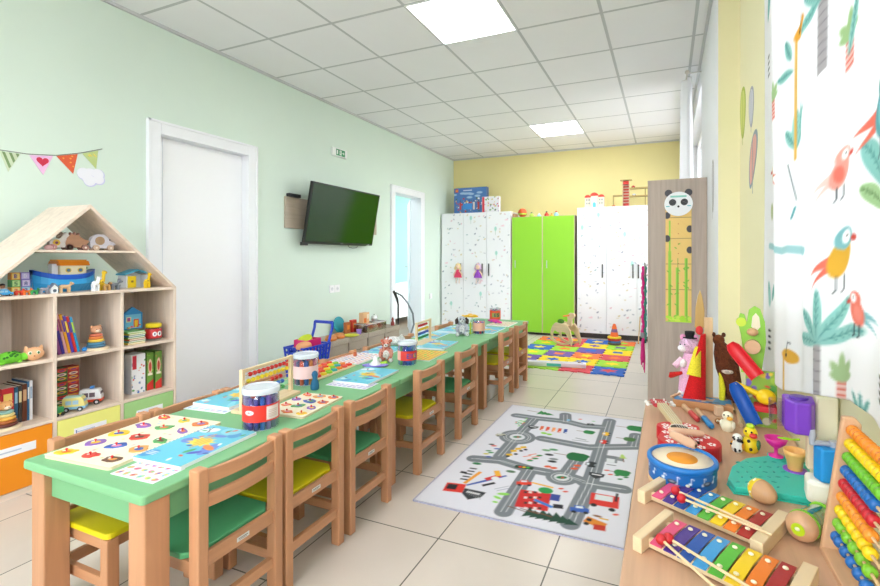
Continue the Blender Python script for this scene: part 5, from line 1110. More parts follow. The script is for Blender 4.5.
m = MB(); m.box(-a_-.004, a_+.004, -b_-.004, -b_+.004, .082, .09, '#c9c2c4').box(-a_-.004, a_+.004, b_-.004, b_+.004, .082, .09, '#c9c2c4').box(-a_-.004, -a_+.004, -b_+.004, b_-.004, .082, .09, '#c9c2c4').box(a_-.004, a_+.004, -b_+.004, b_-.004, .082, .09, '#c9c2c4').build('rim', t)
for k, (dx, dy, cc) in enumerate(((.05, -.14, '#8a6a5a'), (.05, -.05, '#d82f3a'), (.05, .04, '#e0e0e4'), (.05, .13, '#c8283a'), (-.04, -.10, '#d8d0c8'), (-.04, .02, '#c83a3a'), (-.04, .12, '#8f959c'))):
    q = thing('toy_food', ['brown', 'bright red', 'white', 'dark red', 'cream', 'brick red', 'grey'][k]+' play food piece in the clear tray', 'toy food', (x+dx, y+dy, z+.0045)); MB().ell((0, 0, .032), (.032, .035, .032), cc, 12).build('fruit', q); MB().cyl((0, 0, .060), (0, 0, .072), .004, '#4f7a3a', n=6).build('stem', q)
q = thing('toy_kettle', 'shiny silver toy pot standing on the clear tray', 'toy pot', (x, y+.09, z+.0905)); MB().box(-.104, .104, -.03, .03, 0, .004, '#c9ccd2').lathe([(.030, .004), (.040, .02), (.036, .055), (.022, .068)], 'met:#d8dade', n=20).build('pot', q); MB().ell((0, 0, .074), .007, '#2a2a2e', 10).build('lid_knob', q); MB().tube([(0, .038, .045), (0, .062, .050), (0, .060, .022), (0, .038, .018)], .004, '#c23a3a', 8).build('handle', q)
q = thing('toy_carton', 'peach and orange toy carton standing at the left on the clear tray', 'toy', (x, y-.10, z+.0905)); MB().box(-.104, .104, -.03, .03, 0, .004, '#e0c8a8').box(-.03, .03, -.055, .055, .004, .12, '#e6b98a').build('carton', q, .003); MB().box(.0305, .031, -.045, .0, .01, .06, '#e0742f').box(.0305, .031, .01, .045, .05, .10, '#f0e0c8').build('picture', q)
# black hose on a pole
x, y = -3.12, 4.98; t = thing('hose_stand', 'black upright pole with curved grey hose standing beside the open doorway', 'vacuum cleaner', (x, y, 0))
MB().box(-.10, .10, -.07, .07, 0, .10, '#3a3d42').build('motor_body', t, .02, 3); MB().tube([(0, 0, .1), (0, 0, .55), (-.01, -.01, .62), (-.02, -.05, .70), (-.02, -.07, .72)], [.011, .011, .016, .018, .016], '#1e1f22', 12).build('handle_pole', t)
MB().tube([(-.0, -.04, .70), (.02, .05, .66), (.06, .13, .56), (.10, .19, .42), (.11, .2, .28), (.08, .16, .14), (.05, .05, .09)], .012, '#7a7e84', 10).build('hose', t)
x, y, z = onbox(398, -3.08); t = thing('toy_bottle', 'dark red toy bottle on the storage box nearest the doorway', 'toy', (-3.08, 4.79, BZ)); MB().lathe([(.022, 0), (.024, .03), (.012, .055), (.016, .075), (.006, .10)], '#8a2f2a', n=18).build('bottle', t)
# bed seen through the doorway
t = thing('cot_bed', 'white low child bed with pale bedding in the turquoise room behind the doorway', 'bed', (XL-1.5, 7.4, 0))
MB().box(-.7, .7, -1.2, 1.2, .12, .40, '#f4f7f8').build('frame', t, .01); MB().box(-.66, .66, -1.15, 1.15, .4, .50, 'fab:#e9f3f4').build('mattress', t, .03, 3); MB().ell((0, .85, .56), (.4, .22, .09), 'fab:#e0ecee', 16).build('pillow', t); MB().ell((.1, .0, .50), (.5, .6, .14), 'fab:#f2f5f5', 18).build('duvet', t)
for sx in (-.6, .6):
    for sy in (-1.1, 1.1): MB().box(sx-.03, sx+.03, sy-.03, sy+.03, 0, .12, '#e8ecee').build('leg', t)
t = thing('wall_sticker', 'thin bunting garland on the turquoise wall behind the doorway', 'wall sticker', (BX0+.002, 0, 1.5)); 
y0, y1 = 7.9, 9.3; MB().tube([(0.002, y0+(y1-y0)*k/8, .04*math.sin(k*.8)) for k in range(9)], .006, 'matte:#a5a58a', 6).build('string', t)
m = MB()
for k in range(12): y = y0+.05+k*.11; m.prism([(y, .0), (y+.08, 0), (y+.04, -.11)], 0, .003, 'matte:'+['#c0ad7a', '#8fa07a', '#b89a8a'][k % 3], 'yz')
m.build('pennants', t)
# ================================================================ cupboards at the back
YC = 6.62; YCB = 7.115
def pt_nursery(seed):
    def f(c):
        c.rect(c.W/2, c.H/2, c.W, c.H, '#eff0f3'); R = random.Random(seed)
        n = int(c.H*c.W*80)
        for k in range(n):
            x, y = R.uniform(.02, c.W-.02), R.uniform(.02, c.H-.02); q = R.random(); g = R.choice(['#b2b5c4', '#cdbfae', '#dfb9c4', '#a3b8bd', '#8f94a5', '#d8c79c'])
            if q < .35: c.ell(x, y, .008, .016, g, R.uniform(0, 3))
            elif q < .6: c.line([(x-.015, y), (x+.015, y+R.uniform(-.012, .012))], .006, g)
            elif q < .8: c.ell(x, y, .014, .010, g); c.ell(x+.012, y+.010, .007, .007, g)
            else: c.burst(x, y, .016, g, 5, .5)
        for k in range(max(1, n//24)):
            x, y = R.uniform(.06, c.W-.06), R.uniform(.1, c.H-.1); c.line([(x, y-.07), (x, y+.0)], .005, '#9fb5a8'); c.ell(x, y+.02, .020, .034, '#a5d8cc')
            x, y = R.uniform(.06, c.W-.06), R.uniform(.1, c.H-.1); c.ell(x, y, .028, .010, '#efcfd8'); c.ell(x+.012, y+.008, .014, .009, '#efcfd8')
    return f
def cupboard(x0, x1, zb, z1, label, doors, kind, handles, Y=YC):
    t = thing('cupboard', label, 'cupboard', ((x0+x1)/2, (Y+YCB)/2, 0)); ox, oy = (x0+x1)/2, (Y+YCB)/2
    body = '#e9eaee' if kind == 'w' else 'woodz:#cfc0a2'
    a, b, f, r = x0-ox, x1-ox, Y-oy, YCB-oy
    m = MB().box(a, a+.018, f+.02, r, zb, z1, body).box(b-.018, b, f+.02, r, zb, z1, body).box(a, b, f+.02, r, z1, z1+.018, body).box(a+.018, b-.018, f+.02, r, zb, zb+.018, body).box(a+.018, b-.018, r-.008, r, zb+.018, z1, body)
    m.build('carcass', t, .001)
    MB().box(a+.03, b-.03, f+.06, r-.03, 0, zb, '#3a3430').build('plinth', t)
    n = len(doors); e = a
    for k, wd in enumerate(doors):
        d0, d1 = e+.002, e+wd-.002; e += wd
        if kind == 'w':
            c = Ink(d1-d0-.002, z1+.018-zb-.006, .0075, '#eff0f3'); pt_nursery(k*5+int(x0*10))(c)
            m = MB().box(d0, d1, f+.0005, f+.019, zb+.002, z1+.018-.002, 'paint:#eff0f3'); m.at((d0+.001, f, zb+.003)).sheet(c, 'print', lambda u, v: (u, 0, v))
        else:
            m = MB().box(d0+.006, d1-.006, f, f+.019, zb+.006, z1+.018-.006, 'paint:#8fd12c'); m.box(d0, d0+.006, f, f+.019, zb+.002, z1+.016, body).box(d1-.006, d1, f, f+.019, zb+.002, z1+.016, body)
        d = m.build('door', t)
        for px in handles:
            X = ony(px, 270, Y)[0]-ox
            if d0-.001 <= X <= d1+.001:
                if kind == 'w': MB().box(X-.009, X+.009, f-.022, f-.010, .86, 1.05, '#4a4644').box(X-.006, X+.006, f-.010, f, .87, .885, '#4a4644').box(X-.006, X+.006, f-.010, f, 1.025, 1.04, '#4a4644').build('handle', d, .002)
                else: MB().cyl((X, f-.02, .99), (X, f-.02, 1.10), .006, 'met:#c9cdd2', n=10).cyl((X, f-.02, 1.0), (X, f, 1.0), .004, 'met:#c9cdd2', n=8).cyl((X, f-.02, 1.09), (X, f, 1.09), .004, 'met:#c9cdd2', n=8).build('handle', d)
    return t
A0, A1 = -3.338, -2.172; w3 = (A1-A0)/3
cupboard(A0, A1, .06, 1.828, 'white cupboard with small pastel pattern in the left back corner, with two dolls', [w3]*3, 'w', [461, 482.5, 489])
G0, G1 = -2.155, -1.212
cupboard(G0, G1, .035, 1.735, 'bright green two door cupboard between the white cupboards', [(G1-G0)/2]*2, 'g', [515.5, 547])
C0 = -1.178; w3 = .405
cupboard(C0, C0+3*w3, .075, 1.835, 'white cupboard with small pastel pattern right of the green one', [w3]*3, 'w', [602.5, 633, 638.5])
ZL, ZG, ZR = 1.8465, 1.7535, 1.8535
# dolls hanging on the handles
def doll(px, label, dress, hair):
    X = ony(px, 270, YC)[0]; t = thing('rag_doll', label, 'doll', (X, YC-.046, .74), 0)
    MB().tube([(0, 0, .30), (0, .0, .315)], .012, 'fab:#f0d0b8', 8).ell((0, 0, .255), (.036, .020, .040), 'fab:#f0d0b0', 14).build('head', t)
    MB().ell((0, .010, .268), (.050, .022, .050), 'fab:'+hair, 14).ell((-.045, .0, .235), (.018, .014, .03), 'fab:'+hair, 10).ell((.045, .0, .235), (.018, .014, .03), 'fab:'+hair, 10).build('hair', t)
    MB().lathe([(.070, .09), (.060, .12), (.030, .19), (.022, .215)], 'fab:'+dress, n=20, sy=.45).build('dress', t)
    m = MB()
    for s_ in (-1, 1): m.tube([(s_*.025, 0, .20), (s_*.065, 0, .15), (s_*.07, 0, .12)], [.013, .011, .010], 'fab:#f0d0b8', 8).tube([(s_*.022, 0, .10), (s_*.026, 0, .03), (s_*.028, -.01, .0)], [.013, .012, .012], 'fab:#f3e4dc', 8)
    m.build('limbs', t); MB().tube([(0, .0, .29), (0, .012, .325)], .004, 'fab:'+dress, 6).build('hanging_loop', t)
doll(459, 'blonde rag doll in red pink dress hanging on the left cupboard handle', '#e0486a', '#ecd79a'); doll(479, 'rag doll in violet dress with lilac hair hanging on the middle cupboard handle', '#9a4fc0', '#d8b8d8')
# boxes and toys on top
def pt_lego(c):
    R = random.Random(6); c.rect(c.W/2, c.H/2, c.W, c.H, '#4a78b8')
    for k in range(8): c.ell(R.uniform(0, c.W), R.uniform(c.H*.55, c.H*.85), .05, .018, '#9fc0de')
    c.rect(c.W*.09, c.H*.90, .05, .05, '#d8342a'); c.rect(c.W*.09, c.H*.9, .03, .012, '#f4e04a')
    c.line([(c.W*.3, c.H*.9), (c.W*.55, c.H*.9)], .014, '#d5dfec'); c.blobs(50, c.W*.05, c.W*.95, c.H*.05, c.H*.6, .008, .02, ['#d84a3a', '#e8e0d8', '#c23a3a', '#7a8aa0', '#e8b84a', '#f0f0f0', '#4a6a3a'], R)
    for k in range(5): c.rect(c.W*(.2+.14*k), c.H*.3, .03, .12, ['#c9483a', '#d8d0c8', '#b83a32', '#e0d8d0', '#c9483a'][k]); c.poly([(c.W*(.2+.14*k)-.02, c.H*.3+.06), (c.W*(.2+.14*k)+.02, c.H*.3+.06), (c.W*(.2+.14*k), c.H*.3+.11)], '#3f5f9a')
    c.rect(c.W*.42, c.H*.28, .16, .10, '#3f8fd8')
def carton(x0, x1, y, z, h, d, side, paint, label):
    t = thing('toy_carton', label, 'box', ((x0+x1)/2, y, z)); w_ = x1-x0; MB().box(-w_/2, w_/2, 0, d, 0, h, side).build('carton', t, .001)
    c = Ink(w_-.004, h-.004, .006, side); paint(c); MB().at((-w_/2+.002, -.0006, .002)).sheet(c, 'print', lambda u, v: (u, 0, v)).build('front_picture', t)
xa, xb = ony(454, 200, 6.78)[0], ony(486.5, 200, 6.78)[0]; carton(xa, xb, 6.78, ZL, .42, .10, '#3a5f9a', pt_lego, 'large blue toy carton with castle picture on the left white cupboard')
def pt_small(c): c.blobs(40, 0, c.W, 0, c.H, .008, .018, ['#e8e4ea', '#7aa86a', '#c9486a', '#9f8fc0', '#d8c06a', '#5a7a5a'], random.Random(8)); c.rect(c.W*.07, c.H/2, c.W*.14, c.H, '#d83a4a')
xa, xb = ony(482, 200, 6.68)[0], ony(499, 200, 6.68)[0]; carton(xa, xb, 6.68, ZL, .245, .08, '#e6e4ea', pt_small, 'smaller white toy carton with red edge in front of the blue carton')
def X_(px, Y=6.72): return ony(px, 200, Y)[0]
t = thing('toy_ball', 'orange red and green toy ball on the left of the green cupboard', 'ball', (X_(522.5), 6.72, ZG)); MB().ell((0, 0, .068), .068, '#e0622f', 20).build('ball', t); MB().lathe([(.070, .035), (.066, .06), (.0, .05)], '#a8d83a', n=20, caps=False).build('lower_band', t)
t = thing('toy_wood', 'brown wooden toy block at the left edge on top of the green cupboard', 'toy', (X_(514.5), 6.76, ZG)); MB().box(-.03, .03, -.04, .04, 0, .055, 'woodx:#b58a68').build('block', t, .004)
for k, (px, cc, c2, h_, lab) in enumerate(((532, '#b8dc5a', '#5a6a4a', .07, 'small lime toy figure on the green cupboard'), (539.5, '#9fd0dc', '#d8ecf0', .045, 'small pale blue toy on the green cupboard'), (547, '#d8402f', '#3a3a30', .075, 'small red toy figure with dark top on the green cupboard'), (552, '#e8c83a', '#e0702f', .035, 'small yellow toy on the green cupboard'), (556.5, '#8fc4dc', '#e0582f', .075, 'small light blue round toy near the right end of the green cupboard'))):
    t = thing('toy_figure', lab, 'toy', (X_(px), 6.70, ZG)); MB().lathe([(.03, 0), (.036, h_*.3), (.022, h_*.6), (.010, h_*.75)], cc, n=16).build('body', t); MB().ell((0, 0, h_*.85), .014, c2, 10).build('head', t)
# castle
t = thing('toy_castle', 'pale toy castle with red domed roofs and blue door on the right white cupboard', 'toy castle', (X_(594.5), 6.74, ZR))
MB().box(-.135, .135, -.03, .03, 0, .15, 'paint:#ead9c4').box(-.05, .05, -.045, .03, 0, .17, 'paint:#ead9c4').build('walls', t, .002)
m = MB()
for cx, r, z in ((-.095, .042, .150), (.095, .042, .150), (0, .055, .168)): m.prism([(cx+r*math.cos(q*PI/10), z+r*.85*math.sin(q*PI/10)) for q in range(11)], -.035 if cx else -.05, .03, '#e2402e', 'xz')
m.build('roofs', t)
m = MB().box(-.022, .022, -.047, -.0455, 0, .055, '#5fb8dc')
m.prism([(.022*math.cos(q*PI/8), .055+.022*math.sin(q*PI/8)) for q in range(9)], -.047, -.0455, '#5fb8dc', 'xz').build('arched_door', t)
m = MB()
for cx in (-.105, -.075, .075, .105):
    for z in (.05, .10): m.box(cx-.008, cx+.008, -.0315, -.0303, z, z+.026, '#6a8a8a')
m.build('windows', t)
# wooden garage / marble tower
xq = X_(613); xr_ = X_(648); xt0, xt1 = X_(622.5), X_(629.5)
t = thing('toy_garage', 'wooden toy garage tower with red lift and parking decks on the right white cupboard', 'toy garage', ((xq+xr_)/2, 6.74, ZR)); o_ = (xq+xr_)/2; a, b = xt0-o_, xt1-o_
m = MB()
for X in (a, b-.008): m.box(X, X+.008, -.04, .04, 0, .36, 'woodz:#d9bf98')
m.box(a, b, .03, .04, 0, .36, '#e8c8b8').box(a-.03, b+.03, -.045, .045, .36, .37, 'woodx:#b9a060').build('tower', t)
m = MB()
for k in range(8): m.box(a+.008, b-.008, .026, .0299, .03+k*.04, .05+k*.04, '#d8452f')
m.box(a+.01, b-.01, -.03, .026, .31, .35, '#cf3a2f').box(a+.01, b-.01, -.03, .026, .005, .03, '#cf3a2f').build('lift', t)
m = MB(); m.box(b, xr_-o_+.16, -.05, .05, .24, .255, 'woodx:#b9a060').box(b, xr_-o_+.16, -.05, .05, .13, .145, 'woodx:#b9a060').box(b-.001, xr_-o_+.16, -.05, .05, 0, .008, 'woodx:#c9b080').box(xq-o_, a, -.05, .05, .15, .16, 'woodx:#b9a060').build('deck', t)
m = MB(); m.box(xr_-o_-.04, xr_-o_-.03, -.04, .04, .008, .24, 'woodz:#b9a060').box(xr_-o_+.15, xr_-o_+.16, -.04, .04, .008, .24, 'woodz:#b9a060').box(xq-o_, xq-o_+.008, -.04, .04, 0, .15, 'woodz:#b9a060').build('post', t)
for k, (dx, zz, cc) in enumerate(((.05, .2555, '#c8352f'), (.06, .1455, '#d8dce4'), (-.135, .0, '#d8352f'))):
    q = thing('toy_car', ['tiny red car on the top deck of the toy garage', 'tiny white car on the middle deck of the toy garage', 'tiny red car at the foot of the toy garage'][k], 'toy car', (o_+b+dx if k < 2 else X_(613.5), 6.72, ZR+zz)); MB().box(-.025, .025, -.012, .012, .005, .018, cc).box(-.012, .012, -.010, .010, .018, .028, cc).build('body', q, .002); 
    for sx in (-.016, .016): MB().cyl((sx, -.014, .006), (sx, .014, .006), .006, '#222226', n=10).build('wheels', q)
# ================================================================ toys on the mat
x, y, _ = spot(563, 345, .011); t = thing('rocking_horse', 'small plywood rocking horse with orange handle bar standing on the foam mat', 'rocking horse', (x, y+.07, .011), -.55, k=.87); k_ = .0132
def hz(px, py): return ((px-563)*.0133, (346-py)*.0130)
BO = 'woodx:#dfc6a0'
side = [hz(*p) for p in ((549, 331), (552, 325), (557, 321), (566, 322), (573, 322), (578, 327), (582, 340), (580, 345), (576, 337), (571, 331), (565, 331), (560, 332), (555, 330), (552, 334), (553, 341), (549, 336))]
for s_ in (-1, 1):
    MB().prism(side, s_*.09-.009, s_*.09+.009, BO, 'xz').build('side_panel', t, .002)
    R_ = [[(hz(548+34*q/10, 0)[0], s_*.09-.012+yy, .002+.10*((q-5)/5.0)**2*.7+zz) for yy, zz in ((0, 0), (.024, 0), (.024, .03), (0, .03))] for q in range(11)]
    MB().rings(R_, BO, smooth=False).build('rocker', t)
MB().box(hz(553, 0)[0], hz(572, 0)[0], -.081, .081, .29, .305, BO).build('seat', t, .004)
MB().prism([hz(*p) for p in ((566, 325), (569, 318), (568, 312), (572, 309), (578, 309), (580, 312), (575, 316), (575, 324))], -.012, .012, BO, 'xz').build('head', t, .003); MB().cyl((hz(571, 0)[0], -.13, .44), (hz(571, 0)[0], .13, .44), .011, '#f07a28', n=12).build('handle_bar', t)
MB().ell((hz(558, 0)[0], 0, .335), (.055, .05, .035), 'fur:#4f8a32', 14).build('green_cushion', t)
x, y, _ = spot(614, 345, .011); t = thing('stacking_cone', 'orange cone stacked on yellow, blue and brown rings on the foam mat', 'stacking toy', (x, y+.04, .011))
z = 0
for r, h_, cc in ((.085, .028, '#6a5a4a'), (.082, .026, '#3f6fa8'), (.086, .028, '#c8352f'), (.088, .026, '#e8c82a')): MB().lathe([(r*.85, z), (r, z+h_*.25), (r, z+h_*.75), (r*.85, z+h_)], cc, n=24).build('ring', t); z += h_
MB().lathe([(.055, z), (.050, z+.02), (.026, z+.13), (.014, z+.16)], '#ef6a22', n=24).build('cone', t); MB().lathe([(.0425, z+.055), (.034, z+.095)], '#7a5a8a', n=24, caps=False).build('cone_band', t)
a, b = spot(527, 366, .011), spot(585, 369, .011)
t = thing('toy_keyboard', 'long white toy box with turquoise panel lying on the front edge of the foam mat', 'toy', ((a[0]+b[0])/2, (a[1]+b[1])/2+.06, .0115), math.atan2(b[1]-a[1], b[0]-a[0])); L = math.hypot(b[0]-a[0], b[1]-a[1])/2
MB().box(-L-.12, L, -.045, .045, 0, .045, '#ecebf2').build('casing', t, .006); MB().box(-L*.35, L*.15, -.0455, -.0450, .008, .036, '#4fc4c0').box(-L*.9, L*.9, -.03, .03, .0451, .0456, '#d4d0e4').build('panel_print', t); MB().ell((L*.78, 0, .052), (.02, .015, .010), '#c8b0a0', 10).build('knob', t)
a = spot(636, 351, 0); top = (-.33, YC-.012, .34); t = thing('wooden_stick', 'thin wooden stick leaning on the right white cupboard', 'stick', (a[0], a[1]+.5, 0)); MB().cyl((0, 0, .008), (top[0]-a[0], top[1]-a[1]-.5, top[2]), .008, 'woodz:#d9b98a', n=10).build('shaft', t); MB().ell((0, 0, .012), .012, '#e0a05a', 10).build('end_cap', t)
# ================================================================ tall grey brown cabinet with panda height chart
KX0, KX1, KY0, KY1, KZ = -.133, .273, 3.75, 4.30, 1.726
t = thing('tall_cabinet', 'tall grey brown wood cabinet with panda height chart on its side', 'cabinet', ((KX0+KX1)/2, (KY0+KY1)/2, 0)); hx_, hy_ = (KX1-KX0)/2, (KY1-KY0)/2; G_ = 'woodz:#b3a294'
m = MB().box(-hx_+.018, hx_, -hy_, -hy_+.018, 0, KZ, G_).box(-hx_+.018, hx_, hy_-.018, hy_, 0, KZ, G_).box(-hx_+.018, hx_, -hy_+.018, hy_-.018, KZ-.018, KZ, G_).box(-hx_+.018, hx_, -hy_+.018, hy_-.018, .05, .068, G_).box(hx_-.006, hx_, -hy_+.018, hy_-.018, .068, KZ-.018, G_)
m.build('carcass', t, .001)
d = MB().box(-hx_, -hx_+.0175, -hy_, hy_, .012, KZ, G_).build('door', t, .001); MB().cyl((-hx_-.028, -hy_+.17, .98), (-hx_-.028, -hy_+.17, 1.10), .006, 'met:#8f8a84', n=10).cyl((-hx_-.028, -hy_+.17, 1.0), (-hx_, -hy_+.17, 1.0), .004, 'met:#8f8a84', n=8).cyl((-hx_-.028, -hy_+.17, 1.08), (-hx_, -hy_+.17, 1.08), .004, 'met:#8f8a84', n=8).build('handle', d)
# jump ropes on the handle
for k, (cc, dx, dy, zz, nm) in enumerate((('#e2348a', -.030, 0, .30, 'pink'), ('#4fae9a', -.014, .03, .45, 'green'))):
    xx, yy = KX0+dx-.012, KY0+.17+dy; t = thing('jump_rope', '%s braided rope hanging from the handle of the tall grey brown cabinet' % nm, 'rope', (xx, yy, 0))
    pts = [(.004*math.sin(q*1.1), .006*math.cos(q*1.1), 1.07-(1.07-zz)*q/40) for q in range(41)]; MB().tube(pts, [.009+.004*(q % 2) for q in range(41)], 'fab:'+cc, 8).build('braid', t)
    if k == 0:
        MB().cyl((0, 0, .50), (0, 0, .54), .018, '#8f8f98', n=12).build('clasp', t); m = MB()
        for q in range(6): m.tube([(.008*math.cos(q), .008*math.sin(q), .48), (.016*math.cos(q), .016*math.sin(q), .34), (.012*math.cos(q), .014*math.sin(q), .22+.02*q)], .004, 'fab:'+cc, 6)
        m.build('tassel', t)
# panda chart
def K(px, py): x, _, z = ony(px, py, KY0); return x, z
xa, _ = K(665.5, 250); xb, _ = K(691.5, 250); zb, zt_ = K(678, 322)[1], K(678, 206)[1]
t = thing('height_chart', 'panda shaped wooden height chart with green bamboo hanging on the cabinet side', 'height chart', ((xa+xb)/2, KY0, zb)); w_ = xb-xa; hh = zt_-zb; cxp = (xa+xb)/2
c = Ink(w_-.002, hh, .0022, '#ecc56c'); c.rect(c.W/2, c.H/2, c.W, c.H, '#ebc46e')
for k in range(30): z = rng.uniform(0, hh); c.line([(rng.uniform(0, c.W), z), (rng.uniform(0, c.W)*.2, z+.12)], .002, '#e2b85c', .5)
for z in (.28, .50, .72, .9): c.rect(c.W/2, hh*z, c.W, .004, '#8a6a3a')
for px in (.16, .46, .80): c.rect(c.W*px, hh*(.30 if px != .46 else .22), .020, hh*(.62 if px < .3 else .5), '#8fc832'); c.rect(c.W*px+.003, hh*.3, .004, hh*.5, '#5a9a2a')
c.rect(c.W*.16, hh*.6, .012, hh*.55, '#8fc832')
for k in range(18): x_, z_ = c.W*rng.choice((.16, .46, .8)), hh*rng.uniform(.1, .75); c.ell(x_+rng.choice((-.012, .012)), z_, .010, .004, '#6fb52c', rng.choice((.7, -.7)))
c.blobs(30, 0, c.W, 0, .04, .008, .018, ['#a8d82a', '#c8e04a', '#8fc832'], rng); c.line([(0, .002), (c.W, .002)], .008, '#b8e02a')
for x_, z_ in ((.06, .92), (.94, .80), (.06, .72), (.94, .62)): c.ell(c.W*x_, hh*z_, .022, .026, '#38343a')
for k in range(8): c.ell(c.W*.5, hh*(.25+.085*k), .004, .003, '#c05a2a')
MB().box(-w_/2, w_/2, -.008, -.0005, 0, hh, 'woodz:#dcb66a').at((-w_/2+.001, -.0085, 0)).sheet(c, 'print', lambda u, v: (u, 0, v)).build('board', t)
hc = K(678.5, 204)[1]-zb; 
MB().cyl((0, -.014, hc), (0, -.0086, hc), .090, '#f1f2f4', n=32).build('panda_head', t).scale = (1.08, 1, 1)
for s_ in (-1, 1): MB().cyl((s_*.068, -.0135, hc+.082), (s_*.068, -.006, hc+.082), .026, '#3a363b', n=20).build('ear', t)
m = MB()
for s_ in (-1, 1): m.at((s_*.040, -.0155, hc+.012), ry=s_*.5).lathe([(.024, -.001), (.024, .001)], '#2c2a2e', n=18).at((s_*.040, -.0155, hc+.012)).cyl((0, 0, 0), (0, .0015, 0), .025, '#2c2a2e', n=20)
m.at().cyl((0, -.0155, hc-.02), (0, -.014, hc-.02), .008, '#2c2a2e', n=12).build('face', t); MB().box(-.055, .055, -.0158, -.0142, hc+.048, hc+.062, '#8fd0c0').box(-.085, -.06, -.0158, -.0142, hc-.02, hc-.014, '#4fb8c0').box(.06, .085, -.0158, -.0142, hc-.02, hc-.014, '#4fb8c0').build('headband', t)
# feather stickers on the yellow wall
def feather(px, py, h_, w_, c1, c2, label, X=XRN, tilt_=0):
    y0, z0 = onx(px, py, X)[1:]; t = thing('wall_sticker', label, 'wall sticker', (X-.0006, y0, z0)); P = []
    for q in range(24): a = q*2*PI/24; u, v = w_*math.sin(a)*(1+.25*math.cos(a)), h_*math.cos(a); P.append((u+tilt_*v, v))
    MB().prism(P, -.0008, 0, 'matte:'+c1, 'yz').build('feather_outline', t); MB().prism([(u*.78, v*.86) for u, v in P], -.0014, -.0008, 'matte:'+c2, 'yz').box(-.0018, -.0014, -.004, .004, -h_*1.25, h_*.8, 'matte:'+c1).build('feather_inside', t)
feather(743, 113, .14, .095, '#b3bf4f', '#d3da7c', 'olive green feather sticker on the yellow wall', XRN); feather(751.5, 107, .10, .07, '#a9aab6', '#d2d2d6', 'grey feather sticker on the yellow wall beside the green one')
feather(753, 160, .13, .10, '#8fa0ac', '#e0a79a', 'red and grey feather sticker lowest on the yellow wall', tilt_=-.5); feather(713, 186, .17, .07, '#a9a29f', '#cfcdd2', 'faint grey feather sticker on the white wall by the tall cabinet', XRF)
# ================================================================ the long toy counter by the curtain
CX0, CX1, CY0, CY1 = -.080, .380, .25, 2.03
t = thing('toy_counter', 'long beech topped low counter covered with musical toys beside the curtain', 'counter', ((CX0+CX1)/2, (CY0+CY1)/2, 0)); hx_, hy_ = (CX1-CX0)/2-.001, (CY1-CY0)/2
MB().box(-hx_, hx_, -hy_, hy_, TZ-.025, TZ, 'woody:#d0a787').build('counter_top', t, .003)
MB().box(-hx_+.03, -hx_+.048, -hy_+.09, hy_-.09, TZ-.11, TZ-.0255, 'woody:#cfa888').box(-hx_+.09, hx_-.04, hy_-.05, hy_-.032, TZ-.11, TZ-.0255, 'woodx:#cfa888').build('apron', t, .001)
for sx in (-1, 1):
    for sy in (-1, 0, 1): MB().cb((sx*(hx_-.055), sy*(hy_-.055), (TZ-.026)/2), (.06, .06, TZ-.026), 'woodz:#cfa07a').build('leg', t, .003)
def S2(px, py, z=TZ): x, y, _ = spot(px, py, z); return x, y
# ---- xylophones
BARS = [('#e2527f', 'pink'), ('#4b2f8f', 'violet'), ('#1f56ad', 'blue'), ('#3f9fdd', 'light blue'), ('#57b83a', 'green'), ('#f2cd18', 'yellow'), ('#ee7f22', 'orange'), ('#a82222', 'dark red')]
MAPL = '#ecd3aa'
def xylophone(A, B, wa, wb, label, rot_fix=0, hgt=.030):
    (ax, ay), (bx, by) = A, B; L = math.hypot(bx-ax, by-ay); ang = math.atan2(by-ay, bx-ax)
    t = thing('xylophone', label, 'xylophone', (ax, ay, TZ), ang, group='rainbow xylophones on the counter')
    W_ = 'woodx:'+MAPL
    MB().box(-.010, .010, -wa/2-.014, wa/2+.014, 0, hgt, 'woody:'+MAPL).build('end_block', t, .002); MB().box(L-.012, L+.012, -wb/2-.014, wb/2+.014, 0, hgt*1.05, 'woody:'+MAPL).build('end_block', t, .002)
    for s_ in (-1, 1):
        ya, yb = s_*wa*.33, s_*wb*.33
        MB().prism([(.010, ya-.006), (L-.012, yb-.006), (L-.012, yb+.006), (.010, ya+.006)], .003, .0195, W_).build('rail', t, .001)
    n = 8; st = (L-.034)/n
    for k, (cc, nm) in enumerate(BARS):
        x = .018+st*(k+.5); hw = (wa+(wb-wa)*(k+.5)/n)/2; bw = st*.44; R_ = []
        for q in range(9):
            y = -hw+2*hw*q/8; zc = .0205+.0035*math.sin(PI*q/8); R_.append([(x-bw, y, zc), (x+bw, y, zc), (x+bw, y, zc+.0022), (x-bw, y, zc+.0022)])
        b = MB().rings(R_, cc, smooth=False).build('tone_bar', t, .0006, 1); b['label'] = nm+' metal bar'
        for s_ in (-1, 1):
            y = s_*hw*.62; zc = .0235+.0035*math.sin(PI*(y+hw)/(2*hw)); MB().ell((x, y, zc+.0022), (.0052, .0042, .003), '#f3eccb', 10).build('peg', b)
    return t, ang, L
def mallet(P0, P1, z0, z1, label, rb=.0105):
    (ax, ay), (bx, by) = P0, P1; L = math.hypot(bx-ax, by-ay); t = thing('mallet', label, 'mallet', (ax, ay, TZ+z0), math.atan2(by-ay, bx-ax), group='red headed mallets on the xylophones')
    MB().ell((0, 0, 0), rb, '#c8202a', 16).build('head', t); MB().tube([(rb*.8, 0, 0), (L, 0, z1-z0)], .0028, 'woodx:#ecd0a4', 8).build('stick', t)
a0, a1 = S2(645, 503), S2(668, 484); b0, b1 = S2(755, 553, TZ), S2(786, 529, TZ)
A = ((a0[0]+a1[0])/2, (a0[1]+a1[1])/2); B = ((b0[0]+b1[0])/2, (b0[1]+b1[1])/2)
wa, wb = math.hypot(a1[0]-a0[0], a1[1]-a0[1])-.012, math.hypot(b1[0]-b0[0], b1[1]-b0[1])-.004
xylophone(A, B, wa, wb, 'rainbow xylophone with wooden ends just below the blue drum')
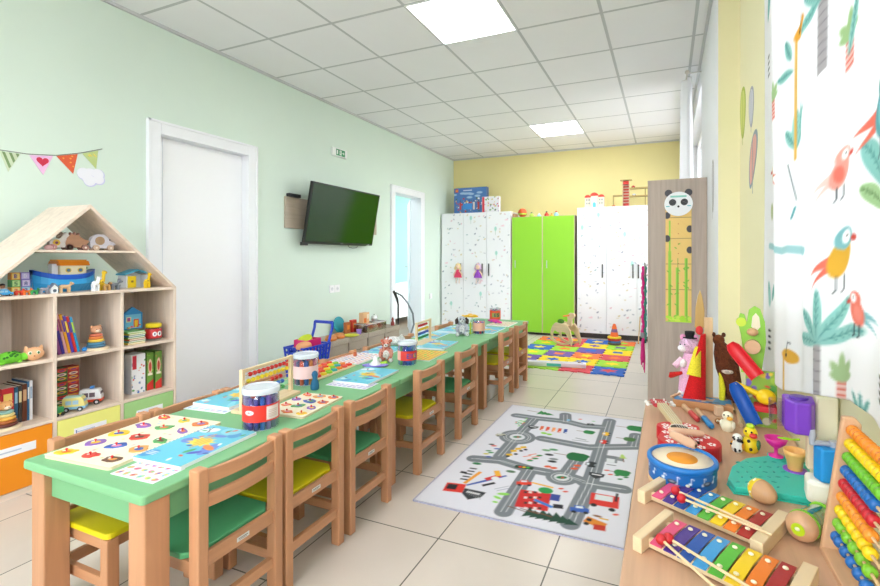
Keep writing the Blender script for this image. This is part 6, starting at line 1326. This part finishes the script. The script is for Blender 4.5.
mallet(S2(675.5, 491, TZ+.037), S2(762, 526, TZ+.04), .0385, .0345, 'red headed mallet lying farther back on the upper xylophone'); mallet(S2(681.5, 499, TZ+.037), S2(772, 532, TZ+.04), .0385, .0345, 'red headed mallet lying nearer on the upper xylophone')
a0, a1 = S2(639, 548), S2(668, 527); b0, b1 = S2(775, 622), S2(822, 588)
A = ((a0[0]+a1[0])/2, (a0[1]+a1[1])/2); B = ((b0[0]+b1[0])/2, (b0[1]+b1[1])/2)
xylophone(A, B, wa*.98, wb*.98, 'rainbow xylophone nearest the camera, cut by the bottom of the view')
mallet(S2(668.5, 539, TZ+.037), S2(776, 600, TZ+.04), .0385, .0345, 'red headed mallet lying on the lower xylophone'); 
mallet(S2(661, 541.5, TZ+.034), S2(735, 602, TZ+.04), .0385, .0345, 'second mallet on the lower xylophone, its stick nearer the table edge')
# ---- drum
x, y = S2(682, 470, TZ+.03); r = .0835
t = thing('toy_drum', 'round blue toy drum with orange centre and wooden base', 'drum', (x, y, TZ))
MB().lathe([(r*1.0, 0), (r*1.01, .003), (r*1.01, .010), (r*.98, .012)], 'woodx:#e0b98c', n=48).build('wood_base', t); c = Ink(2*PI*r*.985, .044, .0024, '#1668b4'); R = random.Random(5)
for k in range(16): u = (k+.5)*c.W/16; c.ell(u, .018+R.uniform(-.004, .006), .004, .003, '#e4edf6'); c.line([(u+.003, .018), (u+.003, .032)], .0016, '#e4edf6'); c.line([(u+.003, .032), (u+.009, .030)], .0018, '#e4edf6')
for k in range(6): u = (k+.2)*c.W/6; c.ell(u, .018, .012, .0055, '#262a33'); c.ell(u, .019, .007, .0025, '#8a98a8')
MB().lathe([(r*.975, .0125), (r*.975, .056)], '#1668b4', n=48).sheet(c, 'print', lambda u, v: (r*.985*math.cos(u/(r*.985)), r*.985*math.sin(u/(r*.985)), .0122+v)).build('shell', t)
MB().lathe([(r*.99, .052), (r*1.03, .055), (r*1.03, .063), (r*.99, .0665), (r*.90, .0665), (r*.89, .060)], '#1f76c4', n=48, caps=False).build('rim', t); MB().lathe([(.001, .059), (r*.93, .059), (r*.93, .0615), (.001, .0615)], 'matte:#f3e0c2', n=40).lathe([(.001, .0616), (r*.45, .0616), (r*.45, .0622), (.001, .0622)], 'matte:#f09a2c', n=36).build('drumhead', t)
# wooden clappers resting on the drum and guitar
for k, (p, q, z, r_, lab) in enumerate(((( 672, 437), (697, 444), .0, 0, ''), )): pass
def clapper(P, Z, L, r_, rz, ry, label):
    t = thing('wooden_clapper', label, 'clapper', (P[0], P[1], Z), rz, ry=ry); MB().tube([(-L/2, 0, 0), (-L*.46, 0, 0), (-L*.25, 0, 0), (L*.25, 0, 0), (L*.46, 0, 0), (L/2, 0, 0)], [r_*.5, r_*.8, r_, r_, r_*.8, r_*.5], 'woodx:#dfb292', 18).build('shaft', t); MB().cyl((L*.501-.001, 0, 0), (L*.505, 0, 0), r_*.36, '#7a5236', n=14).build('hole', t)
# ---- ukulele
H_, T_ = S2(660, 402, TZ+.05), S2(696, 448, TZ+.05); L = .50; ang = math.atan2(H_[1]-T_[1], H_[0]-T_[0]) 
t = thing('toy_guitar', 'red toy guitar with white flowers and beige neck lying behind the drum', 'guitar', (T_[0], T_[1], TZ), ang, group=None)
L = math.hypot(H_[0]-T_[0], H_[1]-T_[1]); bl = L*.52
prof = []; ctrl = [(-.0, .0), (.01, .045), (.04, .070), (.085, .078), (.13, .068), (.165, .052), (.195, .052), (.225, .058), (.25, .052), (.268, .030), (.272, .012)]
s_ = bl/.272; _c = [ctrl[0]]+ctrl+[ctrl[-1]]; _p = []
for i in range(1, len(_c)-2):
    for q in range(4):
        f = q/4; _p.append(tuple(.5*(2*_c[i][e]+(_c[i+1][e]-_c[i-1][e])*f+(2*_c[i-1][e]-5*_c[i][e]+4*_c[i+1][e]-_c[i+2][e])*f*f+(3*_c[i][e]-_c[i-1][e]-3*_c[i+1][e]+_c[i+2][e])*f**3) for e in (0, 1)))
up = [(a*s_, max(0, b)*1.12) for a, b in _p+[ctrl[-1]]]; outl = up+[(a, -b) for a, b in up[1:][::-1]]
MB().prism([(a, b) for a, b in outl], .002, .046, '#c8202c').build('body', t, .004, 3)
m = MB().prism([(a*.985+.002, b*.97) for a, b in outl], .0462, .0470, '#d22630'); R = random.Random(9)
for a, b in ((.23, .038), (.245, -.034), (.20, .04), (.21, -.042), (.15, .052), (.06, .058), (.03, .038), (.10, .055), (.05, -.055), (.12, -.058), (.09, -.03), (.02, -.02)):
    for q in range(5): m.ell((a*s_+.008*math.cos(q*1.257), b+.008*math.sin(q*1.257), .0472), (.0052, .0042, .0006), '#f6f1ef', 8)
m.build('flower_soundboard', t); MB().cyl((.205*s_, 0, .0468), (.205*s_, 0, .0478), .026, '#1c1512', n=28).tube([(.205*s_+.028*math.cos(q*PI/12), .028*math.sin(q*PI/12), .0478) for q in range(24)], .0018, '#f0e6dc', 6, True).build('sound_hole', t)
MB().box(.045*s_, .057*s_, -.022, .022, .0472, .053, 'woody:#3a2a22').build('bridge', t, .001)
MB().box(.24*s_, L*.93, -.017, .017, .040, .056, 'woodx:#dcc898').build('neck', t, .002)
m = MB()
for k in range(12): xx = .25*s_+k*(L*.93-.26*s_)/12; m.box(xx, xx+.0015, -.017, .017, .056, .0568, 'met:#d0cab8')
m.build('frets', t); MB().prism([(L*.93, -.018), (L*.94, -.026), (L*1.08, -.030), (L*1.09, 0), (L*1.08, .030), (L*.94, .026), (L*.93, .018)], .038, .050, '#c0303a').build('headstock', t, .002)
for k in range(4):
    s2 = -1 if k % 2 else 1; xx = L*(.97+.07*(k//2)); MB().cyl((xx, s2*.030, .044), (xx, s2*.040, .044), .002, 'met:#d8d8d8', n=8).ell((xx, s2*.046, .044), (.009, .007, .006), '#f2f0ec', 10).cyl((xx, s2*.018, .050), (xx, s2*.018, .058), .003, '#f2f0ec', n=8).build('tuning_peg', t)
m = MB()
for k in range(4): yy = -.0105+.007*k; m.tube([(.05*s_, yy, .0545), (L*.95, yy*1.1, .0585)], .0006, '#efe9dc', 5)
m.build('strings', t)
clapper(S2(686, 432, TZ+.06), TZ+.0600, .10, .0105, .05, 0.0, 'straight wooden shaker stick lying across the red guitar')
clapper(S2(683, 441, TZ+.075), TZ+.0790, .085, .0130, -.75, .05, 'short thick wooden clapper resting on the drum head')
# white plug at the end of the headstock
# ---- second instrument: wooden harp box with blue picture
P = S2(703, 409, TZ); t = thing('wooden_box_instrument', 'flat wooden toy instrument with blue patterned top behind the handled sticks', 'toy instrument', (P[0], P[1]+.03, TZ), -.08)
MB().box(-.105, .105, -.045, .045, 0, .028, 'woodx:#c98f5f').build('box', t, .003); c = Ink(.20, .084, .0025, '#3f8fc8'); R = random.Random(12); c.blobs(14, 0, .2, 0, .084, .006, .016, ['#8fc8e6', '#d8a878', '#3a3a44', '#e8d8c8', '#2f6fb0'], R); c.ell(.11, .042, .026, .018, '#c9a07a')
MB().at((-.1, -.042, .0286)).sheet(c, 'print').build('picture_top', t); m = MB()
for k in range(6): m.ell((-.11+.005*k, -.03+.012*k, .032), .006, 'woody:#d8b48a', 8)
m.build('wooden_pegs', t)
for k, (p, q, cc, nm) in enumerate((((684, 406), (698, 420), '#c23a3a', 'red'), ((697, 410), (712, 427), '#2a86c8', 'blue'))):
    (ax, ay), (bx, by) = S2(*p, TZ+.01), S2(*q, TZ+.01); L = math.hypot(bx-ax, by-ay); t = thing('wooden_baton', 'wooden baton with %s painted end beside the white chick' % nm, 'stick', (ax, ay, TZ+.0105), math.atan2(by-ay, bx-ax), group='batons with painted ends')
    MB().tube([(0, 0, 0), (L*.5, 0, 0)], .0095, 'woodx:#d9b08a', 12).build('grip', t); MB().tube([(L*.5, 0, 0), (L*.97, 0, 0), (L, 0, 0)], [.0100, .0100, .006], cc, 12).build('painted_end', t)
P = S2(719, 416); t = thing('wooden_block', 'small plain wooden block beside the white chick', 'block', (P[0], P[1]+.012, TZ), .3); MB().box(-.013, .013, -.013, .013, 0, .034, 'woodz:#e3c3a2').build('block', t, .002)
P = S2(718, 424); t = thing('toy_owl', 'tiny brown owl toy in front of the wooden block', 'toy animal', (P[0]+.002, P[1]+.002, TZ)); MB().ell((0, 0, .010), (.013, .010, .010), '#a8703a', 12).build('body', t); MB().ell((-.004, -.009, .013), .004, '#f4f0dc', 8).ell((.005, -.009, .013), .004, '#f4f0dc', 8).ell((-.004, -.012, .013), .002, '#222222', 6).ell((.005, -.012, .013), .002, '#222222', 6).build('eyes', t)
def bird(px, py, body, wing, beak, label, h_=.062, crest=None, rz=-.4, spots=None, name='toy_chick'):
    P = S2(px, py); t = thing(name, label, 'toy animal', (P[0], P[1]+.012, TZ), rz); s_ = h_/.062
    MB().lathe([(.013*s_, 0), (.017*s_, .005*s_), (.019*s_, .018*s_), (.014*s_, .031*s_), (.009*s_, .036*s_)], body, n=20).build('body', t); MB().ell((0, 0, .046*s_), (.0155*s_, .015*s_, .014*s_), body, 16).build('head', t)
    MB().ell((.010*s_, -.014*s_, .043*s_), (.009*s_, .007*s_, .006*s_), beak, 10).build('beak', t); m = MB()
    for a in (-1, 1): m.ell((a*.006*s_, -.0135*s_, .051*s_), .0024*s_, '#1c1c1e', 8)
    m.build('eyes', t)
    for a in (-1, 1): MB().ell((a*.017*s_, 0, .020*s_), (.005*s_, .010*s_, .012*s_), wing, 10).build('wing', t)
    if crest: MB().ell((0, 0, .061*s_), (.010*s_, .008*s_, .007*s_), crest, 10).build('crest', t)
    if spots:
        m = MB(); R = random.Random(px)
        for k in range(9): a = R.uniform(0, 6.28); zz = R.uniform(.006, .05)*s_; rr = (.0185 if zz < .025*s_ else .0145)*s_; m.ell((rr*math.cos(a), rr*math.sin(a), zz), (.004*s_, .004*s_, .004*s_), spots, 8)
        m.build('spots', t)
    return t
bird(728, 432, '#f1ecd0', '#f4f0dc', '#efb03a', 'white chick toy with orange beak between the batons and the blue ramp', .068)
bird(738, 453, '#eeefe6', '#e8a832', '#1e1e20', 'white and black spotted cow toy left of the yellow one', .056, spots='#1e1e20', name='toy_cow')
bird(751, 453, '#f0d01c', '#3f7a4a', '#d8342a', 'yellow toy figure with green patch and red mouth beside the cow toy', .078, crest='#b8d82a', spots='#1f1f22', name='toy_figure')
P, Q = S2(733, 404), S2(742, 432); t = thing('wooden_stick', 'plain bent wooden stick lying between the white chick and the blue ramp', 'stick', (P[0], P[1]-.02, TZ+.008), math.atan2(Q[1]-P[1], Q[0]-P[0])); L = math.hypot(Q[0]-P[0], Q[1]-P[1])*.8; MB().tube([(0, 0, 0), (L*.5, .006, 0), (L, 0, 0)], .0075, 'woodx:#e0bf98', 10).build('shaft', t)
# ---- egg shaker and rattle
P = S2(765, 505, TZ); t = thing('egg_shaker', 'wooden egg shaker with dotted yellow end beside the upper xylophone', 'egg shaker', (P[0]-.003, P[1]+.010, TZ+.0262), -.95, k=1.16)
R_, R2 = [], []
def eggr(u): return .0225*math.sqrt(max(0, 1-u*u))*(1+.12*u)
for q in range(13):
    u = -.999+1.19*q/12; R_.append([(-.030*u, eggr(u)*math.cos(a*PI/12), eggr(u)*math.sin(a*PI/12)) for a in range(24)])
for q in range(9):
    u = .19+.809*q/8; R2.append([(-.030*u, (eggr(u)+.0002)*math.cos(a*PI/12), (eggr(u)+.0002)*math.sin(a*PI/12)) for a in range(24)])
MB().rings(R_, 'woodx:#cfa074').build('wooden_half', t); o = MB().rings(R2, '#efcf1e').build('yellow_half', t); m = MB()
for q in range(14): u = .3+.045*(q % 5)*2.4; a = q*1.9; u = min(u, .86); m.ell((-.030*u, eggr(u)*math.cos(a), eggr(u)*math.sin(a)), .0022, '#f7f2d8', 8)
m.build('dots', t)
for o2 in t.children: pass
P, Q = S2(805, 552), S2(838, 522); (ax, ay), (bx, by) = P, Q; ang = math.atan2(by-ay, bx-ax)
t = thing('rattle', 'wooden ended rain rattle with clear green tube beside the large abacus', 'rattle', (ax-.004, ay+.028, TZ+.030), ang)
MB().tube([(-.004, 0, 0), (.0, 0, 0), (.012, 0, 0), (.022, 0, 0)], [.012, .024, .0295, .0285], 'woodx:#d2a37c', 28).build('wooden_end', t); MB().tube([(-.0052, 0, 0), (-.0042, 0, 0)], .0125, '#b8d21c', 20).ell((-.0056, .001, .001), (.0006, .005, .004), '#eef3c8', 8).build('lime_sticker', t)
MB().tube([(.022, 0, 0), (.028, 0, 0)], .0300, '#7cc22e', 28).build('green_ring', t); MB().tube([(.028, 0, 0), (.07, 0, -.002), (.11, 0, -.003)], [.0275, .023, .020], 'clear:#cfe8c4', 28).build('clear_tube', t)
MB().tube([(.0285, 0, 0), (.06, 0, -.002), (.109, 0, -.003)], [.012, .011, .010], '#6fb64a', 12).build('green_core', t)
for k in range(3):
    xx = .045+.02*k; MB().tube([(xx, .019*math.cos(q*PI/10), .019*math.sin(q*PI/10)-.002) for q in range(20)], .0015, ['#3fa04a', '#e0d02a', '#8fd03a'][k], 6, True).build('coil', t)
MB().tube([(.11, 0, -.003), (.116, 0, -.003)], .0225, '#8fd82a', 26).build('green_ring', t)
m = MB()
R = random.Random(2)
for k in range(14): a = R.uniform(0, 6.28); m.ell((R.uniform(.03, .1), .015*math.cos(a), .015*math.sin(a)-.001), .0035, R.choice(['#e8d02a', '#d85a2a', '#4fae3a', '#e8e8e8']), 6)
m.build('seeds', t)
# ---- large abacus
AX, AY = .318, 1.128; t = thing('large_abacus', 'large wooden abacus with rainbow bead rows at the right edge of the view', 'abacus', (AX, AY, TZ), 0); Ls = .42; th_ = .014; FR = 'woodz:#dcae86'
lean = .018
MB().prism([(-.034, 0), (.020, 0), (.033, .262), (.022, .275), (.002, .275)], -th_, 0, FR, 'xz').build('end_panel', t, .004, 3)
MB().prism([(-.034, 0), (.020, 0), (.033, .262), (.022, .275), (.002, .275)], -Ls-th_, -Ls, FR, 'xz').build('end_panel', t, .004, 3)
MB().box(-.034, .014, -Ls, -th_, .0, .012, 'woody:#dcae86').build('base_rail', t, .002)
RC = [('#f08a1c', 10), ('#f3cf12', 10), ('#6dbb2c', 10), ('#1867b3', 9), ('#c8202c', 9), ('#f2952a', 9), ('#f4cf16', 7), ('#7cc02e', 6), ('#1867b3', 6)]
RN = ['top orange', 'upper yellow', 'upper green', 'upper blue', 'red', 'lower orange', 'lower yellow', 'lower green', 'bottom blue']
for k, (cc, n) in enumerate(RC):
    f = 1-(k+.25)/9; z = .020+.238*f; xx = -.012+.028*f*1.0; r = .0112
    MB().cyl((xx, -th_, z), (xx, -Ls, z), .0028, 'woody:#e2bf92', n=8).build('rod', t)
    m = MB(); bl = .0165
    for q in range(n):
        y = -th_-.001-bl*(q+.5)
        if k >= 6 and q >= 2: y -= .016*(q-1)*(.5 if k == 6 else 1)
        if y < -Ls+.02: break
        bead = MB().lathe([(.0035, -bl*.49), (r*.82, -bl*.42), (r, -bl*.16), (r, bl*.16), (r*.82, bl*.42), (.0035, bl*.49)], cc, n=14).build('bead', t); bead.matrix_local = Matrix.Translation((xx, y, z)) @ Matrix.Rotation(PI/2, 4, 'X')
# ---- ice cream play set
TEAL = '#2fc4b0'
poly = [(728, 497), (726, 484), (727, 470), (736, 463), (752, 458), (775, 459), (806, 470), (829, 484), (832, 498), (806, 500), (780, 503), (752, 504)]
poly = [(728, 478), (732, 466), (746, 458), (772, 455), (800, 459), (826, 470), (836, 486), (834, 497), (812, 499), (783, 494), (755, 489), (735, 487)]
Q = [S2(a, b, TZ+.018) for a, b in poly]; cx, cy = sum(p[0] for p in Q)/len(Q), sum(p[1] for p in Q)/len(Q)
t = thing('ice_cream_playset', 'turquoise tray with purple and blue hoppers, a toy ice cream maker', 'toy playset', (cx, cy, TZ)); loc = [(p[0]-cx, p[1]-cy) for p in Q]
MB().prism([(a*1.03, b*1.03) for a, b in loc], 0, .004, TEAL).prism(loc, .004, .018, TEAL).build('tray', t, .004, 3)
m = MB(); R = random.Random(21); n = 0
for i in range(9):
    for j in range(6):
        px, py = 738+9*i+4*(j % 2), 462+5*j
        if px < 790-(j > 3)*10 and (px-728)+(py-455) > 12 and py < 486+(px-740)*.08:
            a, b = S2(px, py, TZ+.018); m.at((a-cx, b-cy, .0175), rz=R.uniform(0, 3)).ell((0, 0, 0), (.0075, .0035, .0022), '#1f9f90', 8)
m.build('pressed_pattern', t)
def L3(px, py, z): a, b = S2(px, py, TZ+z); return a-cx, b-cy
a, b = L3(795, 470, .018); MB().lathe([(.028, .0181), (.028, .0205), (.024, .0205)], '#8a4fc8', (a, b, 0), 28).build('purple_ring', t)
a, b = L3(776, 456, .0185); MB().lathe([(.022, .0182), (.022, .021), (.018, .021)], TEAL, (a, b, 0), 24).build('cup_ring', t)
# cream tower against the wall carries the purple hopper; the blue one stands nearer
CR = '#ebe3c4'; PU = '#7a3fc0'; BU = '#1f93dc'
def wb(x0, x1, y0, y1, z0, z1, key): return MB().box(x0-cx, x1-cx, y0-cy, y1-cy, z0, z1, key)
wb(.334, .379, 1.345, 1.405, 0, .252, CR).build('cream_tower', t, .006, 3)
MB().prism([(.300-cx, 1.285-cy), (.345-cx, 1.275-cy), (.360-cx, 1.335-cy), (.308-cx, 1.342-cy)], .0183, .072, '#f0ecdc').build('cream_base', t, .010, 3)
MB().prism([(.264-cx, 1.318-cy), (.280-cx, 1.292-cy), (.311-cx, 1.292-cy), (.325-cx, 1.316-cy), (.3335-cx, 1.372-cy), (.268-cx, 1.372-cy)], .170, .246, PU).build('purple_hopper', t, .005, 3)
MB().lathe([(.020, .2465), (.020, .251), (.008, .251)], '#5a2fa0', (.296-cx, 1.335-cy, 0), 24).build('hopper_opening', t); MB().lathe([(.016, .175), (.017, .236)], 'clear:#ece4f6', (.252-cx, 1.345-cy, 0), 20, caps=False).build('clear_window', t)
wb(.316, .3335, 1.345, 1.366, .0725, .1695, '#e6cba8').build('hopper_leg', t, .004)
ux, uy = .343-cx, 1.300-cy
MB().prism([(ux-.026, uy+.004), (ux-.016, uy-.024), (ux+.018, uy-.024), (ux+.026, uy+.010), (ux-.008, uy+.024)], .0725, .150, BU).build('blue_hopper', t, .005, 3)
MB().tube([(ux-.030, uy-.004, .162), (ux-.029, uy-.004, .172), (ux-.029, uy-.004, .186)], [.006, .008, .006], '#a8acb8', 12).tube([(ux-.029, uy-.004, .156), (ux-.005, uy, .156), (ux+.020, uy+.002, .155)], .006, '#a8acb8', 10).tube([(ux-.029, uy-.004, .151), (ux-.029, uy-.004, .164)], .006, '#a8acb8', 10).tube([(ux+.014, uy+.002, .1505), (ux+.014, uy+.002, .163)], .010, '#a8acb8', 14).build('grey_crank', t)
p0, p1 = L3(806, 492, .02), L3(838, 492, .02); MB().tube([(p0[0], p0[1], .026), (p1[0], p1[1], .026)], .008, '#b4b6c6', 12).build('grey_bar', t)
# cup, cone and spoon on the tray
a, b = S2(776, 456, TZ+.0212); t = thing('toy_cup', 'translucent magenta toy sundae cup on the turquoise tray', 'toy cup', (a, b, TZ+.0212)); MB().lathe([(.019, 0), (.019, .003), (.005, .007), (.005, .022), (.012, .027), (.024, .038), (.029, .052), (.027, .052), (.021, .039), (.008, .029)], '#d81f90', n=28, caps=False).build('cup', t)
t2 = thing('toy_spoon', 'lime green toy spoon lying over the rim of the magenta cup', 'toy spoon', (a+.022, b-.002, TZ+.0752), -.1); MB().ell((0, 0, 0), (.020, .008, .0028), '#9fdc1c', 14).tube([(.018, 0, 0), (.034, .004, .002)], .003, '#9fdc1c', 8).build('spoon', t2)
a, b = S2(795, 470, TZ+.0186); t = thing('toy_cone', 'pale orange toy ice cream cone standing in the purple ring', 'toy cone', (a, b, TZ+.0184)); MB().lathe([(.015, .0), (.017, .004), (.0195, .026), (.0215, .028), (.0230, .040), (.0255, .042), (.0270, .054), (.0250, .054), (.0205, .036), (.014, .008)], '#f2b667', n=32, caps=True).build('cone', t)
# ---- ball run tower with ramps
bx, by = S2(757, 428); by += .02; SC = .00345
def G(px, py): return ((px-757)*SC, (430-py)*SC)
t = thing('ball_run', 'green wooden ball run with red and blue ramps and yellow scoop', 'toy', (bx, by, TZ), -.12)
c = Ink(.088, .19, .003, '#8fb53f'); c.blobs(30, 0, .088, 0, .19, .006, .014, ['#d84a3a', '#e8c83a', '#7a5fc0', '#4f9a4a', '#e0e0c8', '#a8c84a'], random.Random(3))
x0, z0 = G(748, 430); x1, z1 = G(775, 374)
MB().box(x0, x1, 0, .014, 0, z1, '#8fb53f').at((x0+.002, -.0006, .002)).sheet(c, 'print', lambda u, v: (u*(x1-x0-.004)/.088, 0, v*(z1-.004)/.19)).build('green_board', t)
MB().prism([G(*p) for p in ((744, 378), (752, 378), (762, 376), (766, 345), (765, 325), (761, 312), (756, 309), (751, 313), (749, 326), (747, 318), (743, 317), (741, 326), (744, 340), (746, 360))], .015, .027, '#8fc83f', 'xz').build('green_frame', t, .002)
MB().prism([G(*p) for p in ((757, 335), (761, 330), (760, 320), (757, 316), (754, 320), (753, 330))], .0130, .0148, '#efe2c4', 'xz').build('inlay', t)
a, z = G(744, 326); MB().cyl((a, .012, z), (a, .030, z), .016, '#c8dc3a', n=20).build('lime_wheel', t); a, z = G(754, 350); MB().cyl((a, -.012, z), (a, .0145, z), .024, 'woodx:#dcae86', n=24).build('wooden_disc', t); a, z = G(754, 335); MB().ell((a, -.002, z), (.018, .016, .014), 'woodx:#d8a87c', 14).build('wooden_ball', t)
def chute(p, q, w_, cc, y0=-.05):
    """an open trough whose hollow side faces the room"""
    (ax, az), (bx2, bz) = G(*p), G(*q); d = Vector((bx2-ax, 0, bz-az)); L = d.length; d.normalize(); nrm = Vector((-d.z, 0, d.x)); R_ = []
    for q_ in range(10):
        f = q_/9; w2 = w_*(.55 if q_ == 0 else (.9 if q_ == 1 else 1)); cpt = Vector((ax, y0-.02*f, az))+d*L*f; ring = []
        for a in range(9): h2 = PI*a/8; ring.append(tuple(cpt+nrm*math.cos(h2)*w2+Vector((0, math.sin(h2)*w2*.75, 0))))
        for a in range(9): h2 = PI-PI*a/8; ring.append(tuple(cpt+nrm*math.cos(h2)*w2*.86+Vector((0, math.sin(h2)*w2*.58, 0))))
        R_.append(ring)
    return MB().rings(R_, cc)
chute((734, 347), (758, 377), .024, '#d81f2a', -.032).build('red_ramp', t); chute((737, 386), (756, 424), .024, '#1656b0', -.048).build('blue_ramp', t)
a, z = G(765, 397); m = MB().ell((a, -.03, z), (.030, .028, .026), '#f5cb18', 18); b_, zb_ = G(739, 386); m.tube([(b_, -.035, zb_), (a-.01, -.03, z)], [.006, .012], '#f5cb18', 12).build('yellow_scoop', t)
x0, z0 = G(755, 411); x1, z1 = G(774, 405); MB().box(x0, x1, -.055, -.001, z0, z1, '#cf2430').build('red_platform', t, .003)
bird(752.5, 427, '#eeeeea', '#26282c', '#f0e8e0', 'tiny black and white cow toy at the foot of the blue ramp', .040, spots='#1e1e20', name='toy_cow')
# ---- hand puppets on a stand
P = S2(708, 401); t = thing('puppet_stand', 'upright wooden board stand carrying hand puppets at the far end of the counter', 'stand', (P[0], P[1]-.02, TZ), 0); hS = .345
MB().box(-.016, .016, -.010, .010, .012, hS, 'woodz:#e3bf92').build('upright', t, .002); MB().box(-.10, .085, -.045, .045, 0, .012, 'woodx:#d8b080').build('foot', t, .002)
MB().prism([(-.050, .30), (-.047, .38), (-.038, .43), (-.030, .455), (-.022, .43), (-.014, .38), (-.012, .30)], .011, .021, 'woodz:#c9a05a', 'xz').build('arched_back', t, .002); MB().cyl((-.07, 0, .012), (-.07, 0, .18), .007, 'woodz:#d8b080', n=10).build('peg', t); MB().cyl((.060, 0, .012), (.060, 0, .12), .007, 'woodz:#d8b080', n=10).build('peg', t)
sx_, sy_ = P[0], P[1]-.02
q = thing('hand_puppet', 'pink pig hand puppet with black hat and white muzzle on the puppet stand', 'puppet', (sx_-.067, sy_-.002, TZ+.0125))
MB().lathe([(.045, .03), (.040, .10), (.030, .16), (.022, .185)], 'fab:#efb8d8', n=20).build('robe', q); MB().ell((-.004, -.004, .215), (.038, .034, .036), 'fur:#f4c4e0', 18).build('head', q); MB().ell((-.030, -.022, .205), (.018, .016, .015), 'fab:#f6eef2', 12).build('muzzle', q); MB().ell((-.028, -.026, .145), (.016, .018, .018), 'fab:#f6f2f2', 12).build('paw', q)
for a in (-1, 1): MB().ell((-.004+a*.024, -.008, .248), (.011, .006, .014), 'fab:#e89ac4', 8).build('ear', q)
MB().cyl((-.002, 0, .246), (-.002, 0, .250), .030, 'fab:#1d1d20', n=20).cyl((-.002, 0, .250), (-.002, 0, .272), .019, 'fab:#1d1d20', n=18).build('hat', q); m = MB()
for a in (-1, 1): m.ell((-.030+a*.008, -.034+a*.0, .222), .0028, '#1c1c1e', 6)
m.build('eyes', q); MB().tube([(-.03, -.02, .16), (-.06, -.03, .13)], [.014, .012], 'fab:#f2c8dc', 10).build('arm', q); MB().tube([(-.02, .0, .04), (-.04, -.02, .0)], [.016, .016], 'fab:#f4eef0', 10).build('leg', q)
q = thing('hand_puppet', 'hand puppet in red cloak and yellow scarf beside the upright board', 'puppet', (sx_-.045, sy_-.062, TZ))
R_ = [[(-.062+.012*k_, -.018, .0+.002) if False else (-.075*(1-k/6)+.014, -.020-.004*k, .001+.285*k/6), (.030, -.012-.002*k, .001+.285*k/6), (.032, .014, .001+.285*k/6), (-.070*(1-k/6)+.014, .016-.002*k, .001+.285*k/6)] for k in range(7) for k_ in (0,)]
MB().rings(R_, 'fab:#d4181c').build('cloak', q); R_ = [[(-.040+.006*k, -.040, .13+.022*k), (.012, -.030, .12+.024*k), (.012, -.024, .12+.024*k), (-.038+.006*k, -.030, .13+.022*k)] for k in range(6)]; MB().rings(R_, 'fab:#f2e03a').build('scarf', q)
MB().ell((.008, -.005, .300), (.014, .014, .018), 'fab:#d83a3a', 12).build('hood', q); MB().tube([(-.055, -.02, .13), (-.095, -.01, .115), (-.10, -.01, .105)], [.006, .012, .005], 'fab:#c8201c', 8).build('sleeve', q)
q = thing('plush_toy', 'brown furry hand puppet with white paw hanging right of the upright board', 'puppet', (sx_+.060, sy_-.002, TZ+.0125))
MB().tube([(-.022, -.01, .235), (-.008, -.012, .20), (.006, -.012, .14), (.020, -.012, .08), (.028, -.012, .02), (.03, -.01, .004)], [.018, .036, .042, .036, .026, .014], 'fur:#6a3417', 18).build('body', q); MB().ell((.004, -.046, .13), (.022, .012, .010), 'fur:#e6d4c4', 10).build('paw', q); MB().ell((-.024, -.006, .245), (.022, .022, .022), 'fur:#7a3f1c', 14).build('head', q); 
for a in (-1, 1): MB().ell((-.024+a*.018, -.004, .266), (.008, .006, .010), 'fur:#5a2c14', 8).build('ear', q)
MB().tube([(-.020, -.03, .12), (-.014, -.045, .06), (-.016, -.040, .0)], [.006, .011, .010], 'fab:#e6dc2a', 8).build('yellow_ribbon', q)
